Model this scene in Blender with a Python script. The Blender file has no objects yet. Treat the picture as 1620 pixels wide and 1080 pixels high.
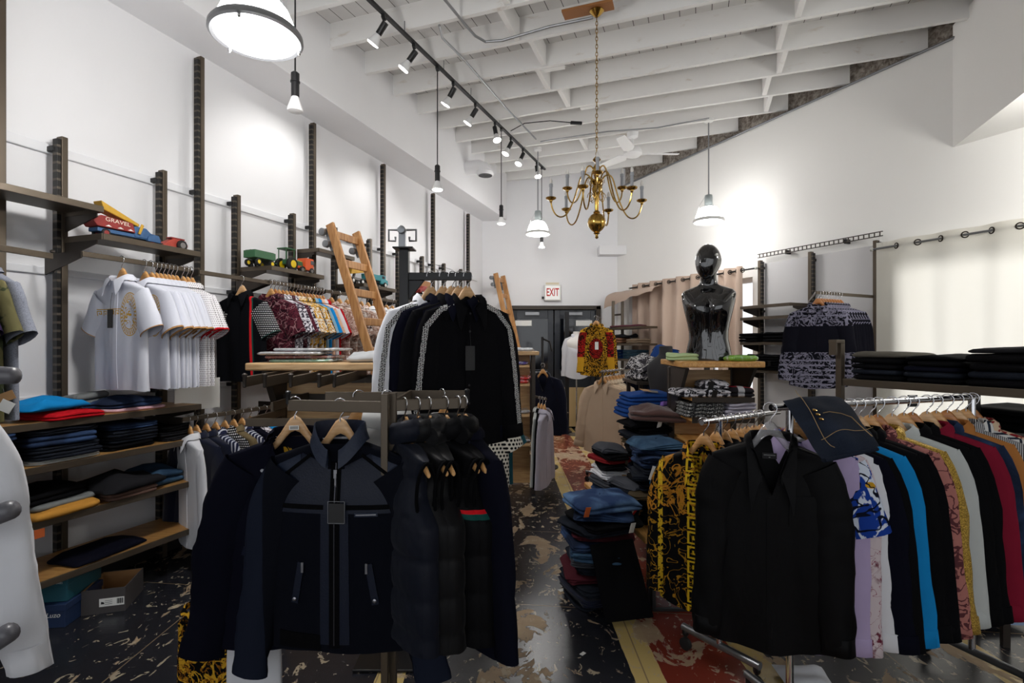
import bpy, math, random
from mathutils import Vector, Matrix, noise, Euler
from mathutils.bvhtree import BVHTree
R = math.radians
PI = math.pi
sc = bpy.context.scene
col = sc.collection
rnd = random.Random(7)
F, CX, CY, H = 827.0, 810.0, 548.0, 1.5

def P(px, py, Y):
    "the point of the room seen at (px, py) at distance Y"
    return Vector(((px - CX) / F * Y, Y, H - (py - CY) / F * Y))

# ------------------------------------------------------------------ camera
cam_d = bpy.data.cameras.new('camera')
cam = bpy.data.objects.new('camera', cam_d)
col.objects.link(cam)
cam.location = (0, 0, H)
cam.rotation_euler = (PI / 2, 0, 0)
cam_d.sensor_width = 36
cam_d.lens = F / 1620 * 36
cam_d.shift_y = 8 / 1620
cam_d.clip_start = 0.05
sc.camera = cam
sc.view_settings.view_transform = 'Standard'
sc.view_settings.look = 'None'
sc.view_settings.gamma = 1
sc.view_settings.use_curve_mapping = False

# ------------------------------------------------------------------ objects
def wmat(o):
    m = o.matrix_basis.copy()
    while o.parent is not None:
        m = o.parent.matrix_basis @ o.matrix_parent_inverse @ m
        o = o.parent
    return m

def tag(o, label=None, cat=None, group=None, kind=None):
    if label: o['label'] = label
    if cat: o['category'] = cat
    if group: o['group'] = group
    if kind: o['kind'] = kind
    return o

def thing(name, label, cat, loc=(0, 0, 0), rz=0.0, group=None):
    o = bpy.data.objects.new(name, None)
    o.empty_display_size = 0.05
    o.location = loc
    o.rotation_euler = (0, 0, rz)
    col.objects.link(o)
    return tag(o, label, cat, group)

def link(name, me, parent=None, world=False):
    o = bpy.data.objects.new(name, me)
    col.objects.link(o)
    if parent is not None:
        o.parent = parent
        if world:
            o.matrix_parent_inverse = wmat(parent).inverted()
    return o

class MB:
    "collects vertices and faces for one mesh"
    def __init__(self):
        self.v, self.f, self.m = [], [], []
        self.mi = 0
    def add(self, vs, fs):
        b = len(self.v)
        self.v.extend(Vector(p) for p in vs)
        for f in fs:
            self.f.append(tuple(b + i for i in f)); self.m.append(self.mi)
        return self
    def box(self, c, s, rot=None, taper=1.0):
        x, y, z = s[0] / 2, s[1] / 2, s[2] / 2
        vs = []
        for k in (-1, 1):
            t = taper if k > 0 else 1.0
            vs += [Vector((-x * t, -y * t, k * z)), Vector((x * t, -y * t, k * z)), Vector((x * t, y * t, k * z)), Vector((-x * t, y * t, k * z))]
        if rot is not None:
            vs = [rot @ p for p in vs]
        c = Vector(c)
        return self.add([p + c for p in vs], [(0, 3, 2, 1), (4, 5, 6, 7), (0, 1, 5, 4), (1, 2, 6, 5), (2, 3, 7, 6), (3, 0, 4, 7)])
    def bar(self, p, q, w, h, up=(0, 0, 1)):
        "box from p to q, w wide and h high"
        p, q = Vector(p), Vector(q)
        d = (q - p); L = d.length; d.normalize()
        u = Vector(up)
        s = d.cross(u)
        if s.length < 1e-4:
            s = d.cross(Vector((1, 0, 0)))
        s.normalize(); t = s.cross(d)
        m = Matrix((s, d, t)).transposed()
        return self.box((p + q) / 2, (w, L, h), m)
    def ring(self, c, a, b, rx, ry, n):
        return [c + a * (math.cos(2 * PI * i / n) * rx) + b * (math.sin(2 * PI * i / n) * ry) for i in range(n)]
    def loft(self, rings, closed=True, cap0=True, cap1=True):
        n = len(rings[0]); vs = [p for r in rings for p in r]; fs = []
        for k in range(len(rings) - 1):
            for i in range(n if closed else n - 1):
                j = (i + 1) % n
                fs.append((k * n + i, k * n + j, (k + 1) * n + j, (k + 1) * n + i))
        if cap0: fs.append(tuple(range(n - 1, -1, -1)))
        if cap1: fs.append(tuple((len(rings) - 1) * n + i for i in range(n)))
        return self.add(vs, fs)
    def tube(self, pts, r, n=8, cap=True, flat=1.0):
        pts = [Vector(p) for p in pts]
        rs = r if isinstance(r, (list, tuple)) else [r] * len(pts)
        rings = []; a = None
        for i, p in enumerate(pts):
            d = (pts[min(i + 1, len(pts) - 1)] - pts[max(i - 1, 0)]).normalized()
            if a is None:
                a = d.cross(Vector((0, 0, 1)))
                if a.length < 1e-3: a = d.cross(Vector((1, 0, 0)))
            a = (a - d * a.dot(d)).normalized()
            rings.append(self.ring(p, a, d.cross(a), rs[i], rs[i] * flat, n))
        return self.loft(rings, True, cap, cap)
    def lathe(self, prof, c=(0, 0, 0), n=20, axis=None, cap=True):
        "prof: list of (radius, height)"
        c = Vector(c)
        ax = Vector(axis or (0, 0, 1)).normalized()
        a = ax.cross(Vector((0, 1, 0)))
        if a.length < 1e-3: a = Vector((1, 0, 0))
        a.normalize(); b = ax.cross(a)
        return self.loft([self.ring(c + ax * z, a, b, max(r, 1e-4), max(r, 1e-4), n) for r, z in prof], True, cap, cap)
    def prism(self, poly, z0, z1, m=None):
        n = len(poly)
        lo = [Vector((p[0], p[1], z0)) for p in poly]; hi = [Vector((p[0], p[1], z1)) for p in poly]
        if m is not None: lo = [m @ p for p in lo]; hi = [m @ p for p in hi]
        return self.loft([lo, hi])
    def quad(self, a, b, c, d):
        return self.add([a, b, c, d], [(0, 1, 2, 3)])
    def xf(self, m):
        self.v = [m @ p for p in self.v]; return self
    def mesh(self, name, mats, smooth=35):
        me = bpy.data.meshes.new(name)
        me.from_pydata([tuple(p) for p in self.v], [], self.f)
        for x in (mats if isinstance(mats, (list, tuple)) else [mats]):
            me.materials.append(x)
        if any(self.m):
            me.polygons.foreach_set('material_index', self.m)
        me.update()
        if smooth:
            me.shade_smooth()
            me.set_sharp_from_angle(angle=R(smooth))
        return me
    def build(self, name, mats, parent=None, smooth=35, bevel=0.0, world=False, seg=2):
        o = link(name, self.mesh(name, mats, smooth), parent, world)
        if bevel:
            b = o.modifiers.new('edge', 'BEVEL'); b.width = bevel; b.segments = seg; b.limit_method = 'ANGLE'; b.angle_limit = R(40)
            b.harden_normals = False
        return o

def text_mesh(s, size, depth=0.0005, align='CENTER', bold=0.0):
    cu = bpy.data.curves.new('lettering', 'FONT')
    cu.body = s; cu.size = size; cu.extrude = depth; cu.align_x = align; cu.align_y = 'CENTER'; cu.offset = bold
    o = bpy.data.objects.new('lettering', cu); col.objects.link(o)
    bpy.context.view_layer.update()
    dg = bpy.context.evaluated_depsgraph_get()
    me = bpy.data.meshes.new_from_object(o.evaluated_get(dg))
    bpy.data.objects.remove(o)
    return me

def text_part(name, s, size, m, parent, origin, xdir, up, world=True, sx=1.0, bold=0.0):
    me = text_mesh(s, size, bold=bold)
    me.materials.clear(); me.materials.append(m)
    x = Vector(xdir).normalized(); u = Vector(up).normalized(); n = x.cross(u)
    mm = Matrix((x * sx, u, n)).transposed().to_4x4(); mm.translation = Vector(origin)
    me.transform(mm)
    return link(name, me, parent, world)

# ------------------------------------------------------------------ materials
def lin(c):
    if isinstance(c, str):
        c = tuple(int(c[i:i + 2], 16) for i in (1, 3, 5))
    if max(c) > 1.0: c = tuple(v / 255 for v in c)
    return tuple(v / 12.92 if v <= .04045 else ((v + .055) / 1.055) ** 2.4 for v in c) + (1.0,)

class NT:
    def __init__(self, name):
        self.mat = bpy.data.materials.new(name)
        self.mat.use_nodes = True
        self.t = self.mat.node_tree
        self.b = self.t.nodes['Principled BSDF']
        self.out = self.t.nodes['Material Output']
        self._co = None
    def n(self, typ, **k):
        x = self.t.nodes.new(typ)
        for a, v in k.items(): setattr(x, a, v)
        return x
    def l(self, a, b): self.t.links.new(a, b)
    def put(self, sock, v):
        if hasattr(v, 'default_value') or hasattr(v, 'links'): self.l(v, sock)
        else: sock.default_value = v
    def co(self):
        if self._co is None: self._co = self.n('ShaderNodeTexCoord').outputs['Object']
        return self._co
    def mth(self, op, a, b=0.0, c=0.0):
        x = self.n('ShaderNodeMath', operation=op)
        for i, v in enumerate((a, b, c)): self.put(x.inputs[i], v)
        return x.outputs[0]
    def sep(self, v=None):
        x = self.n('ShaderNodeSeparateXYZ'); self.l(v or self.co(), x.inputs[0]); return x.outputs
    def comb(self, a, b, c=0.0):
        x = self.n('ShaderNodeCombineXYZ')
        for i, v in enumerate((a, b, c)): self.put(x.inputs[i], v)
        return x.outputs[0]
    def noise(self, scale, detail=2.0, dist=0.0, vec=None, rough=.5, col=False):
        x = self.n('ShaderNodeTexNoise'); self.l(vec or self.co(), x.inputs['Vector'])
        x.inputs['Scale'].default_value = scale; x.inputs['Detail'].default_value = detail
        x.inputs['Distortion'].default_value = dist; x.inputs['Roughness'].default_value = rough
        return x.outputs[1 if col else 0]
    def voro(self, scale, vec=None, feature='F1', out=0):
        x = self.n('ShaderNodeTexVoronoi', feature=feature); self.l(vec or self.co(), x.inputs['Vector'])
        x.inputs['Scale'].default_value = scale
        return x.outputs[out]
    def mapv(self, s, vec=None):
        x = self.n('ShaderNodeMapping'); self.l(vec or self.co(), x.inputs['Vector'])
        x.inputs['Scale'].default_value = s
        return x.outputs[0]
    def step(self, v, a, b):
        x = self.n('ShaderNodeMapRange', interpolation_type='SMOOTHSTEP')
        self.l(v, x.inputs[0]); x.inputs[1].default_value = a; x.inputs[2].default_value = b
        return x.outputs[0]
    def mix(self, f, a, b):
        x = self.n('ShaderNodeMix', data_type='RGBA')
        self.put(x.inputs[0], f); self.put(x.inputs[6], a); self.put(x.inputs[7], b)
        return x.outputs[2]
    def bump(self, h, strength=.3, dist=.01):
        x = self.n('ShaderNodeBump'); x.inputs['Strength'].default_value = strength; x.inputs['Distance'].default_value = dist
        self.l(h, x.inputs['Height']); self.l(x.outputs[0], self.b.inputs['Normal'])
    def contour(self, scale, w, dist=1.0, detail=2.0, vec=None):
        "curling lines where a warped noise crosses its middle"
        n = self.noise(scale, detail, dist, vec)
        return self.step(self.mth('ABSOLUTE', self.mth('SUBTRACT', n, .5)), w, w * .6)
    def fin(self, color=None, rough=.5, metal=0.0, sheen=0.0, coat=0.0, spec=None):
        if color is not None: self.put(self.b.inputs['Base Color'], color)
        self.b.inputs['Roughness'].default_value = rough
        self.b.inputs['Metallic'].default_value = metal
        self.b.inputs['Sheen Weight'].default_value = sheen
        self.b.inputs['Coat Weight'].default_value = coat
        if spec is not None: self.b.inputs['Specular IOR Level'].default_value = spec
        return self.mat

_mats = {}
def M(name, c, rough=.5, metal=0.0, bump=0.0, bs=60, var=0.0, vs=6, coat=0.0, emit=0.0, spec=None):
    "a plain surface with a little grain"
    if name in _mats: return _mats[name]
    t = NT(name); c = lin(c); color = c
    if var:
        k = t.noise(vs, 4)
        color = t.mix(k, tuple(x * (1 - var) for x in c[:3]) + (1,), tuple(min(1, x * (1 + var)) for x in c[:3]) + (1,))
    if bump: t.bump(t.noise(bs, 3), bump, .004)
    if emit:
        t.b.inputs['Emission Color'].default_value = c; t.b.inputs['Emission Strength'].default_value = emit
    _mats[name] = t.fin(color, rough, metal, 0, coat, spec)
    return _mats[name]

def cloth_bump(t, weave=900, amt=.25):
    a = t.noise(weave, 1); b = t.noise(12, 3, .6, t.mapv((1, 1, .45)))
    t.bump(t.mth('ADD', t.mth('MULTIPLY', a, .12), b), amt, .008)

def FAB(name, c, rough=.85, sheen=0.0, var=.1, weave=900, amt=.4, spec=.06):
    "plain woven cloth"
    if name in _mats: return _mats[name]
    t = NT(name); c = lin(c)
    k = t.noise(9, 4)
    color = t.mix(k, tuple(x * (1 - var) for x in c[:3]) + (1,), tuple(min(1, x * (1 + var)) for x in c[:3]) + (1,))
    cloth_bump(t, weave, amt)
    _mats[name] = t.fin(color, rough, 0, sheen, 0, spec)
    return _mats[name]

def PRINT(name, base, layers, rough=.8, amt=.35):
    "printed cloth: layers of (mask builder, colour)"
    if name in _mats: return _mats[name]
    t = NT(name); color = lin(base)
    for f, c in layers:
        color = t.mix(f(t), color, lin(c) if not hasattr(c, 'links') else c)
    cloth_bump(t, 900, amt)
    _mats[name] = t.fin(color, rough, 0, 0, 0, .07)
    return _mats[name]

def frac(t, v): return t.mth('FRACT', v)
def band(t, v, a, b):
    return t.mth('MULTIPLY', t.mth('GREATER_THAN', v, a), t.mth('LESS_THAN', v, b))
def rects(t, u, v, rs):
    m = None
    for a, b, c, d in rs:
        k = t.mth('MULTIPLY', band(t, u, a, b), band(t, v, c, d))
        m = k if m is None else t.mth('MAXIMUM', m, k)
    return m
def fret(t, scale, u=None, v=None):
    "a key fret in square cells"
    o = t.sep()
    u = frac(t, t.mth('MULTIPLY', u or o[0], scale)); v = frac(t, t.mth('MULTIPLY', v or o[2], scale))
    return rects(t, u, v, [(0, 1, 0, .12), (0, .14, 0, .86), (0, .78, .74, .86), (.64, .78, .3, .86), (.34, .78, .3, .42), (.34, .46, .3, .58)])
def lattice(t, s, a, b):
    "staggered round dots"
    o = t.sep()
    x = t.mth('MULTIPLY', o[0], s); z = t.mth('MULTIPLY', o[2], s)
    y = t.mth('MULTIPLY', o[1], s)
    x = t.mth('ADD', x, y)
    z2 = t.mth('FLOOR', z)
    x = t.mth('ADD', x, t.mth('MULTIPLY', t.mth('MODULO', z2, 2.0), .5))
    fx = t.mth('SUBTRACT', frac(t, x), .5); fz = t.mth('SUBTRACT', frac(t, z), .5)
    d = t.mth('SQRT', t.mth('ADD', t.mth('MULTIPLY', fx, fx), t.mth('MULTIPLY', fz, fz)))
    return t.step(d, a, b)
def stripes(t, axis, s, duty):
    return t.mth('LESS_THAN', frac(t, t.mth('MULTIPLY', t.sep()[axis], s)), duty)

WHITE = M('white paint', (238, 238, 240), .6, bump=.05, bs=25, var=.02, vs=3)
WALL_R = M('right wall paint', (241, 240, 237), .65, bump=.06, bs=14, var=.02, vs=2)
PANEL = M('white wall panel', (236, 237, 240), .45)
BRONZE = M('bronze metal', (88, 78, 66), .38, .55, bump=.04, bs=200, var=.08)
BRONZE_D = M('dark bronze metal', (58, 51, 45), .42, .5, var=.08)
BLACKM = M('black metal', (22, 22, 24), .4, .3)
CHROME = M('chrome', (205, 205, 208), .14, 1.0)
STEEL = M('dull steel', (140, 142, 145), .38, .9, var=.1)
BRASS = M('brass', (178, 142, 72), .2, 1.0, var=.12, vs=20)
PLASTIC_G = M('grey plastic', (96, 96, 102), .35)
RUBBER = M('black rubber', (18, 18, 18), .7)
PAPERW = M('white paper', (232, 232, 228), .7)
PAPERK = M('kraft paper', (172, 132, 88), .8, var=.08, vs=30)
CARDK = M('black card', (24, 24, 26), .5)
BTN = M('dark button', (30, 28, 30), .3)
RED = M('red tape', (190, 24, 30), .6)
GREEN_D = M('dark green tape', (20, 70, 62), .7)

def WOOD(name, c1, c2, scale=7, rough=.42, axis=0):
    t = NT(name)
    s = [14, 14, 14]; s[axis] = 1.2
    v = t.mapv(s)
    n = t.noise(scale * .4, 5, 1.6, v)
    c = t.mix(t.step(n, .3, .72), lin(c1), lin(c2))
    t.bump(n, .08, .002)
    return t.fin(c, rough)
OAK = WOOD('oak top', (172, 134, 88), (206, 172, 128))
OAK_Y = WOOD('yellow oak', (184, 128, 62), (212, 164, 96), axis=1)
MAPLE = WOOD('maple panel', (180, 140, 92), (206, 168, 118))
LADDER = WOOD('ladder oak', (158, 108, 62), (196, 148, 96), axis=2)
HWOOD = WOOD('hanger wood', (186, 132, 74), (218, 170, 112), 5, .35)
HWOOD2 = WOOD('pale hanger wood', (196, 152, 104), (222, 184, 140), 5, .35)
HWOOD3 = WOOD('dark hanger wood', (158, 98, 48), (192, 130, 74), 5, .35)
# ------------------------------------------------------------------ hanging garments
def sstep(a, b, x):
    t = min(1, max(0, (x - a) / (b - a))); return t * t * (3 - 2 * t)
def zs(x, W, sd=.075):
    return -.100 - sd * (max(0.0, abs(x) - .03) / W) ** 1.25
def nz(x, y, z): return noise.noise(Vector((x, y, z)))
def sgp(v, p): return math.copysign(abs(v) ** p, v)

def body_mb(W, L, T, flare=1.0, fold=.012, seed=1, seg=40, rings=22, v=(0, 0), tail=0.0, quilt=0, sd=.075, vest=0, freq=9.0, waist=0.0, xl=None):
    mb = MB(); rr = []
    z1 = zs(W, W, sd); zb = -.1 - L
    spec = []
    ns = 7
    for k in range(ns):
        s = k / (ns - 1)
        w = .076 + (W - .076) * s
        spec.append((w, zs(w, W, sd), .05 + (.03 - .05) * s, 0.0))
    nb = rings - ns
    for k in range(1, nb + 1):
        t = k / nb
        z = z1 + (zb - z1) * t
        w = W * (1 - .02 * math.sin(PI * min(t * 2.5, 1))) + (flare - 1) * W * t - waist * math.sin(PI * min(1, t * 1.25))
        if vest:
            w = W - .035 * math.sin(PI * min(1, t * 3)) + vest * sstep(.18, .36, t) + (flare - 1) * W * t
        th = .03 + (T - .03) * sstep(0, .3, t)
        if quilt: th *= 1 + .1 * sstep(0, .3, t)
        spec.append((w, z, th, t))
    for w, z, th, t in spec:
        ring = []
        for i in range(seg):
            a = 2 * PI * i / seg
            ca, sa = math.cos(a), math.sin(a)
            x = w * sgp(ca, .75); s = math.copysign(1, sa)
            y = th * sgp(sa, .8)
            g = .12 + .88 * t
            edge = 1 - abs(ca) ** 6
            f = nz(x * freq + seed * 3.1, z * 1.5 + seed, s * 3 + seed * 7)
            f2 = 1 - 2 * abs(nz(x * freq * .7 + seed * 5.3, z * 1.1, s * 4 + seed * 2))
            y += edge * fold * g * (1.1 * f + .7 * f2)
            x += .5 * fold * g * nz(z * 3 + seed, s * 3, a)
            zz = z
            if t > .97:
                zz += .012 * nz(x * 6 + seed, s, seed) + tail * (abs(x) / w) ** 2
            elif tail and t > .8:
                zz += tail * (abs(x) / w) ** 2 * (t - .8) / .2
            if quilt:
                q = abs(math.sin(PI * (z + .1) / quilt)) ** .3
                y += s * edge * .016 * (q - .6) * (1 if t > .05 else .3)
                x += ca * .008 * (q - .6)
                y += .004 * nz(x * 40, z * 40, seed) * edge
            if v[0] and s < 0 and abs(x) < v[0] and t < .5:
                zz = min(zz, -.1 - v[1] * (1 - abs(x) / v[0])) if zz > -.1 - v[1] * (1 - abs(x) / v[0]) else zz
            ring.append(Vector((x, y, zz)))
        rr.append(ring)
    mb.loft(rr, True, False, False)
    return mb

def sleeve_mb(side, W, slen, r0=.085, r1=.055, a0=48, a1=9, ry=.42, seed=1, seg=14, n=12, fold=.006, sd=.075, cuff=False, flat1=.5, bend=0.0, x0=.062):
    mb = MB(); rr = []
    p = Vector((W - x0, 0, zs(W - x0, W, sd) - r0 * .82))
    L = slen + .03
    for k in range(n + 1):
        t = k / n
        ang = R(a0 + (a1 - a0) * sstep(0, .35, t))
        d = Vector((math.sin(ang), 0, -math.cos(ang)))
        if k: p = p + d * (L / n) + Vector((0, -bend * L / n * t, 0))
        u = Vector((math.cos(ang), 0, math.sin(ang)))
        r = r0 + (r1 - r0) * t ** .8
        fl = ry + (flat1 - ry) * t
        if cuff and t > .92: r *= .9
        ring = []
        for i in range(seg):
            a = 2 * PI * i / seg
            f = nz(math.cos(a) * 1.4 + seed * 2.3, t * slen * 7 + seed, math.sin(a) * 1.4 + side * 9)
            f2 = nz(math.cos(a) * .7 + seed, t * slen * 22, math.sin(a) * .7 + 4)
            rr_ = r + fold * (1.5 * f + .8 * f2) * min(1, t * 4)
            ring.append(p + u * (math.cos(a) * rr_) + Vector((0, math.sin(a) * rr_ * fl, 0)))
        rr.append(ring)
    mb.loft(rr, True, False, False)
    if side < 0:
        mb.v = [Vector((-q.x, q.y, q.z)) for q in mb.v]
        mb.f = [tuple(reversed(f)) for f in mb.f]
    mb.end = Vector((p.x * side, p.y, p.z)); mb.r1 = r1
    return mb

def collar_mb(gap=14, h=.03, leaf=.055, vd=0.0, rx=.079, ry=.055, n=30, stand_only=False, puff=0.0, spread=1.25, z0=-.1):
    mb = MB(); rows = []
    for i in range(n + 1):
        a = R(-90 + gap + (360 - 2 * gap) * i / n)
        ca, sa = math.cos(a), math.sin(a)
        fr = max(0.0, -sa) ** 2.2
        zc = z0 - .003 - (vd + (.037 if not stand_only else .017)) * fr
        if stand_only:
            prof = [(1.12, 0), (1.02, h * .5), (.97, h), (.93, h + .002), (.9, h * .5), (.96, -.004)]
            if puff:
                prof = [(1.05, 0), (1.05 + puff * 8, h * .35), (1.03 + puff * 6, h * .8), (.95, h), (.8, h * .85), (.8, h * .3), (.9, 0)]
            rows.append([Vector((ca * rx * k, sa * ry * k, zc + z)) for k, z in prof])
        else:
            e = max(0.0, -sa); sg = 1 if ca > 0 else -1
            fold_ = Vector((ca * rx * .92, sa * ry * .95, zc + h))
            bx = ca * rx * 1.2 + sg * .04 * e ** 3 * min(1, abs(ca) * 3 + .35)
            by = sa * ry * 1.2 - .008 * e
            bz = zc + h - leaf * (.8 + .85 * e ** 4)
            side_ = 1 - sstep(.45, .85, abs(sa))
            bz = max(bz, zs(bx, .215) + .007) * side_ + bz * (1 - side_)
            low = Vector((bx, by, bz))
            mid = fold_ * .5 + low * .5 + Vector((ca * .006, sa * .006, .004))
            rows.append([Vector((ca * rx, sa * ry, zc - .004)), Vector((ca * rx * .9, sa * ry * .93, zc + h * .6)), fold_ * 1.0 + Vector((-ca * .003, -sa * .003, -.001)), fold_ + Vector((0, 0, .003)), fold_ + Vector((ca * .005, sa * .005, -.004)), mid, low, low + Vector((-ca * .003, -sa * .003, .002)), mid - Vector((ca * .003, sa * .003, 0))])
    mb.loft(rows, False, False, False)
    return mb

def bvh_of(*mbs):
    vs, fs = [], []
    for m in mbs:
        b = len(vs); vs += m.v; fs += [tuple(b + i for i in f) for f in m.f]
    return BVHTree.FromPolygons(vs, fs)
def front(b, x, z, default=-.03, side=-1):
    h = b.ray_cast(Vector((x, side * 1.0, z)), Vector((0, -side, 0)))
    return h[0].y if h[0] is not None else default
def panel_mb(b, q, nu=6, nv=6, off=.003, mb=None, thick=.0):
    "a piece of cloth lying on the front of a garment; q: four (x, z) corners"
    mb = mb or MB(); rows = []
    for j in range(nv + 1):
        row = []
        for i in range(nu + 1):
            s, t = i / nu, j / nv
            x = (q[0][0] * (1 - s) + q[1][0] * s) * (1 - t) + (q[3][0] * (1 - s) + q[2][0] * s) * t
            z = (q[0][1] * (1 - s) + q[1][1] * s) * (1 - t) + (q[3][1] * (1 - s) + q[2][1] * s) * t
            row.append(Vector((x, front(b, x, z) - off, z)))
        rows.append(row)
    # rim that goes back into the garment gives it thickness
    n0 = len(rows[0])
    fs = []; vs = [p for r in rows for p in r]
    for j in range(nv):
        for i in range(nu):
            fs.append((j * n0 + i, j * n0 + i + 1, (j + 1) * n0 + i + 1, (j + 1) * n0 + i))
    edge = [i for i in range(n0)] + [j * n0 + nu for j in range(1, nv + 1)] + [nv * n0 + i for i in range(nu - 1, -1, -1)] + [j * n0 for j in range(nv - 1, 0, -1)]
    b0 = len(vs)
    vs += [vs[i] + Vector((0, off + .001, 0)) for i in edge]
    m = len(edge)
    for k in range(m):
        fs.append((edge[k], b0 + k, b0 + (k + 1) % m, edge[(k + 1) % m]))
    return mb.add(vs, fs)
def strip_mb(b, pts, w, off=.003, mb=None, n=10):
    mb = mb or MB()
    for k in range(len(pts) - 1):
        p, q = Vector(pts[k]), Vector(pts[k + 1])
        d = (q - p).normalized(); s = Vector((-d.y, d.x)) * w / 2
        panel_mb(b, [tuple(p - s), tuple(p + s), tuple(q + s), tuple(q - s)], 2, n, off, mb)
    return mb

_shapes = {}
def shape(key, W=.21, L=.72, T=.032, sleeve='long', slen=None, collar='shirt', seed=1, fold=.01, hi=0, placket=True, v=(0, 0), tail=.03, flare=1.04, a0=34, a1=6, r0=None, r1=None, quilt=0, vest=0, sd=.075, gap=14, cuffs=False, bend=0.0, ry=.42, waist=0.0, seg=None, cleaf=.055):
    if key in _shapes: return _shapes[key]
    S = {}
    sg, rg = ((40, 22), (76, 60), (28, 16))[hi]
    S['body'] = body_mb(W, L, T, flare, fold, seed, sg, rg, v, tail, quilt, sd, vest, waist=waist)
    S['bvh'] = bvh_of(S['body'])
    S['sleeve'] = []
    if sleeve:
        lg = sleeve == 'long'
        sl = slen or (.58 if lg else .2)
        q = dict(r0=r0 or (.08 if lg else .09), r1=r1 or (.058 if lg else .085), a0=a0 if lg else a0 + 4, a1=a1 if lg else a1 + 20, ry=ry, seed=seed, seg=(14, 24, 10)[hi], n=((12, 34, 9) if lg else (7, 14, 6))[hi], fold=(.009 if ry > .3 else .005) if lg else .005, sd=sd, bend=bend)
        S['sleeve'] = [sleeve_mb(s, W, sl, **q) for s in (-1, 1)]
        if cuffs:
            S['cuff'] = []
            for m, s in zip(S['sleeve'], (-1, 1)):
                n = q['seg']; last = m.v[-n:]; c = sum(last, Vector()) / n
                dn = Vector((s * math.sin(R(a1)), 0, -math.cos(R(a1))))
                r = [[c + (p - c) * k + dn * z for p in last] for k, z in ((.96, -.062), (1.07, -.06), (1.07, .004), (.98, .006))]
                S['cuff'].append(MB().loft(r, True, False, False))
    if collar == 'shirt':
        S['collar'] = collar_mb(gap, vd=v[1] * .8, leaf=cleaf)
    elif collar == 'stand':
        S['collar'] = collar_mb(10, .05, stand_only=True)
    elif collar == 'puff':
        S['collar'] = collar_mb(10, .075, stand_only=True, puff=.035)
    elif collar == 'band':
        S['collar'] = collar_mb(4, .02, stand_only=True)
    if placket:
        zt = -.115 - v[1]
        S['placket'] = strip_mb(S['bvh'], [(0, zt), (0, -.1 - L + .01)], .03, .0025, n=(14, 40, 8)[hi])
    S['W'] = W; S['L'] = L
    _shapes[key] = (key, S)
    return _shapes[key]

DROP = .035      # how far a garment's neck hangs below the crown of its hanger
_meshes = {}
def shared(key, mb, m, name, smooth=60):
    k = (key, m.name)
    if k not in _meshes:
        _meshes[k] = mb.mesh(name, m, smooth)
    return _meshes[k]

def garment(name, label, cat, sh, m, loc, rz, group=None, sleeve_m=None, collar_m=None, placket_m=None, cuff_m=None, trim=None, tagged=None, buttons=False):
    key, S = sh
    r = thing(name, label, cat, Vector(loc) - Vector((0, 0, DROP)), rz, group)
    link('body', shared((key, 'body'), S['body'], m, 'body'), r)
    for i, s in enumerate(S['sleeve']):
        o = link('sleeve', shared((key, 'sleeve', i), s, sleeve_m or m, 'sleeve'), r)
        if trim:
            n = 14 if len(s.v) % 14 == 0 else 24
            if (key, 'ring', i) not in _shapes:
                nn = {True: 24}.get(len(s.v) % 24 == 0 and len(s.v) > 200, None) or (14 if len(s.v) % 14 == 0 else 10)
                last, prev = s.v[-nn:], s.v[-2 * nn:-nn]
                c = sum(last, Vector()) / nn
                e = [c + (p - c) * 1.03 for p in last]; f = [p + (q - p) * .3 + (p - c) * .03 for p, q in zip(last, prev)]
                e2 = [c + (p - c) * .97 for p in last]
                _shapes[(key, 'ring', i)] = MB().loft([e2, e, f], True, False, False)
            link('sleeve_trim', shared((key, 'ring', i), _shapes[(key, 'ring', i)], trim, 'sleeve_trim'), o)
    for i, s in enumerate(S.get('cuff', [])):
        link('cuff', shared((key, 'cuff', i), s, cuff_m or sleeve_m or m, 'cuff'), r)
    if 'collar' in S:
        o = link('collar', shared((key, 'collar'), S['collar'], collar_m or m, 'collar'), r)
    if 'placket' in S:
        o = link('placket', shared((key, 'placket'), S['placket'], placket_m or m, 'placket'), r)
        if buttons:
            b = MB(); L = S['L']
            for k in range(7):
                z = -.17 - k * (L - .12) / 7
                b.lathe([(.0055, 0), (.0055, .002)], (0, front(S['bvh'], 0, z) - .004, z), 10, (0, -1, 0))
            link('button', shared((key, 'btn'), b, buttons, 'button'), o)['kind'] = 'stuff'
    if tagged:
        tx, tz, w, h, tm = tagged
        y = front(S['bvh'], tx, tz) - .012
        t = MB().box((tx, y, tz - h / 2), (w, .0016, h)).build('price_tag', tm, r, 0)
        c = MB().tube([(tx + .004, y, tz), (tx + .002, y + .004, tz + .05), (tx, front(S['bvh'], tx, tz + .1) - .004, tz + .1)], .0012, 5)
        c.build('tag_cord', BLACKM, t)
    return r

# ------------------------------------------------------------------ hangers
def hanger_mb(hw=.19, sd=.075, W=.21):
    a = MB(); rings = []; n = 24
    for i in range(n + 1):
        x = -hw + 2 * hw * i / n
        k = abs(x) / hw
        zc = zs(x, W, sd) - .068 + .078 * math.exp(-(x / .048) ** 2)
        hh = (.022 - .008 * k + .007 * math.exp(-(x / .045) ** 2)) * (1 if 0 < i < n else .6); tt = .0065 + .004 * (1 - k)
        yb = .008 * (1 - k * k)
        rings.append([Vector((x, yb + tt * math.cos(2 * PI * j / 10), zc + hh * math.sin(2 * PI * j / 10))) for j in range(10)])
    a.loft(rings)
    h = MB()
    pts = [(0, 0, -.075), (0, 0, -.062), (.006, 0, -.05), (.019, 0, -.034), (.0235, 0, -.016)]
    pts += [(.0235 * math.cos(R(t)), 0, -.0165 + .0235 * math.sin(R(t))) for t in (20, 50, 80, 110, 140, 165, 190)]
    h.tube(pts, .0024, 7)
    return a, h
_hang = {}
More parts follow.
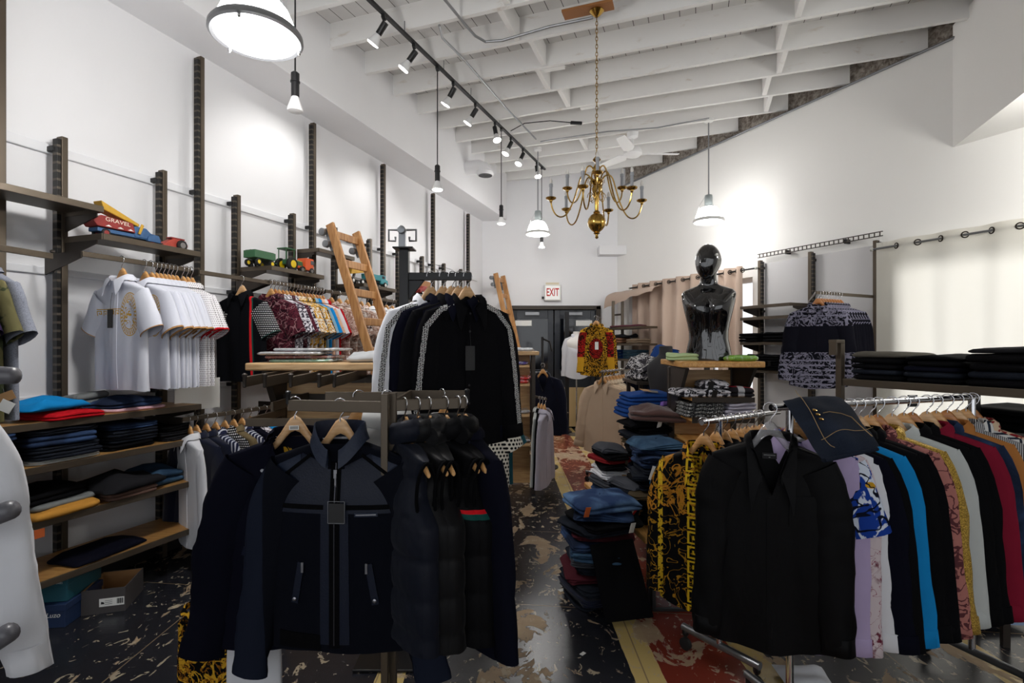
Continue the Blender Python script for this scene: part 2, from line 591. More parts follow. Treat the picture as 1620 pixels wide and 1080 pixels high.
def hanger(label, loc, rz, m=None, W=.21, sd=.075, hw=None, group=None, dz=0.0):
    hw = hw or W - .028
    k = (round(W, 3), sd, round(hw, 3))
    if k not in _hang: _hang[k] = hanger_mb(hw, sd, W)
    m = m or HWOOD
    r = thing('wooden_hanger', label, 'hanger', loc, rz, group)
    link('shoulder_bar', shared((k, 'bar'), _hang[k][0], m, 'shoulder_bar'), r)
    link('hook', shared((k, 'hook'), _hang[k][1], CHROME, 'hook'), r)
    return r

def fit(s):
    for a, b in (('wooden hanger inside the', 'wooden hanger in'), (' short-sleeved', ''), (' long-sleeved', ''), ('wooden hanger in', 'hanger in'), (' with a black swing tag', ''), (' and a black swing tag', ''), (' with grey dots and', ' with'), (' second gold and black', ' gold and black'), ('black shirt with gold key band and scrolls', 'gold key band shirt'),  (' with red edging', ''), (' and dotted sleeves', ''), (' and tape,', ','), (' a brown collar patch', ' brown patch'), (' and white tag', ''), (', on the rack arm,', ','), ('with red and green', 'with red'), (' long ', ' '), (' on the upper shelf of the mannequin table', ' under the mannequin')):
        if len(s.replace(',', ' ').replace('-', 'x').split()) <= 16: break
        s = s.replace(a, b)
    return s
def face(dx, dy): return math.atan2(dx, -dy)

ORD = ['first', 'second', 'third', 'fourth', 'fifth', 'sixth', 'seventh', 'eighth', 'ninth', 'tenth', 'eleventh', 'twelfth', 'thirteenth', 'fourteenth', 'fifteenth', 'sixteenth', 'seventeenth', 'eighteenth', 'nineteenth', 'twentieth', 'last']

# ------------------------------------------------------------------ folded garments
def folded_mb(w, d, h, layers=3, seed=1, rough=.004, slump=0.0, n=44, rad=.03, jag=.006):
    mb = MB(); rings = []
    def outline(sx, sy, z, zf, k):
        r = []
        for i in range(n):
            a = 2 * PI * i / n
            x = sx * sgp(math.cos(a), .28); y = sy * sgp(math.sin(a), .3)
            x += jag * nz(a * 2 + seed, k * 1.7, seed * 3.3); y += jag * nz(a * 2 + seed * 5, k * 2.1 + 9, seed)
            zz = z + rough * zf * nz(x * 7 + seed, y * 7, seed * 2) - slump * zf * ((abs(x) / (w / 2)) ** 3 + .6 * (abs(y) / (d / 2)) ** 3)
            r.append(Vector((x, y, max(0.0, zz))))
        return r
    for m in range(layers):
        hh = h / layers; rr = hh * .5
        ox = jag * .8 * nz(seed, m * 3.7, 1)
        for k in range(5):
            ph = k / 4
            ins = rr * (1 - math.sqrt(max(0, 1 - (2 * ph - 1) ** 2))) * .9
            z = (m + ph) * hh
            rings.append([p + Vector((ox, ox, 0)) for p in outline(w / 2 - ins, d / 2 - ins, z, z / h, m)])
    for s in (.8, .55, .3, .06):
        rings.append(outline(w / 2 * s, d / 2 * s, h, 1, layers))
    mb.loft(rings, True, True, True)
    return mb
_fold = {}
def folded(name, label, cat, loc, rz, m, w=.36, d=.3, h=.03, layers=2, seed=1, group=None, tilt=(0, 0), slump=0.0, rough=.004, tagm=None, tagpos=None, strip_m=None, jag=.008):
    k = (w, d, h, layers, seed, slump, rough, jag)
    if k not in _fold: _fold[k] = folded_mb(w, d, h, layers, seed, rough, slump, jag=jag)
    o = link(name, shared((k, 'f'), _fold[k], m, name, 50))
    o.location = loc; o.rotation_euler = (tilt[0], tilt[1], rz)
    tag(o, label, cat, group)
    if tagm:
        x, y = tagpos or (w * .2, -d * .5 - .004)
        MB().box((x, y, h * .35), (.035, .002, .06), Euler((.25, .1, .2)).to_matrix()).build('price_tag', tagm, o, 0)
    if strip_m:
        MB().box((0, -d * .28, h + .0015), (w * .9, .03, .003)).build('waistband', strip_m, o, 0)
    return o
# ------------------------------------------------------------------ plan of the room
U = Vector((.33094, .94365, 0)); N = Vector((.94365, -.33094, 0))          # along / out of the long white wall with the uprights
V = Vector((-.42653, .90447, 0)); Q = Vector((-.90447, -.42653, 0))        # along / out of the window wall
def LX(Y): return -3.892 + .3507 * Y
def RX(Y): return 6.43 - .4716 * Y
def LW(Y, n, z): return Vector((LX(Y), Y, z)) + N * n
def RW(Y, n, z): return Vector((RX(Y), Y, z)) + Q * n
def zc(x, y): return 4.29 + .041 * (y - 4.9) + .02 * (x + 1.69)
YB = 9.55; YF = -2.6

def struct(name, mb, m, smooth=0, bevel=0, parent=None):
    o = mb.build(name, m, parent, smooth, bevel)
    if parent is None: o['kind'] = 'structure'
    return o

# floor: worn paint in bands over pale boards
def floor_mat():
    t = NT('worn painted floor')
    o = t.sep()
    x = t.mth('ADD', o[0], t.mth('MULTIPLY', t.mth('SUBTRACT', o[1], 2.5), .018))
    wob = t.mth('MULTIPLY', t.mth('SUBTRACT', t.noise(9, 3), .5), .012)
    x = t.mth('ADD', x, wob)
    blk, yel, red = lin((33, 34, 40)), lin((196, 172, 112)), lin((118, 46, 34))
    c = t.mix(band(t, x, .55, .69), blk, yel)
    c = t.mix(band(t, x, .69, 1.09), c, red)
    c = t.mix(band(t, x, 1.09, 1.23), c, yel)
    c = t.mix(band(t, x, -.62, -.49), c, yel)
    c = t.mix(band(t, x, 2.2, 2.34), c, yel)
    v = t.mapv((1.5, 1.0, 1))
    n1 = t.noise(2.9, 9, .7, v, .64)
    n2 = t.noise(13, 5, .8, t.mapv((1.5, 1, 1)), .6)
    side = t.step(o[0], -.55, -1.3)
    big = t.noise(.8, 2, 0)
    chips = t.step(t.mth('ADD', t.mth('SUBTRACT', n1, t.mth('MULTIPLY', side, .045)), t.mth('MULTIPLY', t.mth('SUBTRACT', big, .5), .5)), .552, .566)
    fine = t.step(t.mth('ADD', n2, t.mth('MULTIPLY', t.mth('SUBTRACT', big, .5), .25)), .604, .618)
    bare = t.mix(t.noise(14, 5), lin((138, 116, 92)), lin((178, 156, 126)))
    c = t.mix(t.mth('MULTIPLY', chips, .92), c, bare)
    c = t.mix(t.mth('MULTIPLY', fine, .75), c, lin((178, 164, 140)))
    scr = t.step(t.noise(3.2, 7, .3, t.mapv((26, 1.1, 1)), .7), .70, .74)
    c = t.mix(t.mth('MULTIPLY', scr, .5), c, lin((140, 132, 122)))
    sc2 = t.step(t.noise(2.2, 7, .3, t.mapv((2, 24, 1)), .7), .71, .76)
    c = t.mix(t.mth('MULTIPLY', sc2, .4), c, lin((150, 142, 130)))
    # board joints
    jx = t.mth('ABSOLUTE', t.mth('SUBTRACT', frac(t, t.mth('DIVIDE', o[0], 1.22)), .5))
    jy = t.mth('ABSOLUTE', t.mth('SUBTRACT', frac(t, t.mth('DIVIDE', t.mth('ADD', o[1], t.mth('MULTIPLY', o[0], .12)), 1.22)), .5))
    j = t.mth('LESS_THAN', t.mth('MINIMUM', jx, jy), .0028)
    c = t.mix(t.mth('MULTIPLY', j, .8), c, lin((128, 110, 88)))
    h = t.mth('ADD', t.mth('MULTIPLY', chips, -.6), t.mth('MULTIPLY', t.noise(5, 5, .5), .5))
    h = t.mth('ADD', h, t.mth('MULTIPLY', t.noise(2.6, 4, .2, t.mapv((1.4, 14, 1))), .35))
    t.bump(h, .3, .006)
    rg = t.mth('ADD', .27, t.mth('MULTIPLY', chips, .4))
    t.put(t.b.inputs['Roughness'], rg)
    m = t.fin(c, .3, spec=.45)
    t.put(t.b.inputs['Roughness'], rg)
    return m
fl = MB()
fl.prism([(LX(YF) - .15, YF - .15), (RX(YF) + .15, YF - .15), (RX(YB) + .15, YB + .15), (LX(YB) - .15, YB + .15)], -.1, 0)
struct('floor', fl, floor_mat())

def lbox(y0, y1, n0, n1, z0, z1, mb=None):
    mb = mb or MB(); pts = [LW(y0, n0, 0), LW(y0, n1, 0), LW(y1, n1, 0), LW(y1, n0, 0)]
    return mb.prism([(p.x, p.y) for p in pts], z0, z1)
def rbox(y0, y1, n0, n1, z0, z1, mb=None):
    mb = mb or MB(); pts = [RW(y0, n0, 0), RW(y1, n0, 0), RW(y1, n1, 0), RW(y0, n1, 0)]
    return mb.prism([(p.x, p.y) for p in pts], z0, z1)

struct('wall_left', lbox(YF, YB + .2, -.18, 0, 0, 4.75), WHITE)
sof = lbox(YF, YB + .05, -.02, .455, 3.79, 4.62)
struct('wall_left_soffit', sof, WHITE)
struct('trim_1', lbox(YF, 9.3, .0, .022, 2.655, 2.715), PANEL, bevel=.006)
struct('trim_2', lbox(YF, 9.3, .0, .018, 1.93, 1.975), PANEL, bevel=.005)
struct('trim_3', lbox(YF, 9.3, .0, .018, 1.17, 1.21), PANEL, bevel=.005)
struct('baseboard_left', lbox(YF, YB, .0, .03, 0, .12), M('dark baseboard', (24, 23, 24), .5))
# shallow raised panel on the far part of the wall
struct('trim_4', lbox(7.72, 8.35, .0, .03, 2.72, 3.45), WHITE, bevel=.006)

# back wall with the door opening
DX0, DX1, DZ = -.02, 1.545, 2.19
bw = MB()
bw.box((-1.0, YB + .09, 2.3), (1.96, .18, 4.9)); bw.box(((DX1 + 2.6) / 2, YB + .09, 2.3), (2.6 - DX1, .18, 4.9))
bw.box(((DX0 + DX1) / 2, YB + .09, (DZ + 4.75) / 2), (DX1 - DX0, .18, 4.75 - DZ))
struct('wall_back', bw, WHITE)
struct('trim_5', MB().box((1.83, YB - .12, 3.22), (.54, .24, .16)), WHITE, bevel=.006)
DOORM = M('dark blue door paint', (18, 24, 34), .35, coat=.3)
DGLASS = M('dark door glass', (9, 12, 18), .08, spec=.8)
for i, (a, b) in enumerate(((DX0, .76), (.78, DX1))):
    d = MB(); y = YB + .08; w = b - a; c = (a + b) / 2
    d.box((a + .05, y, 1.1), (.1, .045, 2.14)); d.box((b - .05, y, 1.1), (.1, .045, 2.14))
    d.box((c, y, 2.09), (w - .2, .045, .16)); d.box((c, y, .91), (w - .2, .045, .34))
    o = struct('door_%d' % (i + 1), d, DOORM, bevel=.004)
    MB().box((c, y, 1.53), (w - .2, .02, .98)).build('glass', DGLASS, o, 0)
    MB().box((c, y, .39), (w, .05, .72)).build('kick_panel', M('cream kick panel', (206, 176, 124), .45), o, 0)
    h = MB().tube([(a + .12, y - .07, 1.03), (b - .12, y - .07, 1.03)], .017, 10)
    for x in (a + .13, b - .13): h.box((x, y - .045, 1.03), (.03, .06, .05))
    h.build('push_bar', STEEL, o)
    MB().box((c + (.16 if i else -.16), y - .028, 1.93), (.3, .006, .1)).build('notice', PAPERW, o, 0)
    MB().box((c, y - .05, 2.1), (.26, .06, .06)).build('closer', STEEL, o, 0, .005)
struct('wall_back_light_block', MB().box(((DX0 + DX1) / 2, YB + .22, 1.1), (2.0, .06, 2.5)), DGLASS)  # dark slab added behind the doors to stop daylight leaking through their gap
fr = MB(); fr.box((DX0 - .03, YB - .01, 1.1), (.08, .06, 2.26)); fr.box((DX1 + .03, YB - .01, 1.1), (.08, .06, 2.26)); fr.box(((DX0 + DX1) / 2, YB - .01, DZ + .02), (DX1 - DX0 + .14, .06, .07))
struct('trim_6', fr, BRONZE_D, bevel=.003)

# window wall with two tall openings behind the curtains
WIN = [(6.9, 8.75, .75, 2.42), (3.0, 5.3, .5, 2.42)]
rw = MB(); zt = 4.372
cuts = [YF] + sorted([WIN[1][0], WIN[1][1], WIN[0][0], WIN[0][1]]) + [YB + .05]
for k in range(5):
    a, b = cuts[k], cuts[k + 1]
    w = next((w for w in WIN if abs(w[0] - a) < .01), None)
    if w is None: rbox(a, b, -.2, 0, 0, zt, rw)
    else:
        rbox(a, b, -.2, 0, 0, w[2], rw); rbox(a, b, -.2, 0, w[3], zt, rw)
struct('wall_right', rw, WALL_R)
def rubble():
    t = NT('rough brick and mortar')
    n = t.noise(18, 8, .5, None, .7)
    c = t.mix(t.step(n, .35, .7), lin((120, 108, 98)), lin((208, 200, 190)))
    t.bump(n, .9, .03)
    return t.fin(c, .95)
struct('wall_right_top', rbox(YF, YB + .05, -.32, -.13, zt - .02, 4.78), rubble())
struct('trim_7', MB().tube([RW(YB - .1, .012, zt + .005), RW(2.0, .012, zt + .005)], .014, 8), STEEL, 40)
def glass_mat():
    t = NT('window glass')
    tr = t.n('ShaderNodeBsdfTransparent'); gl = t.n('ShaderNodeBsdfGlossy'); gl.inputs['Roughness'].default_value = .02
    mx = t.n('ShaderNodeMixShader'); fz = t.n('ShaderNodeFresnel'); fz.inputs[0].default_value = 1.45
    t.l(fz.outputs[0], mx.inputs[0]); t.l(tr.outputs[0], mx.inputs[1]); t.l(gl.outputs[0], mx.inputs[2])
    t.l(mx.outputs[0], t.out.inputs[0])
    return t.mat
GLASS = glass_mat()
ALU = M('window frame white', (225, 226, 226), .4)
for i, (a, b, z0, z1) in enumerate(WIN):
    f = MB(); nm = (a + b) / 2
    for y0, y1 in ((a, a + .06), (nm - .03, nm + .03), (b - .06, b)): rbox(y0, y1, -.14, -.08, z0, z1, f)
    rbox(a, b, -.14, -.08, z0, z0 + .06, f); rbox(a, b, -.14, -.08, z1 - .06, z1, f)
    o = struct('window_%d' % (i + 1), f, ALU)
    rbox(a, b, -.115, -.105, z0, z1).build('pane', GLASS, o, 0)
# bulkhead that juts from the window wall near its top
A = Vector((RX(4.89), 4.89, 0)) - Vector((U.x, U.y, 0)) * .0
B_ = A - U * 2.9
bk = MB().prism([(A.x, A.y), (B_.x, B_.y), (RX(B_.y), B_.y)], 3.36, 4.5)
struct('wall_right_bulkhead', bk, WALL_R)

# shop front behind the viewer, glazed from knee height up
ff = MB(); x0, x1 = LX(YF) - .1, RX(YF) + .1
ff.box(((x0 + x1) / 2, YF - .08, .2), (x1 - x0, .16, .4)); ff.box(((x0 + x1) / 2, YF - .08, 4.25), (x1 - x0, .16, 1.1))
for k in range(6): ff.box((x0 + .1 + (x1 - x0 - .2) * k / 5, YF - .08, 2.05), (.14, .16, 3.4))
struct('wall_front', ff, WALL_R)
g = MB().box(((x0 + x1) / 2, YF - .08, 2.05), (x1 - x0 - .1, .012, 3.3))
struct('window_3', g, GLASS)

# ceiling boards and joists
def deck():
    t = NT('white ceiling boards')
    o = t.sep()
    k = t.mth('ADD', t.mth('MULTIPLY', o[0], N.x), t.mth('MULTIPLY', o[1], N.y))
    f = frac(t, t.mth('DIVIDE', k, .14))
    gap = t.mth('LESS_THAN', f, .045)
    c = t.mix(gap, t.mix(t.noise(5, 5), lin((214, 212, 210)), lin((232, 231, 230))), lin((70, 66, 64)))
    return t.fin(c, .7)
def joist_paint():
    t = NT('white joist paint')
    n = t.noise(3, 7, .4, t.mapv((1, 1, 3)), .65)
    c = t.mix(t.step(n, .6, .78), lin((240, 239, 237)), lin((214, 204, 192)))
    t.bump(t.noise(22, 5, .3), .12, .004)
    return t.fin(c, .62)
JOIST = joist_paint()
def sheet(off, x0, x1, y0, y1):
    return [Vector((x, y, zc(x, y) + off)) for x, y in ((x0, y0), (x1, y0), (x1, y1), (x0, y1))]
ce = MB(); ce.loft([sheet(.225, -5.2, 8.2, YF - .2, YB + .3), sheet(.30, -5.2, 8.2, YF - .2, YB + .3)])
struct('ceiling', ce, deck())
def face_pt(i):
    Y = 4.9 + .512 * i
    return Vector((-3.412 + .3507 * Y, Y, 0))
def joist_end(p):
    # along N to the window wall
    t = (RX(p.y) - p.x) / (N.x + .4716 * N.y)
    return t
for i in range(-13, 10):
    p = face_pt(i); t = min(joist_end(p) + .14, 12)
    j = MB(); a = p - N * .06; b = p + N * t
    za, zb = zc(a.x, a.y), zc(b.x, b.y)
    s = U * .021
    j.loft([[a - s + Vector((0, 0, za)), a + s + Vector((0, 0, za)), a + s + Vector((0, 0, za + .225)), a - s + Vector((0, 0, za + .225))],
            [b - s + Vector((0, 0, zb)), b + s + Vector((0, 0, zb)), b + s + Vector((0, 0, zb + .225)), b - s + Vector((0, 0, zb + .225))]])
    struct('ceiling_joist', j, JOIST)
# blocking between joists, two staggered lines
n_ = 0
for i in range(-3, 9):
    for base, dy in ((1.72, .05), (4.02, .04)):
        p = face_pt(i) + N * (base + (dy if i % 2 else -dy)); q = p + U * .5
        if q.x > RX(q.y) - .1: continue
        z = (zc(p.x, p.y) + zc(q.x, q.y)) / 2
        if base < 3 and i in (4, 5, 7): continue
        b = MB().bar(p + U * .012 + Vector((0, 0, z + .11)), q + U * .0 + Vector((0, 0, z + .11)), .05, .2)
        struct('ceiling_blocking', b, JOIST)
    # short cleats on joist undersides
for i, t in ((0, 4.02), (2, 1.74), (4, 1.9), (1, 4.1)):
    p = face_pt(i) + N * t
    struct('ceiling_cleat', MB().bar(p + U * .06 + Vector((0, 0, zc(p.x, p.y) + .012)), p + U * .06 + N * .22 + Vector((0, 0, zc(p.x, p.y) + .012)), .07, .03), JOIST)
pp = P(930, 6, 4.35)
struct('trim_8', MB().box((pp.x, pp.y, zc(pp.x, pp.y) - .012), (.42, .12, .02), Matrix.Rotation(-.34, 3, 'Z')), M('bare board', (150, 98, 52), .7, var=.2))

# ------------------------------------------------------------------ uprights and shelving on the long wall
def slot_mat():
    t = NT('slotted bronze channel')
    z = frac(t, t.mth('MULTIPLY', t.sep()[2], 20))
    c = t.mix(t.mth('LESS_THAN', z, .72), lin((82, 74, 64)), lin((26, 24, 23)))
    return t.fin(c, .45, .4)
SLOT = slot_mat()
TALL = [1.70, 2.886, 4.044, 5.229, 6.40, 7.61, 8.78]
SHORT = [1.99, 2.57, 3.168, 3.76, 4.365, 4.965, 5.54, 6.13, 6.72, 7.30, 7.93, 8.5]
def upright(Y, top, label, fam):
    b = LW(Y, .085, 0)
    r = thing('shelf_upright', label, 'upright', b, 0, fam)
    rot = Matrix((U, N, Vector((0, 0, 1)))).transposed()
    MB().box((0, 0, top / 2), (.034, .05, top), rot).build('post', BRONZE, r, 0, .003)
    MB().box(U * -.029 + Vector((0, 0, (top - .02) / 2)), (.022, .042, top - .02), rot).build('slotted_channel', SLOT, r, 0, .002)
    for z in (2.68, 1.95, 1.19):
        MB().box(N * -.045 + U * -.03 + Vector((0, 0, z)), (.03, .075, .03), rot).build('wall_clip', BLACKM, r, 0, .003)
for k, Y in enumerate(TALL):
    upright(Y, 3.72, 'tall bronze slotted upright reaching the soffit, %s of its kind counted from the back doors' % ORD[len(TALL) - 1 - k], 'tall wall uprights')
for k, Y in enumerate(SHORT):
    upright(Y, 2.755, 'short bronze slotted upright ending above the wall rail, %s counted from the back doors' % ORD[len(SHORT) - 1 - k], 'short wall uprights')

SHELFW = WOOD('shelf board', (150, 106, 56), (188, 144, 86), axis=0)
def wall_shelf(label, y0, y1, z, n0=.116, n1=.44, group='bronze wall shelves', board=BRONZE, W=LW, dirs=(U, N), th=.036, brackets=True):
    a = W(y0, n0, z); r = thing('clothes_shelf', label, 'shelf', a, 0, group)
    pts = [W(y0, n0, 0), W(y0, n1, 0), W(y1, n1, 0), W(y1, n0, 0)]
    pts = [p - Vector((a.x, a.y, 0)) for p in pts]
    m = MB().prism([(p.x, p.y) for p in pts], -.012, 0); m.build('board', board, r, 0)
    e = MB()
    for i, j in ((0, 1), (1, 2), (2, 3)):
        c = sum(pts, Vector()) / 4
        p, q = pts[i], pts[j]
        e.bar(p + Vector((0, 0, -th / 2)), q + Vector((0, 0, -th / 2)), .012, th)
    e.build('edge_frame', BRONZE, r, 0, .002)
    if brackets:
        for y in (y0, y1):
            p0, p1 = W(y, n0, z) - a, W(y, n1 - .05, z) - a
            u = dirs[0] * .004
            b = MB()
            b.loft([[p0 - u + Vector((0, 0, -th)), p0 + u + Vector((0, 0, -th)), p0 + u + Vector((0, 0, -th - .09)), p0 - u + Vector((0, 0, -th - .09))],
                    [p1 - u + Vector((0, 0, -th)), p1 + u + Vector((0, 0, -th)), p1 + u + Vector((0, 0, -th - .02)), p1 - u + Vector((0, 0, -th - .02))]])
            b.build('bracket', BRONZE_D, r, 0)
    return r
ZT = 2.155
wall_shelf('empty bronze shelf high up beside the gravel truck shelf', 1.95, 3.168, 2.31)
wall_shelf('bronze shelf holding the gravel truck toy', 3.168, 3.76, ZT)
wall_shelf('bronze shelf holding the green tractor toy', 4.365, 4.965, ZT)
wall_shelf('bronze shelf higher than its neighbours behind the tall ladder', 4.99, 5.5, 2.42, n1=.36)
wall_shelf('bronze shelf holding the yellow and teal toy trucks', 5.54, 6.13, ZT)
wall_shelf('bronze shelf with the red and brown toys behind the black shirt rail', 6.72, 7.30, ZT)
wall_shelf('empty bronze shelf close to the ladder by the back doors', 7.93, 8.5, ZT)
LOWER = [(1.11, 'white wood low shelf'), (.885, ''), (.605, ''), (.29, '')]
for k, (z, _) in enumerate(LOWER):
    wall_shelf('long wood shelf with bronze edge, %s from the floor' % ['fourth', 'third', 'second', 'lowest'][k], 1.9, 3.72, z, n1=.5, group='low wall shelves', board=SHELFW)

def hang_bar(label, y0, y1, z, n=.43, group='bronze hanging bars', ends=True, W=LW, post=None, name='hanging_bar', w=.014, h=.03):
    a, b = W(y0, n, z), W(y1, n, z)
    r = thing(name, label, 'rail', a, 0, group)
    MB().bar((0, 0, -h / 2), b - a + Vector((0, 0, -h / 2)), w, h).build('bar', BRONZE, r, 0, .003)
    if ends:
        for y in (y0, y1):
            p = W(y, n, z) - a; q = W(y, .116, z) - a
            m = MB(); s = (U if W is LW else V) * .004
            m.loft([[p - s, p + s, p + s + Vector((0, 0, -.035)), p - s + Vector((0, 0, -.035))], [q - s, q + s, q + s + Vector((0, 0, -.12)), q - s + Vector((0, 0, -.12))]])
            m.build('bracket', BRONZE_D, r, 0)
    return a, b

# ------------------------------------------------------------------ window wall shelving
RU = [(6.73, 'window-wall upright beside the beige curtain'), (6.11, 'window-wall upright between the pale panels'), (5.46, 'window-wall upright at the edge of the cream curtain')]
for Y, lab in RU:
    b = RW(Y, .085, 0); r = thing('shelf_upright', 'bronze ' + lab, 'upright', b, 0, 'window wall uprights')
    rot = Matrix((V, Q, Vector((0, 0, 1)))).transposed()
    MB().box((0, 0, 1.3), (.04, .05, 2.6), rot).build('post', BRONZE, r, 0, .003)
    MB().box(V * -.031 + Vector((0, 0, 1.29)), (.022, .042, 2.58), rot).build('slotted_channel', SLOT, r, 0, .002)
    for z in (2.5, 1.95, 1.19): MB().box(Q * -.045 + V * -.03 + Vector((0, 0, z)), (.03, .075, .03), rot).build('wall_clip', BLACKM, r, 0, .003)
LPANEL = M('pale grey wall panel', (206, 205, 206), .5)
for k, (a, b) in enumerate(((6.15, 6.7), (5.42, 6.08))):
    struct('trim_%d' % (9 + k), rbox(a, b, .03, .05, .5, 2.56), LPANEL, bevel=.003)
tr = thing('ladder_rail', 'black slotted rail running along the top of the window-wall uprights', 'rail', RW(6.76, .09, 2.66))
a = RW(6.76, .09, 2.66); b = RW(5.4, .09, 2.66)
MB().bar((0, 0, .022), b - a + Vector((0, 0, .022)), .012, .009).bar((0, 0, -.022), b - a + Vector((0, 0, -.022)), .012, .009).build('bar', BRONZE_D, tr, 0)
m = MB()
for k in range(28): m.box((b - a) * ((k + .5) / 28), (.009, .009, .044))
m.build('rung', BRONZE_D, tr, 0)['kind'] = 'stuff'
for Y in (6.4, 5.75): MB().box(RW(Y, .05, 2.65) - a, (.025, .08, .05), Matrix((V, Q, Vector((0, 0, 1)))).transposed()).build('wall_clip', BLACKM, tr, 0, .003)
for z, lab in ((2.0, 'empty bronze shelf, top of the four beside the beige curtain'), (1.86, 'empty bronze shelf, second of the four beside the beige curtain'), (1.555, 'bronze shelf carrying folded black trousers beside the beige curtain'), (1.22, 'bronze shelf with black clothes below the folded black trousers')):
    wall_shelf(lab, 6.11, 6.73, z, group='window wall shelves', W=RW, dirs=(V, Q))
# ------------------------------------------------------------------ lamps and things overhead
def spot(loc, aim, power, ang=60, size=.03, c=(1, .98, .95), blend=.6, parent=None):
    d = bpy.data.lights.new('spot_light', 'SPOT'); d.energy = power; d.spot_size = R(ang); d.spot_blend = blend; d.shadow_soft_size = size; d.color = c
    o = bpy.data.objects.new('spot_light', d); col.objects.link(o)
    o.location = loc; o.rotation_euler = Vector(aim).to_track_quat('-Z', 'Y').to_euler()
    return o
def bulb_light(loc, power, size=.08, c=(1, .98, .96)):
    d = bpy.data.lights.new('bulb_light', 'POINT'); d.energy = power; d.shadow_soft_size = size; d.color = c
    o = bpy.data.objects.new('bulb_light', d); col.objects.link(o); o.location = loc
    return o
LIT = M('lit bulb face', (255, 252, 246), .5, emit=12)
LITD = M('lit dome glass', (255, 253, 250), .5, emit=20)
BULBW = M('white bulb body', (225, 225, 225), .35)
GALV = M('galvanised conduit', (150, 152, 154), .4, .6)
BLACKT = M('black track', (20, 20, 22), .45)

ta = P(590, 0, 4.15); tb = P(862, 270, 8.69)
ta.z = zc(ta.x, ta.y) - .035; tb.z = zc(tb.x, tb.y) - .035
td = (tb - ta).normalized()
def on_track(px):
    # where the track passes this bearing
    r = (px - CX) / F
    t = (ta.x - r * ta.y) / (r * td.y - td.x)
    return ta + td * t
t0 = on_track(467) - td * .5
trk = thing('track_rail', 'long black lighting track running under the joists', 'track light', t0)
MB().bar((0, 0, -.012), tb - t0 + Vector((0, 0, -.012)), .036, .024).build('track', BLACKT, trk, 0, .003)
m = MB()
for px in (640, 702, 745, 790, 830): p = on_track(px) - t0; m.tube([p, p + Vector((0, 0, .1))], .004, 6)
m.build('hanger_rod', STEEL, trk)
aims = [(-.62, .22), (-.62, .1), (-.5, .2), (-.55, .15), (.15, -.2), (-.4, -.1), (-.35, -.2), (.1, -.25)]
for k, px in enumerate((607, 655, 717, 752, 783, 808, 827, 849)):
    p = on_track(px); a = aims[k]
    d = (Vector((a[0], a[1], -.8))).normalized()
    r = thing('track_spotlight',  'black track spotlight with a lit reflector bulb, %s in line toward the back wall' % ORD[k], 'spotlight', p + Vector((0, 0, -.0255)), 0, 'track spotlights')
    MB().box((0, 0, -.015), (.03, .05, .03)).tube([(0, 0, -.02), (0, 0, -.07)], .008, 8).build('track_adapter', BLACKT, r)
    c = Vector((0, 0, -.085))
    MB().lathe([(.020, -.03), (.027, -.028), (.027, .075), (.024, .08)], c, 18, d).build('lamp_holder', BLACKT, r)
    b = MB().lathe([(.02, .075), (.026, .09), (.047, .15), (.05, .165)], c, 20, d, cap=False).build('bulb', BULBW, r)
    MB().lathe([(.05, .163), (.046, .172), (.02, .176), (.001, .177)], c, 20, d).build('lens', LIT, b)
    spot(p + Vector((0, 0, -.11)) + d * .2, d, 25 if a[0] < -.3 else 22, 74, .05)
# bulbs hanging on black leads
for k, (px, zb) in enumerate(((467, 3.02), (692, 3.05), (793, 3.10), (857, 3.12))):
    p = on_track(px); L = p.z - zb
    r = thing('pendant_bulb', 'reflector bulb on a long black lead, %s from the big dome lamp' % ORD[k], 'pendant light', p + Vector((0, 0, -.0255)), 0, 'pendant bulbs on the track')
    MB().box((0, 0, -.015), (.034, .06, .03)).build('track_adapter', BLACKT, r, 0, .003)
    MB().tube([(0, 0, -.02), (0, 0, -L + .26)], .0055, 8).build('lead', BLACKT, r)
    MB().lathe([(.012, 0), (.026, -.012), (.026, -.06), (.03, -.062), (.03, -.07), (.025, -.072), (.025, -.16), (.02, -.165)], (0, 0, -L + .27), 18).build('lamp_holder', BLACKT, r)
    b = MB().lathe([(.02, 0), (.028, -.02), (.047, -.075), (.05, -.088)], (0, 0, -L + .112), 20, cap=False).build('bulb', BULBW, r)
    MB().lathe([(.05, -.087), (.046, -.096), (.02, -.1), (.001, -.101)], (0, 0, -L + .112), 20).build('lens', BULBW if k == 0 else LIT, b)
    if k: spot(p + Vector((0, 0, -L - .02)), (-.1, 0, -1), 28, 110, .05)

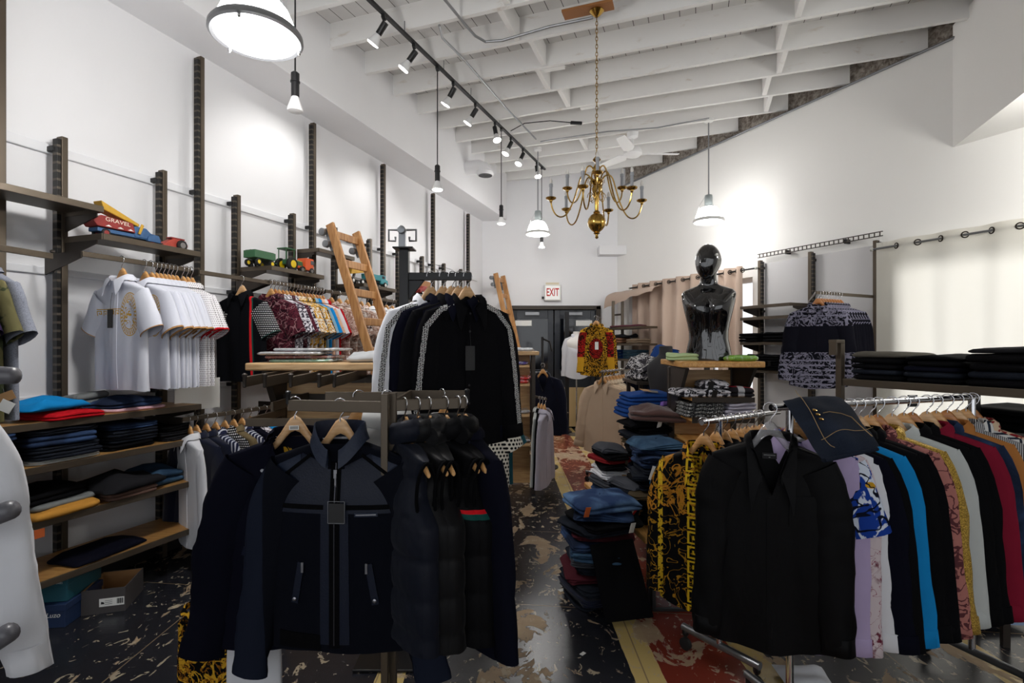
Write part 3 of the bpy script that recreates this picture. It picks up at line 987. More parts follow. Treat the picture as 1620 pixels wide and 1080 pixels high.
def dome(label, c, top, d=.36, power=60, lead=True):
    r = thing('dome_pendant', label, 'pendant light', (c.x, c.y, top), 0, 'glass dome pendant lamps')
    z = c.z - top; k = d / 2
    MB().lathe([(.045, 0), (.06, -.01), (.055, -.045), (.02, -.06)], (0, 0, 0), 20).build('ceiling_cup', M('white enamel', (228, 228, 226), .35), r)
    MB().tube([(0, 0, -.05), (0, 0, z + .3)], .009, 8).build('stem', GALV, r)
    MB().lathe([(.02, .33), (.045, .32), (.05, .29), (.05, .19), (.062, .175), (.062, .165)], (0, 0, z), 20).build('lamp_housing', M('grey lamp housing', (150, 158, 158), .4, .4), r)
    s = MB().lathe([(.06, .17), (.1 * d / .36, .155), (.135 * d / .36, .11), (.16 * d / .36, .045), (k * .95, 0)], (0, 0, z), 32, cap=False).build('glass_shade', LITD, r, 60)
    MB().lathe([(k * .95, .016), (k * 1.02, .012), (k * 1.08, -.004), (k * 1.085, -.022), (k * 1.03, -.03), (k * .95, -.026), (k * .92, -.012)], (0, 0, z), 48, cap=False).build('rim', STEEL if d > .37 else M('white enamel', (228, 228, 226), .35), s)
    MB().lathe([(k * .93, -.008), (k * .6, -.018), (.001, -.02)], (0, 0, z), 32).build('lens', LITD, s)
    q = MB()
    for a in (.6, 2.7, 4.8) if d > .37 else (): q.lathe([(.004, 0), (.008, -.008), (.008, -.022), (.003, -.028)], (k * 1.0 * math.cos(a), k * 1.0 * math.sin(a), z - .02), 10)
    if d > .37: q.build('thumb_screw', CHROME, s)
    w = MB()
    for a in (.6, 2.7, 4.8): w.tube([(.05 * math.cos(a), .05 * math.sin(a), z + .3), (.115 * math.cos(a), .115 * math.sin(a), z + .19), (k * 1.0 * math.cos(a), k * 1.0 * math.sin(a), z)], .0014, 5)
    w.build('stay_wire', CHROME, r)
    bulb_light((c.x, c.y, c.z - .14), power, .16)
    return r
c = P(406, 52, 2.5); dome('large glowing glass dome pendant with chrome rim beside the white soffit', c, zc(c.x, c.y), .385, 50)
c = P(851, 368, 7.75); dome('glowing glass dome pendant hanging just before the back doors beside the brass chandelier', c, zc(c.x, c.y) , .34, 18)
c = P(1121, 348, 6.76); dome('glowing glass dome pendant hanging before the window wall', c, zc(c.x, c.y), .36, 10)

r = thing('bulkhead_fill_lamp', 'added globe lamp hung out of view to brighten the bulkhead underside', 'pendant light', (3.95, 3.2, 3.36))  # fill lamp added outside the view to brighten the bulkhead's underside
MB().lathe([(.05, 0), (.05, -.02), (.01, -.025)], (0, 0, 0), 18).tube([(0, 0, -.02), (0, 0, -.4)], .006, 8).build('stem', GALV, r)
MB().lathe([(.03, -.38), (.075, -.41), (.1, -.48), (.075, -.55), (.03, -.58), (.001, -.585)], (0, 0, 0), 24).build('globe', M('added fill lamp glow', (255, 252, 246), .5, emit=110), r)

# conduit runs
m = MB()
def zp(px, py, dz=-.02):
    # the ceiling-plane point seen at (px, py)
    Y = 6.0
    for _ in range(20):
        p = P(px, py, Y); Y = F * (zc(p.x, p.y) + dz - H) / (CY - py)
    return P(px, py, Y)
pth = [zp(700, -5), zp(737, 40), zp(752, 57), zp(768, 66), zp(795, 64), zp(870, 42), zp(938, 28)]
r = thing('ceiling_conduit', 'bent grey conduit leading across the joists to the brass chandelier', 'conduit', pth[0], 0, 'grey ceiling conduits')
MB().tube(pth, .012, 8).build('tube', GALV, r, world=True)
pth = [zp(695, 40), zp(700, 60), zp(735, 95), zp(800, 170), zp(848, 220)]
r = thing('ceiling_conduit', 'straight grey conduit running beside the black lighting track', 'conduit', pth[0], 0, 'grey ceiling conduits')
MB().tube(pth, .011, 8).build('tube', GALV, r, world=True)
pth = [zp(855, 224), zp(960, 208), zp(1040, 202), zp(1122, 187)]
r = thing('ceiling_conduit', 'thin grey conduit joining the two far dome pendants past the fan', 'conduit', pth[0], 0, 'grey ceiling conduits')
MB().tube(pth, .010, 8).build('tube', GALV, r, world=True)
pth = [zp(808, 207), zp(830, 195), zp(870, 191), zp(905, 194)]
r = thing('loose_cable', 'loose black cable with a plug hanging between the joists', 'cable', pth[0])
MB().tube(pth, .006, 6).build('cable', BLACKM, r, world=True)
MB().bar(pth[-1] - Vector((.02, 0, 0)), pth[-1] + Vector((.13, .02, .0)), .04, .035).build('plug', BLACKM, r, 0, .006, world=True)

# white duct elbow on the soffit
p = LW(7.95, .455, 4.16)
r = thing('duct_outlet', 'short white air duct with a round grille sticking out of the soffit', 'duct', p)
MB().tube([N * -.02, N * .2, N * .27 + Vector((0, 0, -.03)), N * .3 + Vector((0, 0, -.1))], .1, 20).build('duct_pipe', WHITE, r, 50)
MB().lathe([(.12, .02), (.125, 0), (.12, -.02), (.11, -.03)], N * .3 + Vector((0, 0, -.11)), 24).build('collar', WHITE, r)
m = MB()
for k in range(4): m.lathe([(.1 - k * .022, .0), (.1 - k * .022, -.006), (.09 - k * .022, -.006), (.09 - k * .022, 0)], N * .3 + Vector((0, 0, -.142)), 24)
m.build('grille', M('dark grille', (90, 90, 92), .5), r)

# ceiling fan
hub = P(1001, 243, 7.2); r = thing('ceiling_fan', 'white three-blade ceiling fan hanging beyond the chandelier', 'fan', (hub.x, hub.y, zc(hub.x, hub.y)))
dz = hub.z - zc(hub.x, hub.y)
FANW = M('white fan enamel', (238, 238, 238), .35)
MB().lathe([(.03, 0), (.08, -.01), (.07, -.07), (.02, -.09)], (0, 0, 0), 20).build('canopy', FANW, r)
MB().tube([(0, 0, -.08), (0, 0, dz + .06)], .014, 10).build('downrod', FANW, r)
MB().lathe([(.03, .09), (.1, .07), (.125, .03), (.125, -.01), (.09, -.04), (.02, -.05)], (0, 0, dz), 28).build('motor', FANW, r)
for a in (R(3), R(123), R(243)):
    e = Vector((math.cos(a), math.sin(a), 0)); f = Vector((-math.sin(a), math.cos(a), .22))
    b = MB()
    rows = []
    for s, w in ((.1, .03), (.16, .045), (.2, .075), (.4, .07), (.62, .055), (.64, .045)):
        rows.append([e * s + f * (-w) + Vector((0, 0, dz)), e * s + f * w + Vector((0, 0, dz)), e * s + f * w + Vector((0, 0, dz + .008)), e * s - f * w + Vector((0, 0, dz + .008))])
    b.loft(rows).build('blade', FANW, r, 0)

# chandelier
cc = P(944, 352, 4.35); topz = zc(cc.x, cc.y)
r = thing('chandelier', 'brass branched chandelier with grey candle sleeves hanging from a chain', 'chandelier', (cc.x, cc.y, topz))
z0 = cc.z - topz           # ball centre
MB().lathe([(.012, .0), (.055, -.005), (.06, -.03), (.03, -.06), (.012, -.075)], (0, 0, 0), 24).build('ceiling_canopy', BRASS, r)
ch = MB(); n = int((-z0 - .62) / .032); 
for k in range(n):
    z = -.08 - k * .032
    ax = Vector((1, 0, 0)) if k % 2 else Vector((0, 1, 0))
    pts = [ax * (.009 * math.cos(t)) + Vector((0, 0, z - .016 + .021 * math.sin(t))) for t in [2 * PI * i / 8 for i in range(9)]]
    ch.tube(pts, .003, 5)
ch.build('chain', BRASS, r)['kind'] = 'stuff'
MB().lathe([(.004, .56), (.012, .55), (.03, .53), (.034, .52), (.012, .5), (.01, .49), (.03, .46), (.036, .43), (.03, .4), (.012, .375), (.02, .36), (.05, .35), (.052, .34), (.02, .33), (.03, .31), (.042, .28), (.03, .24), (.018, .22), (.016, .1), (.03, .085), (.02, .07)], (0, 0, z0), 28).build('baluster', BRASS, r)
MB().lathe([(.02, .08), (.05, .06), (.07, .03), (.076, 0), (.07, -.03), (.05, -.058), (.026, -.078), (.02, -.085), (.028, -.09), (.012, -.1), (.012, -.118), (.016, -.125), (.004, -.135)], (0, 0, z0), 32).build('ball', BRASS, r)
CANDLE = M('grey candle sleeve', (150, 152, 156), .5); FLAME = M('clear candle bulb', (214, 210, 204), .1)
def chand_arm(a, R_, zcup, s):
    e = Vector((math.cos(a), math.sin(a), 0))
    pr = [(.03, .17), (.06, .235), (.10, .255), (.135, .225), (.165, .13), (.20, .02), (.25, -.075), (.30, -.105), (.345, -.085), (.375, -.03), (.385, .03)]
    k = R_ / .385
    pts = [e * (q[0] * k) + Vector((0, 0, q[1] * s + zcup)) for q in pr]
    sm = []
    for i in range(len(pts) - 1):
        p0, p1, p2, p3 = pts[max(0, i - 1)], pts[i], pts[i + 1], pts[min(len(pts) - 1, i + 2)]
        for t in (0, .33, .66):
            sm.append(.5 * ((2 * p1) + (p2 - p0) * t + (2 * p0 - 5 * p1 + 4 * p2 - p3) * t * t + (3 * p1 - 3 * p2 + p3 - p0) * t ** 3))
    sm.append(pts[-1])
    arm = MB().tube(sm, .0062, 8).build('branch', BRASS, r)
    c = e * R_ + Vector((0, 0, zcup + .03))
    MB().lathe([(.006, -.02), (.012, -.012), (.014, 0), (.04, .012), (.044, .02), (.04, .024), (.014, .02)], c, 20).build('drip_pan', BRASS, arm)
    MB().lathe([(.013, .018), (.013, .11), (.016, .112), (.016, .135), (.012, .138)], c, 12).build('candle', CANDLE, arm)
    MB().lathe([(.008, .136), (.014, .15), (.013, .162), (.006, .18), (.001, .188)], c, 10).build('candle_bulb', FLAME, arm)
    # scroll below the branch root
    q = [e * (.05 + .03 * math.cos(t) * (1 - t / 12)) + Vector((0, 0, zcup + .06 + .05 * math.sin(t) * (1 - t / 12))) for t in [i * .5 for i in range(16)]]
    MB().tube(q, .003, 5).build('scroll', BRASS, arm)
for k in range(6): chand_arm(R(5 + 60 * k), .385, z0 + .145, 1.0)
for a in (262, 148, 28): chand_arm(R(a), .27, z0 + .28, .8)

# exit sign
p = P(874, 463, YB - .045); r = thing('exit_sign', 'white exit sign with red EXIT letters above the back doors', 'sign', p)
MB().box((0, 0, 0), (.3, .075, .29)).build('case', M('sign case', (226, 226, 222), .5), r, 0, .008)
MB().box((0, -.0385, 0), (.26, .003, .24)).build('face_plate', M('lit sign face', (250, 250, 246), .5, emit=.12), r, 0)
text_part('lettering', 'EXIT', .2, M('exit red', (190, 18, 24), .5), r, (0, -.0415, .0), (1, 0, 0), (0, 0, 1), False, .56, .004)
MB().box((-.17, 0, -.09), (.05, .05, .04)).build('lamp_stub', BLACKM, r, 0, .004)
MB().box((0, .03, .16), (.24, .02, .06)).build('tape_patch', M('old cream patch', (216, 204, 178), .8), r, 0)

# ------------------------------------------------------------------ curtains
def curtain_mat(name, c, tr):
    t = NT(name); c = lin(c)
    f = t.noise(260, 2, 0, t.mapv((1, 1, 1)))
    t.bump(f, .1, .002)
    t.fin(t.mix(t.noise(4, 3), tuple(x * .95 for x in c[:3]) + (1,), c), .9, sheen=.1)
    tl = t.n('ShaderNodeBsdfTranslucent'); tl.inputs[0].default_value = c
    mx = t.n('ShaderNodeMixShader'); mx.inputs[0].default_value = tr
    t.l(t.b.outputs[0], mx.inputs[1]); t.l(tl.outputs[0], mx.inputs[2]); t.l(mx.outputs[0], t.out.inputs[0])
    return t.mat
BEIGE = curtain_mat('beige curtain cloth', (190, 168, 152), .16)
CREAM = curtain_mat('cream curtain cloth', (238, 235, 226), .55)
def curtain(label, y0, y1, n, z0, z1, m, waves, amp, rodz, W=RW, name='curtain', group=None, skew=0.0):
    L = (W(y1, 0, 0) - W(y0, 0, 0)).length
    base = W(y0, n, z0); r = thing(name, label, 'curtain', base, 0, group)
    d = (W(y1, 0, 0) - W(y0, 0, 0)).normalized(); nn = Q
    nu, nv = waves * 12, 22; rows = []
    for j in range(nv + 1):
        t = j / nv; row = []
        for i in range(nu + 1):
            s = i / nu
            ph = s * waves * 2 * PI
            wob = .6 * nz(s * 5, t * 2, 3)
            a = amp * (1 + .35 * nz(s * waves * .5, 3.1, t * 1.5)) * (.75 + .25 * (1 - t))
            off = a * math.sin(ph + wob * (1 - t)) + .012 * nz(s * 30, t * 4, 1) * (1 - t)
            x = s * L + .018 * nz(s * 9, t * 2, 7) * (1 - t) - skew * (1 - t) * (s - .5) 
            row.append(d * x + nn * off + Vector((0, 0, t * (z1 - z0))))
        rows.append(row)
    mb = MB().loft(rows, False, False, False)
    o = mb.build('cloth', m, r, 60)
    for k in range(waves * 2):
        s = (k + .5) / (waves * 2)
        ph = s * waves * 2 * PI
        a = 1 if k % 2 == 0 else -1
        c = d * ((k * .5 + (.0 if 1 else 0)) / waves * L) + Vector((0, 0, rodz - z0))
        tilt = (d * .6 + nn * (.8 if k % 2 == 0 else -.8)).normalized()
        ax = (d * (amp * 6.28 * waves / L) ** 0 * 1.0)
        tang = (d * (L / waves / 6.28) + nn * amp * (1 if k % 2 == 0 else -1)).normalized()
        nrm = tang.cross(Vector((0, 0, 1))).normalized()
        ring = [c + tang * (.026 * math.cos(q)) + Vector((0, 0, .026 * math.sin(q))) for q in [2 * PI * i / 18 for i in range(19)]]
        MB().tube(ring, .006, 6).build('grommet', M('dark grommet', (52, 46, 40), .3, .8), r)
    return r
def rod(label, y0, y1, n, z, m, rad=.011):
    a = RW(y0, n, z); b = RW(y1, n, z); r = thing('curtain_rod', label, 'rod', a, 0, 'curtain rods')
    MB().tube([(0, 0, 0), b - a], rad, 10).build('rod', m, r)
    for f in (.0, .5, 1.0):
        p = (b - a) * f; MB().bar(p, p - Q * (n - .0), .012, .012).build('wall_bracket', m, r, 0)
    for p in (Vector((0, 0, 0)), b - a): MB().lathe([(.004, -.02), (.018, -.01), (.018, .01), (.004, .02)], p, 12, b - a).build('finial', M('pale finial', (196, 196, 190), .4), r)
rod('black curtain rod over the beige curtain', 6.73, 9.05, .16, 2.50, BLACKM)
rod('chrome curtain rod over the cream curtain', 3.0, 5.46, .16, 2.50, STEEL)
curtain('beige grommet curtain, wider part away from the pale shelving', 7.36, 8.98, .16, .45, 2.555, BEIGE, 6, .07, 2.50, group='beige curtains')
curtain('beige grommet curtain, narrow part next to the bronze shelves', 6.92, 7.29, .16, .45, 2.555, BEIGE, 2, .06, 2.50, group='beige curtains')
curtain('long cream curtain glowing with daylight behind the black trousers', 2.7, 5.42, .16, .25, 2.56, CREAM, 8, .035, 2.50)

# ------------------------------------------------------------------ ladders
def ladder(label, top, w, lean, nr, fam):
    foot = Vector((top.x, top.y, 0)) + N * lean; foot.z = 0
    r = thing('rolling_ladder', label, 'ladder', foot, 0, fam)
    d = (top - foot); e = d.normalized()
    s = U * w
    for k in (0, 1):
        o = s * k
        side = MB(); 
        m = Matrix((U, e.cross(U) * -1, e)).transposed()
        side.bar(o, d + o, .03, .085, N); o_ = side.build('side_rail', LADDER, r, 0, .006)
        b = MB()
        b.bar(d + o - e * .04 - N * .05, d + o - e * .26 - N * .05, .012, .05, N)
        for q in (.08, .2): b.lathe([(.02, -.02), (.034, -.016), (.034, .016), (.02, .02)], d + o - e * q - N * .085 - U * .03, 14, U)
        b.build('rail_roller', STEEL, o_)
    L = d.length
    for k in range(nr):
        p = e * (L - .1 - k * .285)
        MB().bar(p, p + s, .07, .022, N).build('rung', LADDER, r, 0, .006)
top = P(522, 354, 4.8); ladder('tall light-wood rolling ladder leaning by the long wall beside the hanging shirts', top, .39, .95, 9, 'rolling wooden ladders')
top = P(784, 432, 9.0); ladder('light-wood rolling ladder standing beside the back doors', top, .36, .62, 9, 'rolling wooden ladders')
# ------------------------------------------------------------------ cloth palette
WHT = FAB('white cotton', (222, 223, 228), .85, var=.02)
BLK = FAB('black cotton', (11, 11, 14), .8, var=.15)
BLK2 = FAB('soft black wool', (14, 14, 16), .9)
NVY = FAB('dark navy wool', (13, 14, 26), .9)
NVY2 = FAB('navy suiting', (20, 24, 42), .85, .2, .1)
GRYL = FAB('light grey cotton', (190, 194, 192), .85, var=.05)
CHAR = FAB('charcoal cotton', (30, 30, 33), .85)
BRN = FAB('brown corduroy', (86, 62, 58), .9, .3)
OLV = FAB('olive cotton', (84, 86, 62), .9)
KHA = FAB('khaki cotton', (112, 98, 72), .9)
def denim(name, c, c2):
    if name in _mats: return _mats[name]
    t = NT(name)
    n = t.noise(4.5, 4, .6); w = t.noise(420, 1, 0, t.mapv((1, 1, .3)))
    k = t.mix(t.step(n, .42, .72), lin(c), lin(c2))
    k = t.mix(t.mth('MULTIPLY', w, .07), k, lin((120, 135, 160)))
    cloth_bump(t, 700, .3)
    _mats[name] = t.fin(k, .88, 0, 0, 0, .07); return _mats[name]
DEN = denim('dark denim', (18, 27, 48), (50, 72, 110))
DEN2 = denim('mid denim', (34, 52, 86), (78, 106, 140))
DEN3 = denim('black denim', (11, 12, 17), (22, 25, 33))
DEN4 = denim('teal denim', (34, 58, 82), (64, 94, 120))
COB = FAB('cobalt chino', (32, 66, 128), .9)
GOLDP = (206, 158, 52)

def polo_print(t):
    o = t.sep()
    f = t.mth('LESS_THAN', o[1], 0.0)
    bx = t.mth('MULTIPLY', band(t, o[2], -.315, -.275), band(t, o[0], -.16, .045))
    k = t.mth('MULTIPLY', bx, fret(t, 25))
    dx = t.mth('MULTIPLY', t.mth('SUBTRACT', o[0], .115), 1.75); dz = t.mth('ADD', o[2], .31)
    d = t.mth('SQRT', t.mth('ADD', t.mth('MULTIPLY', dx, dx), t.mth('MULTIPLY', dz, dz)))
    ring = t.mth('MAXIMUM', band(t, d, .122, .128), band(t, d, .085, .091))
    rk = t.mth('MULTIPLY', band(t, d, .094, .119), t.mth('LESS_THAN', frac(t, t.mth('MULTIPLY', t.mth('ARCTAN2', dx, dz), 5.0)), .5))
    inn = t.mth('MULTIPLY', t.mth('LESS_THAN', d, .082), t.contour(26, .045, .8))
    return t.mth('MULTIPLY', f, t.mth('MAXIMUM', k, t.mth('MAXIMUM', ring, t.mth('MAXIMUM', rk, inn))))
POLO = PRINT('white polo pique with gold print', (214, 216, 226), [(polo_print, (206, 160, 56))])
TRIMG = FAB('tan sleeve trim', (176, 132, 84), .8)
LATT = PRINT('black knit with white dots', (14, 15, 19), [(lambda t: t.mth('SUBTRACT', 1.0, lattice(t, 62, .24, .3)), (214, 214, 214))])
LATW = PRINT('white knit with grey dots', (232, 230, 232), [(lambda t: t.mth('SUBTRACT', 1.0, lattice(t, 70, .2, .26)), (110, 104, 112))])
DOTW = PRINT('white cloth with black net', (226, 222, 210), [(lambda t: t.mth('SUBTRACT', 1.0, lattice(t, 34, .3, .36)), (22, 22, 24))])
def polo_stripe(a, b):
    return lambda t: t.mth('MULTIPLY', band(t, t.sep()[0], a, b), t.mth('LESS_THAN', t.sep()[1], 0.0))
BPOLO = PRINT('black pique with red and green stripe', (11, 12, 16), [(polo_stripe(.098, .116), (196, 30, 38)), (polo_stripe(.116, .126), (22, 74, 66))])
MAROON = PRINT('maroon print', (84, 34, 46), [(lambda t: t.contour(16, .05, 1.5), (40, 18, 26)), (lambda t: t.contour(10, .02, 1), (150, 112, 116))])
MARBLE = PRINT('white and ink marble print', (224, 220, 226), [(lambda t: t.contour(9, .05, 2.2, 5), (60, 54, 66)), (lambda t: t.step(t.noise(7, 4, 1), .62, .66), (44, 40, 52))])
WGOLD = PRINT('white shirt cloth with gold scrolls', (232, 226, 214), [(lambda t: t.contour(13, .055, 1.6, 3), (206, 158, 48)), (lambda t: t.contour(22, .03, 1.2), (170, 116, 30))])
BGOLD = PRINT('black shirt cloth with gold scrolls', (11, 11, 12), [(lambda t: t.contour(12, .06, 1.8, 3), (206, 158, 44)), (lambda t: t.contour(24, .03, 1.2), (150, 96, 26))])
GREYP = PRINT('grey and gold print', (72, 72, 80), [(lambda t: t.contour(14, .05, 1.4), (196, 150, 52)), (lambda t: t.step(t.noise(11, 3), .6, .64), (210, 205, 200))])
SKY = FAB('pale blue cotton', (140, 176, 200), .85)
PEACH = PRINT('peach print', (206, 150, 118), [(lambda t: t.step(t.voro(60), .25, .3), (222, 176, 146))])
REDC = FAB('red cotton', (186, 24, 34), .85)
BEIGEP = PRINT('beige baroque print', (190, 164, 150), [(lambda t: t.contour(8, .06, 2, 4), (150, 118, 104)), (lambda t: t.contour(15, .025, 1), (236, 228, 222))])
BEIGEB = PRINT('white and beige print with black border', (222, 214, 208), [(lambda t: t.contour(9, .06, 1.6, 4), (176, 148, 138)), (lambda t: t.mth('MULTIPLY', band(t, frac(t, t.mth('MULTIPLY', t.sep()[2], 3.1)), .0, .2), t.contour(30, .07, 1)), (30, 28, 34))])
BRIGHT = FAB('bright blue cotton', (24, 132, 198), .85)
SKYL = FAB('light sky poplin', (134, 186, 218), .8)
STRIPN = PRINT('navy and white stripe', (34, 38, 62), [(lambda t: stripes(t, 0, 40, .4), (196, 198, 208))])
PINKP = PRINT('pink and white print', (196, 96, 112), [(lambda t: t.step(t.noise(24, 3), .52, .56), (230, 222, 224))])
GEO = PRINT('black white and orange key print', (228, 224, 216), [(lambda t: fret(t, 26), (24, 28, 40)), (lambda t: t.mth('MULTIPLY', fret(t, 12), t.step(t.noise(8, 2), .55, .58)), (196, 110, 40))])
CAMO = PRINT('camouflage cotton', (96, 92, 62), [(lambda t: t.step(t.noise(9, 3, .5), .52, .55), (52, 58, 40)), (lambda t: t.step(t.noise(7, 3, .7), .62, .65), (140, 126, 92))])
HEATH = PRINT('grey heather jersey', (140, 144, 156), [(lambda t: t.step(t.noise(300, 2), .5, .6), (116, 120, 132))])
PURP = FAB('deep purple cotton', (38, 26, 52), .85)

def on_line(a, b, px):
    r = (px - CX) / F; d = b - a
    t = (a.x - r * a.y) / (r * d.y - d.x)
    return a + d * t

S_polo = shape('polo', .215, .66, .022, 'short', collar='shirt', seed=3, fold=.02, tail=.0, slen=.2, ry=.26)
S_polo2 = shape('polo b', .215, .66, .022, 'short', collar='shirt', seed=8, fold=.01, tail=.0, slen=.21, ry=.26)
S_polo0 = shape('polo a', .215, .66, .036, 'short', collar='shirt', seed=5, fold=.03, tail=.0, slen=.2, hi=1, cleaf=.06)
S_tee = shape('tee', .215, .68, .03, 'short', collar='band', seed=4, fold=.012, tail=0, placket=False, slen=.2)
S_haw = [shape('hawaii %d' % k, .21, .68, .02, 'short', collar='shirt', seed=11 + k, fold=.008, tail=.02, hi=2 if k else 0, ry=.22) for k in range(3)]
S_long = [shape('long %d' % k, .215, .74, .018, 'long', collar='shirt', seed=21 + k, fold=.008, hi=2 if k else 0, a1=6, sd=.08, ry=.22, r0=.075) for k in range(3)]

def hang(name, desc, where, cat, sh, m, p, f, group, hm=None, hgroup=None, hw=None, **k):
    "a garment and the hanger that carries it, hung at p and facing f"
    rz = face(*f) + rnd.uniform(-.05, .05)
    W = sh[1]['W']
    sd = k.pop('sd', .075)
    g = garment(name, desc + ', ' + where, cat, sh, m, p, rz, group, **k)
    short = desc
    h = hanger(fit('wooden hanger inside the ' + short + ', ' + where), p, rz, hm, W, sd, hw, hgroup or ('hangers of ' + group))
    return g, h

mU = (-U.x, -U.y)
# ---- white polos under the gravel truck
ra, rb = hang_bar('bronze bar carrying the white polos', 3.07, 3.70, 2.035)
where = 'under the gravel truck'
for k, px in enumerate((192, 228, 238, 245.5, 252, 258.5, 265, 271, 277.5)):
    p = on_line(ra, rb, px)
    d = ('white polo with gold print and a black swing tag' if k == 0 else 'white polo with tan sleeve edging, %s in line' % ORD[k])
    hang('polo_shirt', d, where, 'polo shirt', S_polo0 if k == 0 else (S_polo if k % 2 else S_polo2), POLO, p, mU, 'white polos', HWOOD, trim=TRIMG,
         tagged=(-.03, -.28, .045, .11, CARDK) if k == 0 else None)
r2 = hang_bar('thin bronze bar carrying the black polo', 3.76, 4.365, 2.03)
for k, px in enumerate((288, 295, 302)):
    p = on_line(ra, rb, px)
    hang('polo_shirt', 'white short-sleeved shirt with grey dots and red edging, %s of three' % ORD[k], 'by the tall upright', 'polo shirt', S_polo2, LATW, p, mU, 'white dotted shirts', HWOOD, trim=REDC)
ra, rb = r2
p = on_line(ra, rb, 382)
hang('polo_shirt', 'black polo with red and green stripe and dotted sleeves', 'beside the patterned shirts', 'polo shirt', S_polo0, BPOLO, p, (-.25, -.97), 'black polos', HWOOD2, sleeve_m=LATT, trim=GREEN_D, hw=.19)
# ---- patterned short-sleeved shirts
ra, rb = hang_bar('bronze bar carrying the patterned shirts under the tractor', 4.33, 4.98, 2.035)
items = [('maroon print', MAROON), ('maroon print', MAROON), ('white and ink marble print', MARBLE), ('white and ink marble print', MARBLE), ('dark maroon print', MAROON), ('grey marble print', MARBLE), ('gold scroll print', WGOLD), ('white shirt with gold scrolls', WGOLD), ('grey and gold print', GREYP), ('white shirt with gold scrolls', WGOLD), ('black shirt with gold scrolls', BGOLD), ('pale blue', SKY), ('bright blue', BRIGHT), ('peach print', PEACH), ('white', WHT), ('red', REDC)]
for k, (d, m) in enumerate(items):
    p = ra + (rb - ra) * (.06 + .9 * k / (len(items) - 1))
    dd = d if 'shirt' in d else d + ' short-sleeved shirt'
    hang('patterned_shirt', dd, '%s along the bar under the tractor' % ORD[k], 'shirt', S_haw[k % 3], m, p, mU, 'patterned shirts under the tractor', [HWOOD, HWOOD3][k % 2], hw=.17)
ra, rb = hang_bar('bronze bar behind the tall ladder', 5.0, 6.15, 2.03)
items = [('beige baroque print', BEIGEP), ('beige baroque print', BEIGEP), ('white and beige border print', BEIGEB), ('beige baroque print', BEIGEP), ('white border print', BEIGEB), ('white with red edging', WHT), ('black with red stripe', BPOLO), ('white dotted', LATW), ('white dotted', LATW), ('white with red edging', WHT)]
for k, (d, m) in enumerate(items):
    p = ra + (rb - ra) * (.06 + .86 * k / (len(items) - 1))
    hang('patterned_shirt', d + ' short-sleeved shirt', '%s along the bar behind the tall ladder' % ORD[k], 'shirt', S_haw[k % 3], m, p, mU, 'shirts behind the ladder', HWOOD, trim=REDC if 'red' in d or 'dotted' in d else None, hw=.17, tagged=(-.02, -.3, .05, .12, CARDK) if k == 2 else None)
# ---- low rail with shirts behind the navy coat
ra, rb = hang_bar('low bronze bar behind the navy coat', 3.62, 4.55, 1.03, n=.46)
items = [('navy', NVY2), ('navy', NVY2), ('white striped', STRIPN), ('grey print', LATT), ('khaki', KHA), ('navy and white striped', STRIPN), ('dark navy', NVY), ('white marble print', MARBLE), ('blue', BRIGHT), ('pink print', PINKP), ('pink print', PINKP), ('white and pink print', PINKP)]
for k, (d, m) in enumerate(items):
    p = ra + (rb - ra) * (.1 + .85 * k / (len(items) - 1))
    hang('hanging_shirt', d + ' shirt', '%s along the low bar behind the navy coat' % ORD[k], 'shirt', S_long[1 + k % 2], m, p, mU, 'shirts on the low bar', HWOOD, hw=.17)
p = LW(3.66, .47, 1.03)
hang('hanging_shirt', 'long white shirt with rolled hem', 'at the end of the low shelves', 'shirt', S_long[0], WHT, p, (-.6, -.8), 'white shirts by the low shelves', HWOOD)
S_key = shape('key shirt', .2, .62, .03, 'long', collar='shirt', seed=44, fold=.01)
# ---- tees on the near arm at the picture's edge
na, nb = Vector((-2.50, 2.16, 1.985)), P(83, 382, 2.72)
nb.z = 1.985
r = thing('hanging_bar', 'bronze arm with a knob end carrying the olive tee', 'rail', na, 0, 'bronze hanging bars')
MB().bar((0, 0, -.016), nb - na + Vector((0, 0, -.016)), .014, .032).build('bar', BRONZE, r, 0, .003)
MB().lathe([(.004, 0), (.011, .004), (.011, .014), (.004, .018)], nb - na, 12).build('end_knob', BRONZE_D, r)
MB().bar((-.04, -.0, -.02), Vector((-.55, .05, -.02)), .03, .04).build('wall_arm', BRONZE_D, r, 0, .003)
d = (nb - na).normalized()
for k, (q, m, ds) in enumerate(((-.02, WHT, 'white tee'), (.07, OLV, 'olive tee'), (.13, PURP, 'deep purple tee'), (.2, CAMO, 'camouflage tee'), (.27, HEATH, 'grey heather tee'))):
    hang('tee_shirt', ds, 'on the knob-ended bronze arm', 'tee', S_tee, m, na + d * q, (-d.x * .8 - .1, -d.y), 'tees on the near arm', HWOOD, hw=.17)

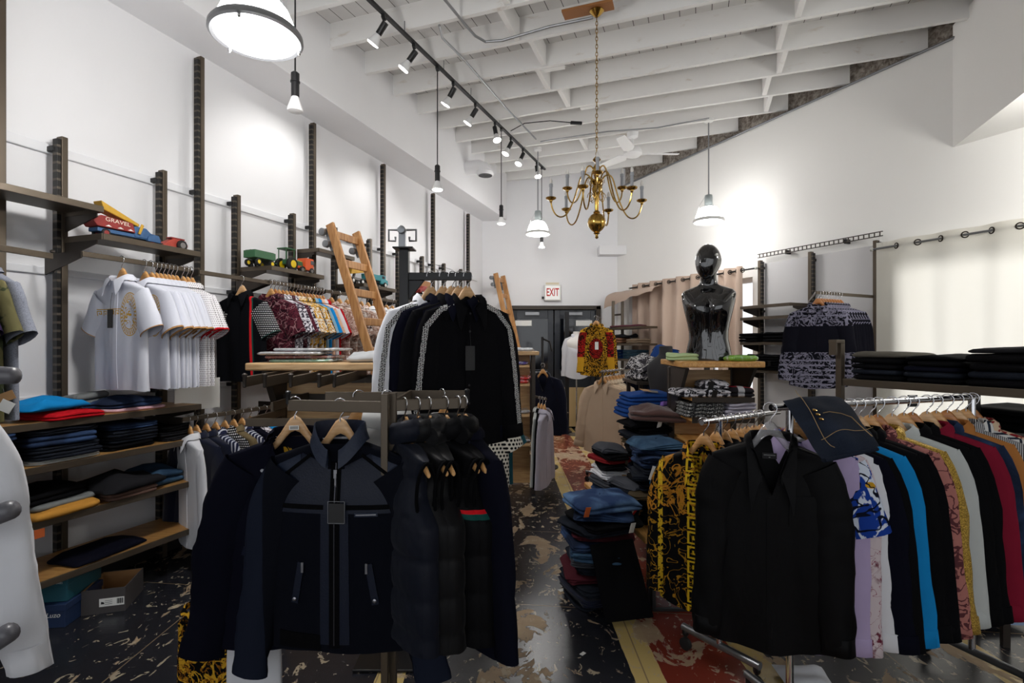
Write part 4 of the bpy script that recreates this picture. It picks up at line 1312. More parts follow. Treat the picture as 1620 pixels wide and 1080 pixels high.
# ------------------------------------------------------------------ toy vehicles on the high shelves
rzU = math.atan2(U.y, U.x)
def wheel(r, x, y, rad, w, m, hub, par, name='wheel'):
    o = MB().lathe([(rad * .55, -w / 2), (rad * .9, -w / 2), (rad, -w * .3), (rad, w * .3), (rad * .9, w / 2), (rad * .55, w / 2)], (x, y, rad), 18, (0, 1, 0)).build(name, m, par)
    MB().lathe([(rad * .56, -w * .52), (rad * .5, -w * .56), (.001, -w * .5)], (x, y, rad), 16, (0, 1, 0), cap=False).lathe([(.001, w * .5), (rad * .5, w * .56), (rad * .56, w * .5)], (x, y, rad), 16, (0, 1, 0), cap=False).build('hub', hub, o)
def toy(label, Y, n, z, cat='toy vehicle', name='toy_truck', dz=0):
    p = LW(Y, n, z); return thing(name, label, cat, p, rzU, 'toy vehicles')
TB, TR, TY, TG = M('worn toy blue', (58, 94, 136), .5, .1, var=.25, vs=30), M('worn toy red', (138, 42, 38), .5, .1, var=.3, vs=30), M('worn toy yellow', (196, 152, 46), .5, .1, var=.25, vs=25), M('toy green', (52, 100, 64), .4, var=.12)
TO, TT = M('toy orange', (222, 92, 44), .45, var=.1), M('toy teal', (52, 142, 152), .45, .1, var=.15)
TGR = M('toy grey', (120, 116, 114), .5)
TYY = M('toy wheel yellow', (232, 200, 24), .4)
# gravel truck, half off the shelf end
r = toy('old blue and red toy truck lettered GRAVEL with a raised yellow scoop', 3.33, .3, ZT, name='toy_gravel_truck'); r.scale = (.76, .76, .76)
b = MB(); b.box((.05, 0, .055), (.46, .11, .03)); b.build('chassis', TB, r, 0, .004)
c = MB(); c.prism([(.1, .045), (.1, .135), (.2, .135), (.24, .1), (.31, .095), (.335, .045)], -.06, .06, Matrix(((1, 0, 0), (0, 0, -1), (0, 1, 0)))); c.build('cab', TB, r, 40, .008)
f = MB()
for s in (-1, 1): f.prism([(.2, .03), (.21, .07), (.24, .085), (.29, .08), (.32, .03)], s * .062 - .012, s * .062 + .012, Matrix(((1, 0, 0), (0, 0, -1), (0, 1, 0))))
f.build('fender', TB, r, 40, .004)
m = Matrix(((1, 0, 0), (0, 0, -1), (0, 1, 0)))
k = MB(); k.prism([(-.19, .075), (-.23, .12), (-.16, .165), (.08, .15), (.1, .075)], -.072, .072, m); bin_ = k.build('gravel_bin', TR, r, 30, .004)
text_part('lettering', 'GRAVEL', .043, M('cream lettering', (232, 224, 206), .6), bin_, (-.04, -.0735, .135), (1, 0, -.05), (.05, 0, 1), False, 1.25)
tri = MB()
for x in (-.11, -.02, .06): tri.prism([(x - .025, .085), (x + .025, .085), (x, .098)], .0722, .0735, m)
tri.build('white_mark', PAPERW, bin_, 0)
k = MB(); k.prism([(-.15, .285), (-.13, .215), (-.05, .19), (.14, .135), (.15, .16)], -.05, .05, m); k.build('scoop', TY, r, 30, .006)
k = MB()
for s in (-1, 1): k.prism([(.15, .16), (.17, .15), (.14, .07), (.12, .075)], s * .07 - .005, s * .07 + .005, m)
k.build('scoop_arm', TY, r, 30, .002)
for x in (-.12, .25):
    for s in (-1, 1): wheel(r, x, s * .052, .034, .024, RUBBER, TR, r)
r = toy('battered red toy tractor front with a black wheel beside the gravel truck', 3.63, .31, ZT, name='toy_tractor'); r.scale = (.85, .85, .85)
k = MB(); k.prism([(-.06, .03), (-.02, .06), (.03, .09), (.13, .085), (.15, .05), (.14, .02), (-.06, .015)], -.04, .04, m); k.build('body', M('faded toy red', (172, 66, 52), .55, .1, var=.25, vs=30), r, 35, .006)
MB().box((.07, 0, .096), (.12, .06, .012)).build('hood', TR, r, 0, .004)
for s in (-1, 1): wheel(r, .085, s * .052, .042, .026, RUBBER, TGR, r)
wheel(r, -.05, 0, .02, .05, RUBBER, TGR, r)
# tractor with wagon
r = toy('green toy tractor with yellow wheels', 4.66, .32, ZT, name='toy_tractor')
k = MB(); k.prism([(-.03, .06), (-.03, .1), (.02, .115), (.15, .105), (.16, .05), (.02, .05)], -.032, .032, m); k.build('body', TG, r, 30, .005)
k = MB()
for x in (-.06, .035):
    for s in (-1, 1): k.box((x, s * .04, .14), (.006, .006, .09))
k.build('cab_post', TG, r, 0)
MB().box((-.012, 0, .19), (.12, .1, .012)).build('roof', TG, r, 0, .004)
MB().prism([(.0, .1055), (.14, .1005), (.14, .104), (.0, .109)], -.0335, .0335, m).build('yellow_stripe', TYY, r, 0)
for s in (-1, 1): wheel(r, -.015, s * .062, .058, .036, RUBBER, TYY, r); wheel(r, .13, s * .05, .03, .022, RUBBER, TYY, r)
r = toy('green toy farm wagon hitched behind the tractor', 4.39, .30, ZT, name='toy_wagon')
k = MB(); k.box((0, 0, .09), (.22, .12, .06)); k.build('wagon_bed', TG, r, 0, .003)
MB().box((0, 0, .122), (.2, .1, .004)).build('bed_floor', M('dark toy bed', (26, 46, 34), .7), r, 0)
MB().tube([(.1, 0, .05), (.18, 0, .05)], .006, 6).build('drawbar', TG, r)
for x in (-.07, .07):
    for s in (-1, 1): wheel(r, x, s * .055, .028, .02, RUBBER, TYY, r)
r = toy('grey toy tank trailer behind the green wagon', 4.48, .2, ZT, name='toy_tank_trailer')
MB().lathe([(.02, -.1), (.045, -.095), (.05, 0), (.045, .095), (.02, .1)], (0, 0, .105), 18, (1, 0, 0)).build('tank', TGR, r)
MB().box((0, 0, .05), (.18, .05, .02)).build('chassis', RUBBER, r, 0)
for x in (-.06, .06):
    for s in (-1, 1): wheel(r, x, s * .035, .024, .018, RUBBER, TGR, r)
r = toy('orange toy tipper cab at the end of the tractor shelf', 4.86, .33, ZT, name='toy_truck')
k = MB(); k.box((0, 0, .085), (.1, .1, .11)); k.build('cab', TO, r, 0, .006)
MB().box((.03, -.0505, .105), (.04, .002, .035)).box((.0505, 0, .11), (.002, .08, .035)).build('cab_window', M('toy window', (40, 40, 46), .2), r, 0)
MB().box((.055, 0, .055), (.012, .09, .04)).build('grille', M('toy silver', (190, 188, 184), .4, .5), r, 0, .003)
MB().box((-.1, 0, .05), (.14, .08, .02)).build('chassis', TO, r, 0)
for x in (-.1, .02):
    for s in (-1, 1): wheel(r, x, s * .048, .028, .02, RUBBER, TGR, r)
MB().lathe([(.012, -.03), (.018, 0), (.012, .03)], (-.1, 0, .075), 10, (1, 0, 0)).build('hopper', TO, r)
# yellow and teal trucks
r = toy('yellow toy dump box tipped up beside the tall ladder', 5.56, .3, ZT, name='toy_dump_truck')
k = MB(); k.prism([(-.1, .09), (-.08, .17), (.12, .21), (.13, .13)], -.05, .05, m); k.build('dump_box', TY, r, 0, .004)
MB().box((.02, 0, .055), (.24, .06, .025)).build('chassis', TGR, r, 0)
MB().bar((0, 0, .06), (.03, 0, .14), .02, .02).build('hoist', TGR, r, 0)
for x in (-.06, .1):
    for s in (-1, 1): wheel(r, x, s * .04, .03, .022, RUBBER, PAPERW, r)
r = toy('teal toy truck with white wheels', 5.88, .33, ZT, name='toy_truck')
k = MB(); k.box((.1, 0, .09), (.1, .1, .1)); k.prism([(.14, .04), (.14, .1), (.19, .09), (.2, .04)], -.05, .05, m); k.build('cab', TT, r, 0, .006)
MB().box((.1, -.0505, .115), (.05, .002, .03)).build('cab_window', M('toy window', (40, 40, 46), .2), r, 0)
k = MB(); k.box((-.06, 0, .1), (.2, .11, .06), None, 1.05); k.build('truck_bed', TT, r, 0, .004)
MB().box((0, 0, .052), (.32, .06, .02)).build('chassis', RUBBER, r, 0)
for x in (-.1, .13):
    for s in (-1, 1): wheel(r, x, s * .05, .032, .022, RUBBER, PAPERW, r)
r = toy('brown toy log wagon on the shelf behind the black shirts', 7.05, .25, ZT, name='toy_wagon')
k = MB(); k.prism([(-.14, .06), (-.16, .15), (-.05, .21), (.08, .21), (.16, .15), (.14, .06)], -.06, .06, m); k.build('wagon_body', M('toy brown', (150, 104, 62), .7, var=.3, vs=30), r, 0, .004)
MB().box((0, 0, .05), (.3, .08, .02)).build('chassis', RUBBER, r, 0)
for x in (-.1, .1):
    for s in (-1, 1): wheel(r, x, s * .055, .035, .02, RUBBER, TGR, r)
r = toy('red toy car before the brown log wagon', 6.85, .36, ZT, name='toy_car')
k = MB(); k.prism([(-.13, .025), (-.14, .07), (-.07, .08), (-.04, .12), (.04, .12), (.07, .08), (.14, .07), (.14, .025)], -.045, .045, m); k.build('body', TR, r, 30, .006)
for x in (-.08, .09):
    for s in (-1, 1): wheel(r, x, s * .04, .026, .018, RUBBER, PAPERW, r)

# ------------------------------------------------------------------ folded clothes on the low wall shelves
FP = dict(group='clothes folded on the low shelves')
def sh_fold(name, label, cat, Y, n, z, m, w=.3, d=.34, h=.035, layers=2, seed=1, rz=0, **k):
    p = LW(Y, n, z)
    return folded(name, label, cat, p, rzU + rz, m, w, d, h, layers, seed, group='clothes folded on the low shelves', **k)
z1 = 1.111
sh_fold('folded_shirt', 'light sky-blue folded shirt with brown tag on the top low shelf', 'shirt', 2.54, .32, z1 + .036, SKYL, .3, .34, .035, 2, 3, .1, tagm=M('brown tag', (92, 72, 66), .6))
sh_fold('folded_shirt', 'white folded shirt under the light sky-blue one', 'shirt', 2.54, .3, z1, WHT, .32, .34, .034, 2, 4)
sh_fold('folded_shirt', 'bright blue folded shirt lying on the red one', 'shirt', 2.93, .33, z1 + .052, BRIGHT, .36, .32, .05, 1, 6, .25, rough=.06, slump=.02)
sh_fold('folded_shirt', 'red folded shirt hanging over the shelf edge under the bright blue one', 'shirt', 3.0, .37, z1, REDC, .3, .32, .05, 2, 7, .1, rough=.012, slump=.02)
sh_fold('folded_shirt', 'pink folded shirt beneath the crumpled jeans', 'shirt', 3.36, .3, z1, FAB('pale pink cotton', (214, 170, 180), .85), .36, .34, .018, 1, 8)
sh_fold('jeans', 'crumpled dark jeans on the top low shelf beside the blue shirt', 'jeans', 3.36, .29, z1 + .019, DEN, .36, .3, .06, 2, 9, .15, rough=.03, slump=.02)
sh_fold('folded_sweater', 'grey folded sweater behind the crumpled dark jeans', 'sweater', 3.24, .17, z1 + .03, FAB('mid grey jersey', (120, 124, 124), .9), .2, .14, .075, 2, 10, rough=.02)
z2 = .886
for k, (Y, m, h, rz) in enumerate(((2.56, DEN2, .05, .1), (2.58, DEN, .045, -.05), (2.55, DEN2, .045, .05), (2.6, DEN, .03, .1))):
    pass
def pile(cx, n, z, specs, label, name='jeans', cat='jeans', w=.34, d=.34, seed=1, **k):
    for i, (m, h, ds) in enumerate(specs):
        sh_fold(name, ds + ', ' + label % (['lowest', 'second', 'third', 'fourth', 'fifth', 'sixth', 'seventh'][i] if i < len(specs) - 1 else 'topmost'), cat, cx + rnd.uniform(-.012, .012), n + rnd.uniform(-.01, .01), z, m, w, d, h, 2, seed + i, rnd.uniform(-.06, .06), rough=.01 if i < len(specs) - 1 else .022, jag=.014, **k)
        z += h + .004
pile(2.6, .33, z2, [(DEN2, .05, 'light folded jeans'), (DEN, .045, 'blue folded jeans'), (DEN2, .04, 'blue folded jeans'), (DEN, .045, 'ripped blue jeans')], '%s of the denim by the frame edge', seed=30)
pile(2.98, .33, z2, [(GRYL, .02, 'grey folded trousers'), (DEN3, .03, 'dark folded jeans'), (DEN3, .03, 'dark folded jeans'), (DEN, .055, 'ripped dark blue jeans'), (DEN3, .03, 'black folded jeans')], '%s under the red shirt', seed=40)
pile(3.33, .3, z2, [(BLK, .035, 'black folded jeans'), (DEN3, .035, 'black folded jeans'), (DEN3, .035, 'dark folded jeans'), (DEN, .03, 'navy ripped jeans')], '%s between the denim and the shelf end', w=.3, seed=50)
pile(3.6, .3, z2, [(CHAR, .028, 'charcoal folded trousers'), (CHAR, .028, 'charcoal folded trousers'), (BLK2, .03, 'black folded trousers')], '%s at the end of the shelf', 'folded_trousers', 'trousers', w=.2, seed=60)
z3 = .606
pile(2.66, .36, z3, [(FAB('stone chino', (186, 178, 166), .9), .04, 'stone folded trousers'), (FAB('stone chino', (186, 178, 166), .9), .035, 'stone folded trousers'), (GRYL, .04, 'pale grey folded trousers'), (DEN, .045, 'dark folded jeans')], '%s at the near end of the third shelf', 'folded_trousers', 'trousers', w=.22, seed=70)
sh_fold('folded_trousers', 'mustard folded trousers spilling over the third shelf', 'trousers', 2.96, .38, z3, FAB('mustard chino', (196, 140, 62), .9), .34, .3, .035, 1, 80, .1, rough=.02)
sh_fold('folded_trousers', 'grey folded trousers lying on the mustard ones', 'trousers', 2.98, .34, z3 + .037, FAB('mid grey jersey', (120, 124, 124), .9), .34, .26, .03, 1, 81, .15, rough=.015)
sh_fold('folded_trousers', 'black folded trousers on top of the grey and mustard ones', 'trousers', 2.94, .3, z3 + .068, BLK2, .36, .28, .055, 2, 82, .2, rough=.03)
sh_fold('folded_trousers', 'brown folded trousers under the slumped black coat', 'trousers', 3.3, .36, z3, FAB('brown cotton', (96, 74, 66), .9), .3, .32, .04, 2, 83)
sh_fold('folded_coat', 'slumped charcoal coat drooping over the third shelf edge', 'coat', 3.3, .36, z3 + .042, CHAR, .4, .36, .075, 1, 84, .1, rough=.04, slump=.03)
sh_fold('jeans', 'teal washed jeans at the far end of the third shelf', 'jeans', 3.54, .30, z3, DEN4, .24, .3, .1, 2, 85, .1, rough=.04, slump=.02)
sh_fold('folded_trousers', 'single dark navy trousers on the bare lowest shelf', 'trousers', 3.2, .36, .291, NVY, .44, .26, .035, 1, 86, .1, rough=.02, slump=.012)
p = LW(2.84, .492, .6)
r = thing('price_card', 'small orange card hanging under the third shelf', 'card', p, rzU)
MB().box((0, -.018, -.055), (.045, .003, .045)).build('card', M('orange card', (190, 92, 40), .6), r, 0)
p = LW(3.84, .3, 1.16)
r = thing('display_board', 'plain white board standing by the low bar', 'board', p, rzU)
MB().box((0, -.02, 0), (.36, .008, .22)).build('board', PAPERW, r, 0, .002)

# ------------------------------------------------------------------ shoe boxes on the floor
def shoebox(label, c, rz, s, m, txt, sz, z, lid=True, script=False):
    r = thing('shoe_box', label, 'shoe box', (c[0], c[1], z), rz, 'shoe boxes')
    MB().box((0, 0, s[2] * .42), (s[0], s[1], s[2] * .84)).build('box', m, r, 0, .003)
    MB().box((0, 0, s[2] * .85), (s[0] + .008, s[1] + .008, s[2] * .3)).build('lid', m, r, 0, .003)
    text_part('lettering', txt, sz, PAPERW, r, (0, -s[1] / 2 - .0048, s[2] * .55 if script else s[2] * .85), (1, 0, 0), (.25 if script else 0, 0, 1), False)
    return r
cb = P(78, 988, 2.83); cb.z = 0
shoebox('dark blue shoe box with white script lettering, underneath the teal one', (cb.x + .0, cb.y + .1), .12, (.2, .3, .125), M('navy carton', (26, 46, 82), .5), 'Santo Luzo', .036, 0, script=True)
shoebox('teal shoe box on top of the dark blue one', (cb.x - .015, cb.y + .12), .16, (.2, .3, .12), M('teal carton', (24, 84, 98), .5), 'FOOTWEAR & ACCESSORIES', .0125, .1275)
ob = P(146, 985, 2.95); ob.z = 0
r = thing('open_shoe_box', 'open dark grey shoe box with tan inside and a white end label', 'shoe box', (ob.x + .03, ob.y + .12, 0), .3)
GB = M('grey carton', (66, 62, 62), .6); TAN = M('tan carton inside', (150, 112, 70), .8)
w, d, h = .21, .27, .135
for x in (-1, 1):
    MB().box((x * (w / 2 - .002), 0, h / 2), (.004, d, h)).build('side_wall', GB, r, 0)
    MB().box((0, x * (d / 2 - .002), h / 2), (w - .008, .004, h)).build('end_wall', GB, r, 0)
MB().box((0, 0, .003), (w - .01, d - .01, .004)).build('bottom', TAN, r, 0)
for x in (-1, 1):
    MB().box((x * (w / 2 - .005), 0, h / 2), (.002, d - .01, h - .004)).build('lining', TAN, r, 0)
    MB().box((0, x * (d / 2 - .005), h / 2), (w - .012, .002, h - .004)).build('lining', TAN, r, 0)
o = MB().box((.04, -d / 2 - .001, .06), (.12, .001, .045)).build('end_label', PAPERW, r, 0)
m_ = MB()
for k in range(9): m_.box((.065 + k * .0035, -d / 2 - .0018, .062), (.0012 + .001 * (k % 3), .0006, .03))
for k in range(3): m_.box((.025, -d / 2 - .0018, .05 + k * .01), (.035, .0006, .002))
m_.prism([(-.012, .052), (.006, .052), (.002, .062), (-.01, .066)], d / 2 + .0012, d / 2 + .0022, Matrix(((1, 0, 0), (0, 0, -1), (0, 1, 0))))
m_.build('barcode', BLACKM, o, 0)
# ------------------------------------------------------------------ gondola table beside the coats
tx0, tx1, ty0, ty1, tz = -1.458, -.42, 2.85, 3.42, 1.41
r = thing('gondola_table', 'tall oak-topped display table with dark metal arms behind the leather jacket', 'display table', ((tx0 + tx1) / 2, (ty0 + ty1) / 2, 0))
MB().box(((tx0 + tx1) / 2, (ty0 + ty1) / 2, tz - .021), (tx1 - tx0, ty1 - ty0, .042)).build('table_top', OAK, r, 0, .008, world=True)
MB().box(((tx0 + tx1) / 2, ty0 + .27, .66), (tx1 - tx0 - .2, .03, 1.3)).build('back_panel', MAPLE, r, 0, world=True)
for x in (tx0 + .1, tx1 - .1):
    b = MB(); b.box((x, ty0 + .27, .69), (.045, .06, 1.36)); b.prism([(ty0 + .02, tz - .045), (ty0 + .27, tz - .045), (ty0 + .27, .95)], x - .02, x + .02, Matrix(((0, 0, 1), (1, 0, 0), (0, 1, 0)))); b.box((x, ty0 + .27, .03), (.06, .5, .05))
    b.build('upright', BRONZE_D, r, 0, .003, world=True)
MB().bar((tx0 + .1, ty0 + .22, 1.2), (tx1 - .1, ty0 + .22, 1.2), .02, .045).bar((tx0 + .1, ty0 + .22, 1.31), (tx1 - .1, ty0 + .22, 1.31), .02, .045).build('cross_bar', BRONZE_D, r, 0, .002, world=True)
for px in (387, 419, 460, 505, 529):
    e = P(px, 605, 2.52); e.z = 1.33
    o = MB().bar(e, (e.x, 3.06, 1.345), .014, .05).build('face_out_arm', BRONZE, r, 0, .002, world=True)
    MB().lathe([(.005, 0), (.009, .004), (.009, .05), (.012, .056), (.012, .064), (.004, .07)], (e.x, e.y, 1.302), 10).build('end_stop', BRONZE_D, o, world=True)
for px in (430, 530):
    e = P(px, 640, 2.6); e.z = 1.2
    o = MB().bar(e, (e.x, 3.06, 1.21), .014, .045).build('face_out_arm', BRONZE, r, 0, .002, world=True)
MB().bar((-1.33, 2.62, 1.12), (-.55, 2.62, 1.12), .014, .04).bar((-1.33, 2.62, 1.12), (-1.33, 3.06, 1.12), .014, .04).bar((-.55, 2.62, 1.12), (-.55, 3.06, 1.12), .014, .04).build('hang_rail', BRONZE, r, 0, .002, world=True)
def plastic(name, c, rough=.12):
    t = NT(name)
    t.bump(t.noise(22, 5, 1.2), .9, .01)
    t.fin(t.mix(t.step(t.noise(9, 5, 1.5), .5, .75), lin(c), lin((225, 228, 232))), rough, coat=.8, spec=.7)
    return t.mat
PLG = plastic('clear bag over grey cloth', (150, 150, 152)); PLR = plastic('clear bag over red cloth', (186, 36, 40)); PLT = plastic('clear bag over green cloth', (120, 158, 140)); PLB = plastic('clear bag over brick cloth', (130, 70, 62)); PLS = plastic('silvery bag', (180, 184, 190)); PLV = plastic('clear bag over violet cloth', (84, 74, 150)); PLGR = plastic('clear bag over lime cloth', (120, 168, 60))
z = tz + .001
G_ = 'bagged shirts on the tall table'
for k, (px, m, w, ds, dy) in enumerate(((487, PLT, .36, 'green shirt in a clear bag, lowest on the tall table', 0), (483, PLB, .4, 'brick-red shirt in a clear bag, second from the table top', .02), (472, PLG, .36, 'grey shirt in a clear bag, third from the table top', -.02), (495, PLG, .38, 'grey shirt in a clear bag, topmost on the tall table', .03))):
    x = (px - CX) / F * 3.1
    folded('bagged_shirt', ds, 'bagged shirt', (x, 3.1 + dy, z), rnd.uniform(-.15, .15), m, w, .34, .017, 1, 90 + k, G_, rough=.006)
    z += .021
x = (585 - CX) / F * 3.05
folded('folded_sweater', 'light grey sweater with a dark sleeve at the table corner', 'sweater', (x + .02, 3.08, tz + .001), .2, FAB('pale grey jersey', (176, 178, 180), .9), .3, .32, .055, 1, 97, None, rough=.03, slump=.015)

# ------------------------------------------------------------------ T-stand with black shirts
y = 2.6; xa = (640 - CX) / F * y; xb = (746 - CX) / F * y; zr = 1.868
r = thing('garment_stand', 'black metal T-stand with hooks on top carrying the black key-trim shirts', 'garment rack', (xa, y, 0))
MB().box((xa, y, .99), (.045, .045, 1.98)).build('post', BLACKM, r, 0, .003, world=True)
MB().box((xa, y, 1.985), (.1, .1, .008)).build('top_plate', BLACKM, r, 0, .002, world=True); MB().box((xa, y, .01), (.4, .4, .012)).build('base_plate', BLACKM, r, 0, .002, world=True)
b = MB(); b.bar((xa, y, zr - .02), (xb, y, zr - .02), .022, .038); b.prism([(xa + .02, zr - .04), (xa + .1, zr - .04), (xa + .02, zr - .14)], y - .008, y + .008, Matrix(((1, 0, 0), (0, 0, 1), (0, 1, 0)))); b.build('arm', BLACKM, r, 0, .002, world=True)
b = MB(); b.box((xa - .01, y, 2.03), (.034, .034, .1)); b.lathe([(.006, -.02), (.02, -.018), (.02, .018), (.006, .02)], (xa - .01, y - .02, 2.075), 16, (0, 1, 0)); b.build('hook_block', STEEL, r, 0, .003, world=True)
b = MB()
for s in (-1, 1):
    c = Vector((xa - .01, y, 2.06))
    b.tube([c + Vector((s * .02, 0, .02)), c + Vector((s * .068, 0, .02)), c + Vector((s * .068, 0, -.035)), c + Vector((s * .035, 0, -.035)), c + Vector((s * .035, 0, -.015))], .006, 6)
b.build('ladder_hook', STEEL, r, world=True)
KEYT = PRINT('black tape with white key', (20, 20, 24), [(lambda t: fret(t, 44), (216, 216, 214))])
S_fr = shape('front black shirt', .215, .74, .02, 'long', collar='shirt', seed=61, fold=.011, hi=1, a0=32, a1=5, r0=.075, ry=.3, cuffs=True, cleaf=.075, gap=18, v=(.05, .06))
S_fr2 = [shape('stand shirt %d' % k, .21, .74, .018, 'long', collar='shirt', seed=63 + k, fold=.009, a0=32, a1=5, r0=.072, ry=.25, cuffs=True, cleaf=.07) for k in range(2)]
f = (.5, -.866)
WB = bvh_of(S_fr[1]['body'], *S_fr[1]['sleeve'])
def key_trim(g, sides=(-1, 1)):
    for s in sides:
        mb = strip_mb(WB, [(s * .085, -.128), (s * .15, -.155)], .026, .004, n=6)
        strip_mb(WB, [(s * .15, -.155), (s * .222, -.24)], .024, .004, mb, 8)
        strip_mb(WB, [(s * .222, -.24), (s * .248, -.42)], .025, .004, mb, 14)
        strip_mb(WB, [(s * .248, -.42), (s * .278, -.73)], .025, .004, mb, 24)
        mb.build('key_trim', KEYT, g, 60)
for k, (px, m, sh, ds) in enumerate(((682, WHT, S_fr, 'white long-sleeved shirt with black key tape'), (702, NVY, S_fr2[0], 'dark navy shirt with a tag chain'), (716, BLK, S_fr2[1], 'black shirt just behind the tagged one'), (727, NVY, S_fr2[0], 'black-navy shirt squeezed in the middle'), (740, BLK, S_fr, 'black shirt with key-taped shoulders and a black tag'))):
    p = Vector(((px - CX) / F * y, y, zr))
    g, h = hang('dress_shirt', ds, 'on the T-stand', 'shirt', sh, m, p, f, 'shirts on the T-stand', HWOOD2, collar_m=m, tagged=(.0, -.33, .05, .12, CARDK) if k == 4 else None, buttons=BTN if k == 4 else None)
    if k in (0, 4): key_trim(g)

# ------------------------------------------------------------------ four-way rack with the coats
zr = 1.31
pL = Vector(((456 - CX) / F * 1.88, 1.88, zr)); pP = Vector(((609 - CX) / F * 1.82, 1.82, zr))
pP2 = Vector(((622 - CX) / F * 1.87, 1.87, zr)); pR = Vector(((739 - CX) / F * 1.96, 1.96, zr))
r = thing('garment_rack', 'brown metal four-way rack carrying the leather jacket and puffer vests', 'garment rack', (pP.x, pP.y, 0))
for q, nm in ((pP, 'post'), (pP2, 'post')):
    MB().box((q.x, q.y, (zr + .025) / 2), (.024, .024, zr + .025)).build(nm, BRONZE, r, 0, .002, world=True)
MB().box((pP.x + .01, pP.y + .03, .012), (.5, .5, .02)).build('base_plate', BRONZE_D, r, 0, .003, world=True)
pB = Vector((pP.x - .13, 2.12, zr))
for a, b, nm in ((pP, pL, 'arm'), (pP2, pR, 'arm')):
    o = MB().bar(a - Vector((0, 0, .021)), b - Vector((0, 0, .021)), .012, .04).build(nm, BRONZE, r, 0, .002, world=True)
    MB().lathe([(.004, -.02), (.008, -.016), (.008, .016), (.010, .02), (.010, .028), (.004, .032)], b, 10).build('end_knob', BLACKM, o, world=True)
MB().bar((pP.x, pP.y, .605), (pP.x, 2.06, .605), .012, .03).bar((pP.x, 2.06, .605), (-1.24, 2.03, .605), .012, .03).build('low_arm', BRONZE, r, 0, .002, world=True)
MB().bar(pP2 - Vector((0, 0, .021)), (pP2.x - .02, 2.3, zr - .021), .012, .04).bar(Vector((pP2.x - .02, 2.2, zr - .021)), (pP2.x - .36, 2.2, zr - .021), .012, .04).bar(Vector((pP2.x - .02, 2.28, zr - .021)), (pP2.x + .22, 2.28, zr - .021), .012, .04).build('rear_arm', BRONZE, r, 0, .002, world=True)

LEATH = M('navy leather', (20, 26, 42), .46, bump=.25, bs=150, var=.06, vs=12, spec=.22)
LEATL = M('pale navy leather', (32, 40, 58), .48, bump=.3, bs=120, var=.06, vs=12, spec=.25)
JWOOL = FAB('navy jacket wool', (13, 15, 23), .9)
RIBB = FAB('black rib knit', (9, 9, 11), .9)
LEATS = PRINT('navy wool sleeve with leather outside', (13, 15, 23), [(lambda t: t.mth('GREATER_THAN', t.mth('ABSOLUTE', t.sep()[0]), .262), (27, 32, 46))])
ZIPM = M('gunmetal zip', (150, 150, 156), .3, .9)
# leather jacket
S_lj = shape('leather jacket', .235, .73, .05, 'long', slen=.72, collar=None, seed=71, fold=.007, hi=1, a0=34, a1=8, r0=.09, r1=.062, placket=False, tail=0, flare=1.02, ry=.5)
B = S_lj[1]['bvh']
p = on_line(pL, pP, 538); rz = face(-.05, -1)
g = garment('leather_jacket', 'navy leather and wool zip jacket facing the viewer on the four-way rack', 'jacket', S_lj, JWOOL, p, rz, None, sleeve_m=LEATS)
hanger('pale wooden hanger showing above the leather jacket collar', p, rz, HWOOD2, .235)
cl = collar_mb(12, .058, stand_only=True, rx=.092, ry=.07, n=40, z0=-.098, vd=.075); cl.build('collar', LEATL, g, 60)
pm = MB()
for s in (-1, 1):
    panel_mb(B, [(s * .03, -.19), (s * .12, -.145), (s * .232, -.325), (s * .028, -.328)], 16, 16, .003, pm)
pm.build('leather_yoke', LEATH, g, 60)
for s in (-1, 1): panel_mb(B, [(s * .125, -.148), (s * .13, -.185), (s * .222, -.235), (s * .218, -.19)], 8, 6, .005).build('shoulder_patch', LEATL, g, 60)
pm = MB()
for s in (-1, 1): strip_mb(B, [(s * .04, -.328), (s * .205, -.326)], .016, .005, pm, 14)
for s in (-1, 1): strip_mb(B, [(s * .09, -.15), (s * .215, -.245)], .012, .006, pm, 12)
pm.build('dark_piping', RIBB, g, 60)
pm = MB()
for s in (-1, 1): strip_mb(B, [(s * .04, -.342), (s * .205, -.34)], .016, .003, pm, 14)
for s in (-1, 1): strip_mb(B, [(s * .03, -.2), (s * .034, -.8)], .035, .003, pm, 40)
pm.build('leather_band', LEATH, g, 60)
strip_mb(B, [(0, -.175), (0, -.81)], .036, .005, n=40).build('zip_guard', RIBB, g, 60)
zp_ = strip_mb(B, [(0, -.178), (0, -.8)], .004, .0065, n=40).build('zip', M('dark zip teeth', (62, 62, 68), .35, .8), g, 60)
y = front(B, 0, -.2)
MB().box((.0, y - .012, -.215), (.012, .004, .03)).box((0, y - .012, -.245), (.006, .003, .03)).build('zip_pull', ZIPM, zp_, 0, .001)
pm = strip_mb(B, [(.07, -.352), (.15, -.350)], .014, .006, n=8)
o = pm.build('chest_pocket', LEATL, g, 60)
strip_mb(B, [(.075, -.352), (.145, -.350)], .004, .008, n=8).build('pocket_zip', ZIPM, o, 60)
for s in (-1, 1):
    o = strip_mb(B, [(s * .118, -.52), (s * .142, -.66)], .024, .006, n=14).build('side_pocket', LEATH, g, 60)
    y = front(B, s * .14, -.64); MB().lathe([(.007, 0), (.007, .004), (.003, .006)], (s * .14, y - .008, -.645), 12, (0, -1, 0)).build('snap', ZIPM, o)
    MB().box((s * .112, front(B, s * .112, -.52) - .008, -.535), (.008, .004, .035)).build('zip_pull', ZIPM, o, 0)
panel_mb(B, [(-.2, -.76), (-.05, -.77), (-.05, -.82), (-.2, -.815)], 12, 4, .004).build('hem_rib', RIBB, g, 60)
y = front(B, .02, -.3) - .02
t = MB().box((.012, y, -.345), (.052, .002, .07)).build('swing_tag', CARDK, g, 0)
MB().tube([(.012, y, -.302), (.012, y + .005, -.25), (.004, front(B, 0, -.215) - .01, -.21)], .0012, 5).build('tag_cord', BLACKM, t)
m_ = MB()
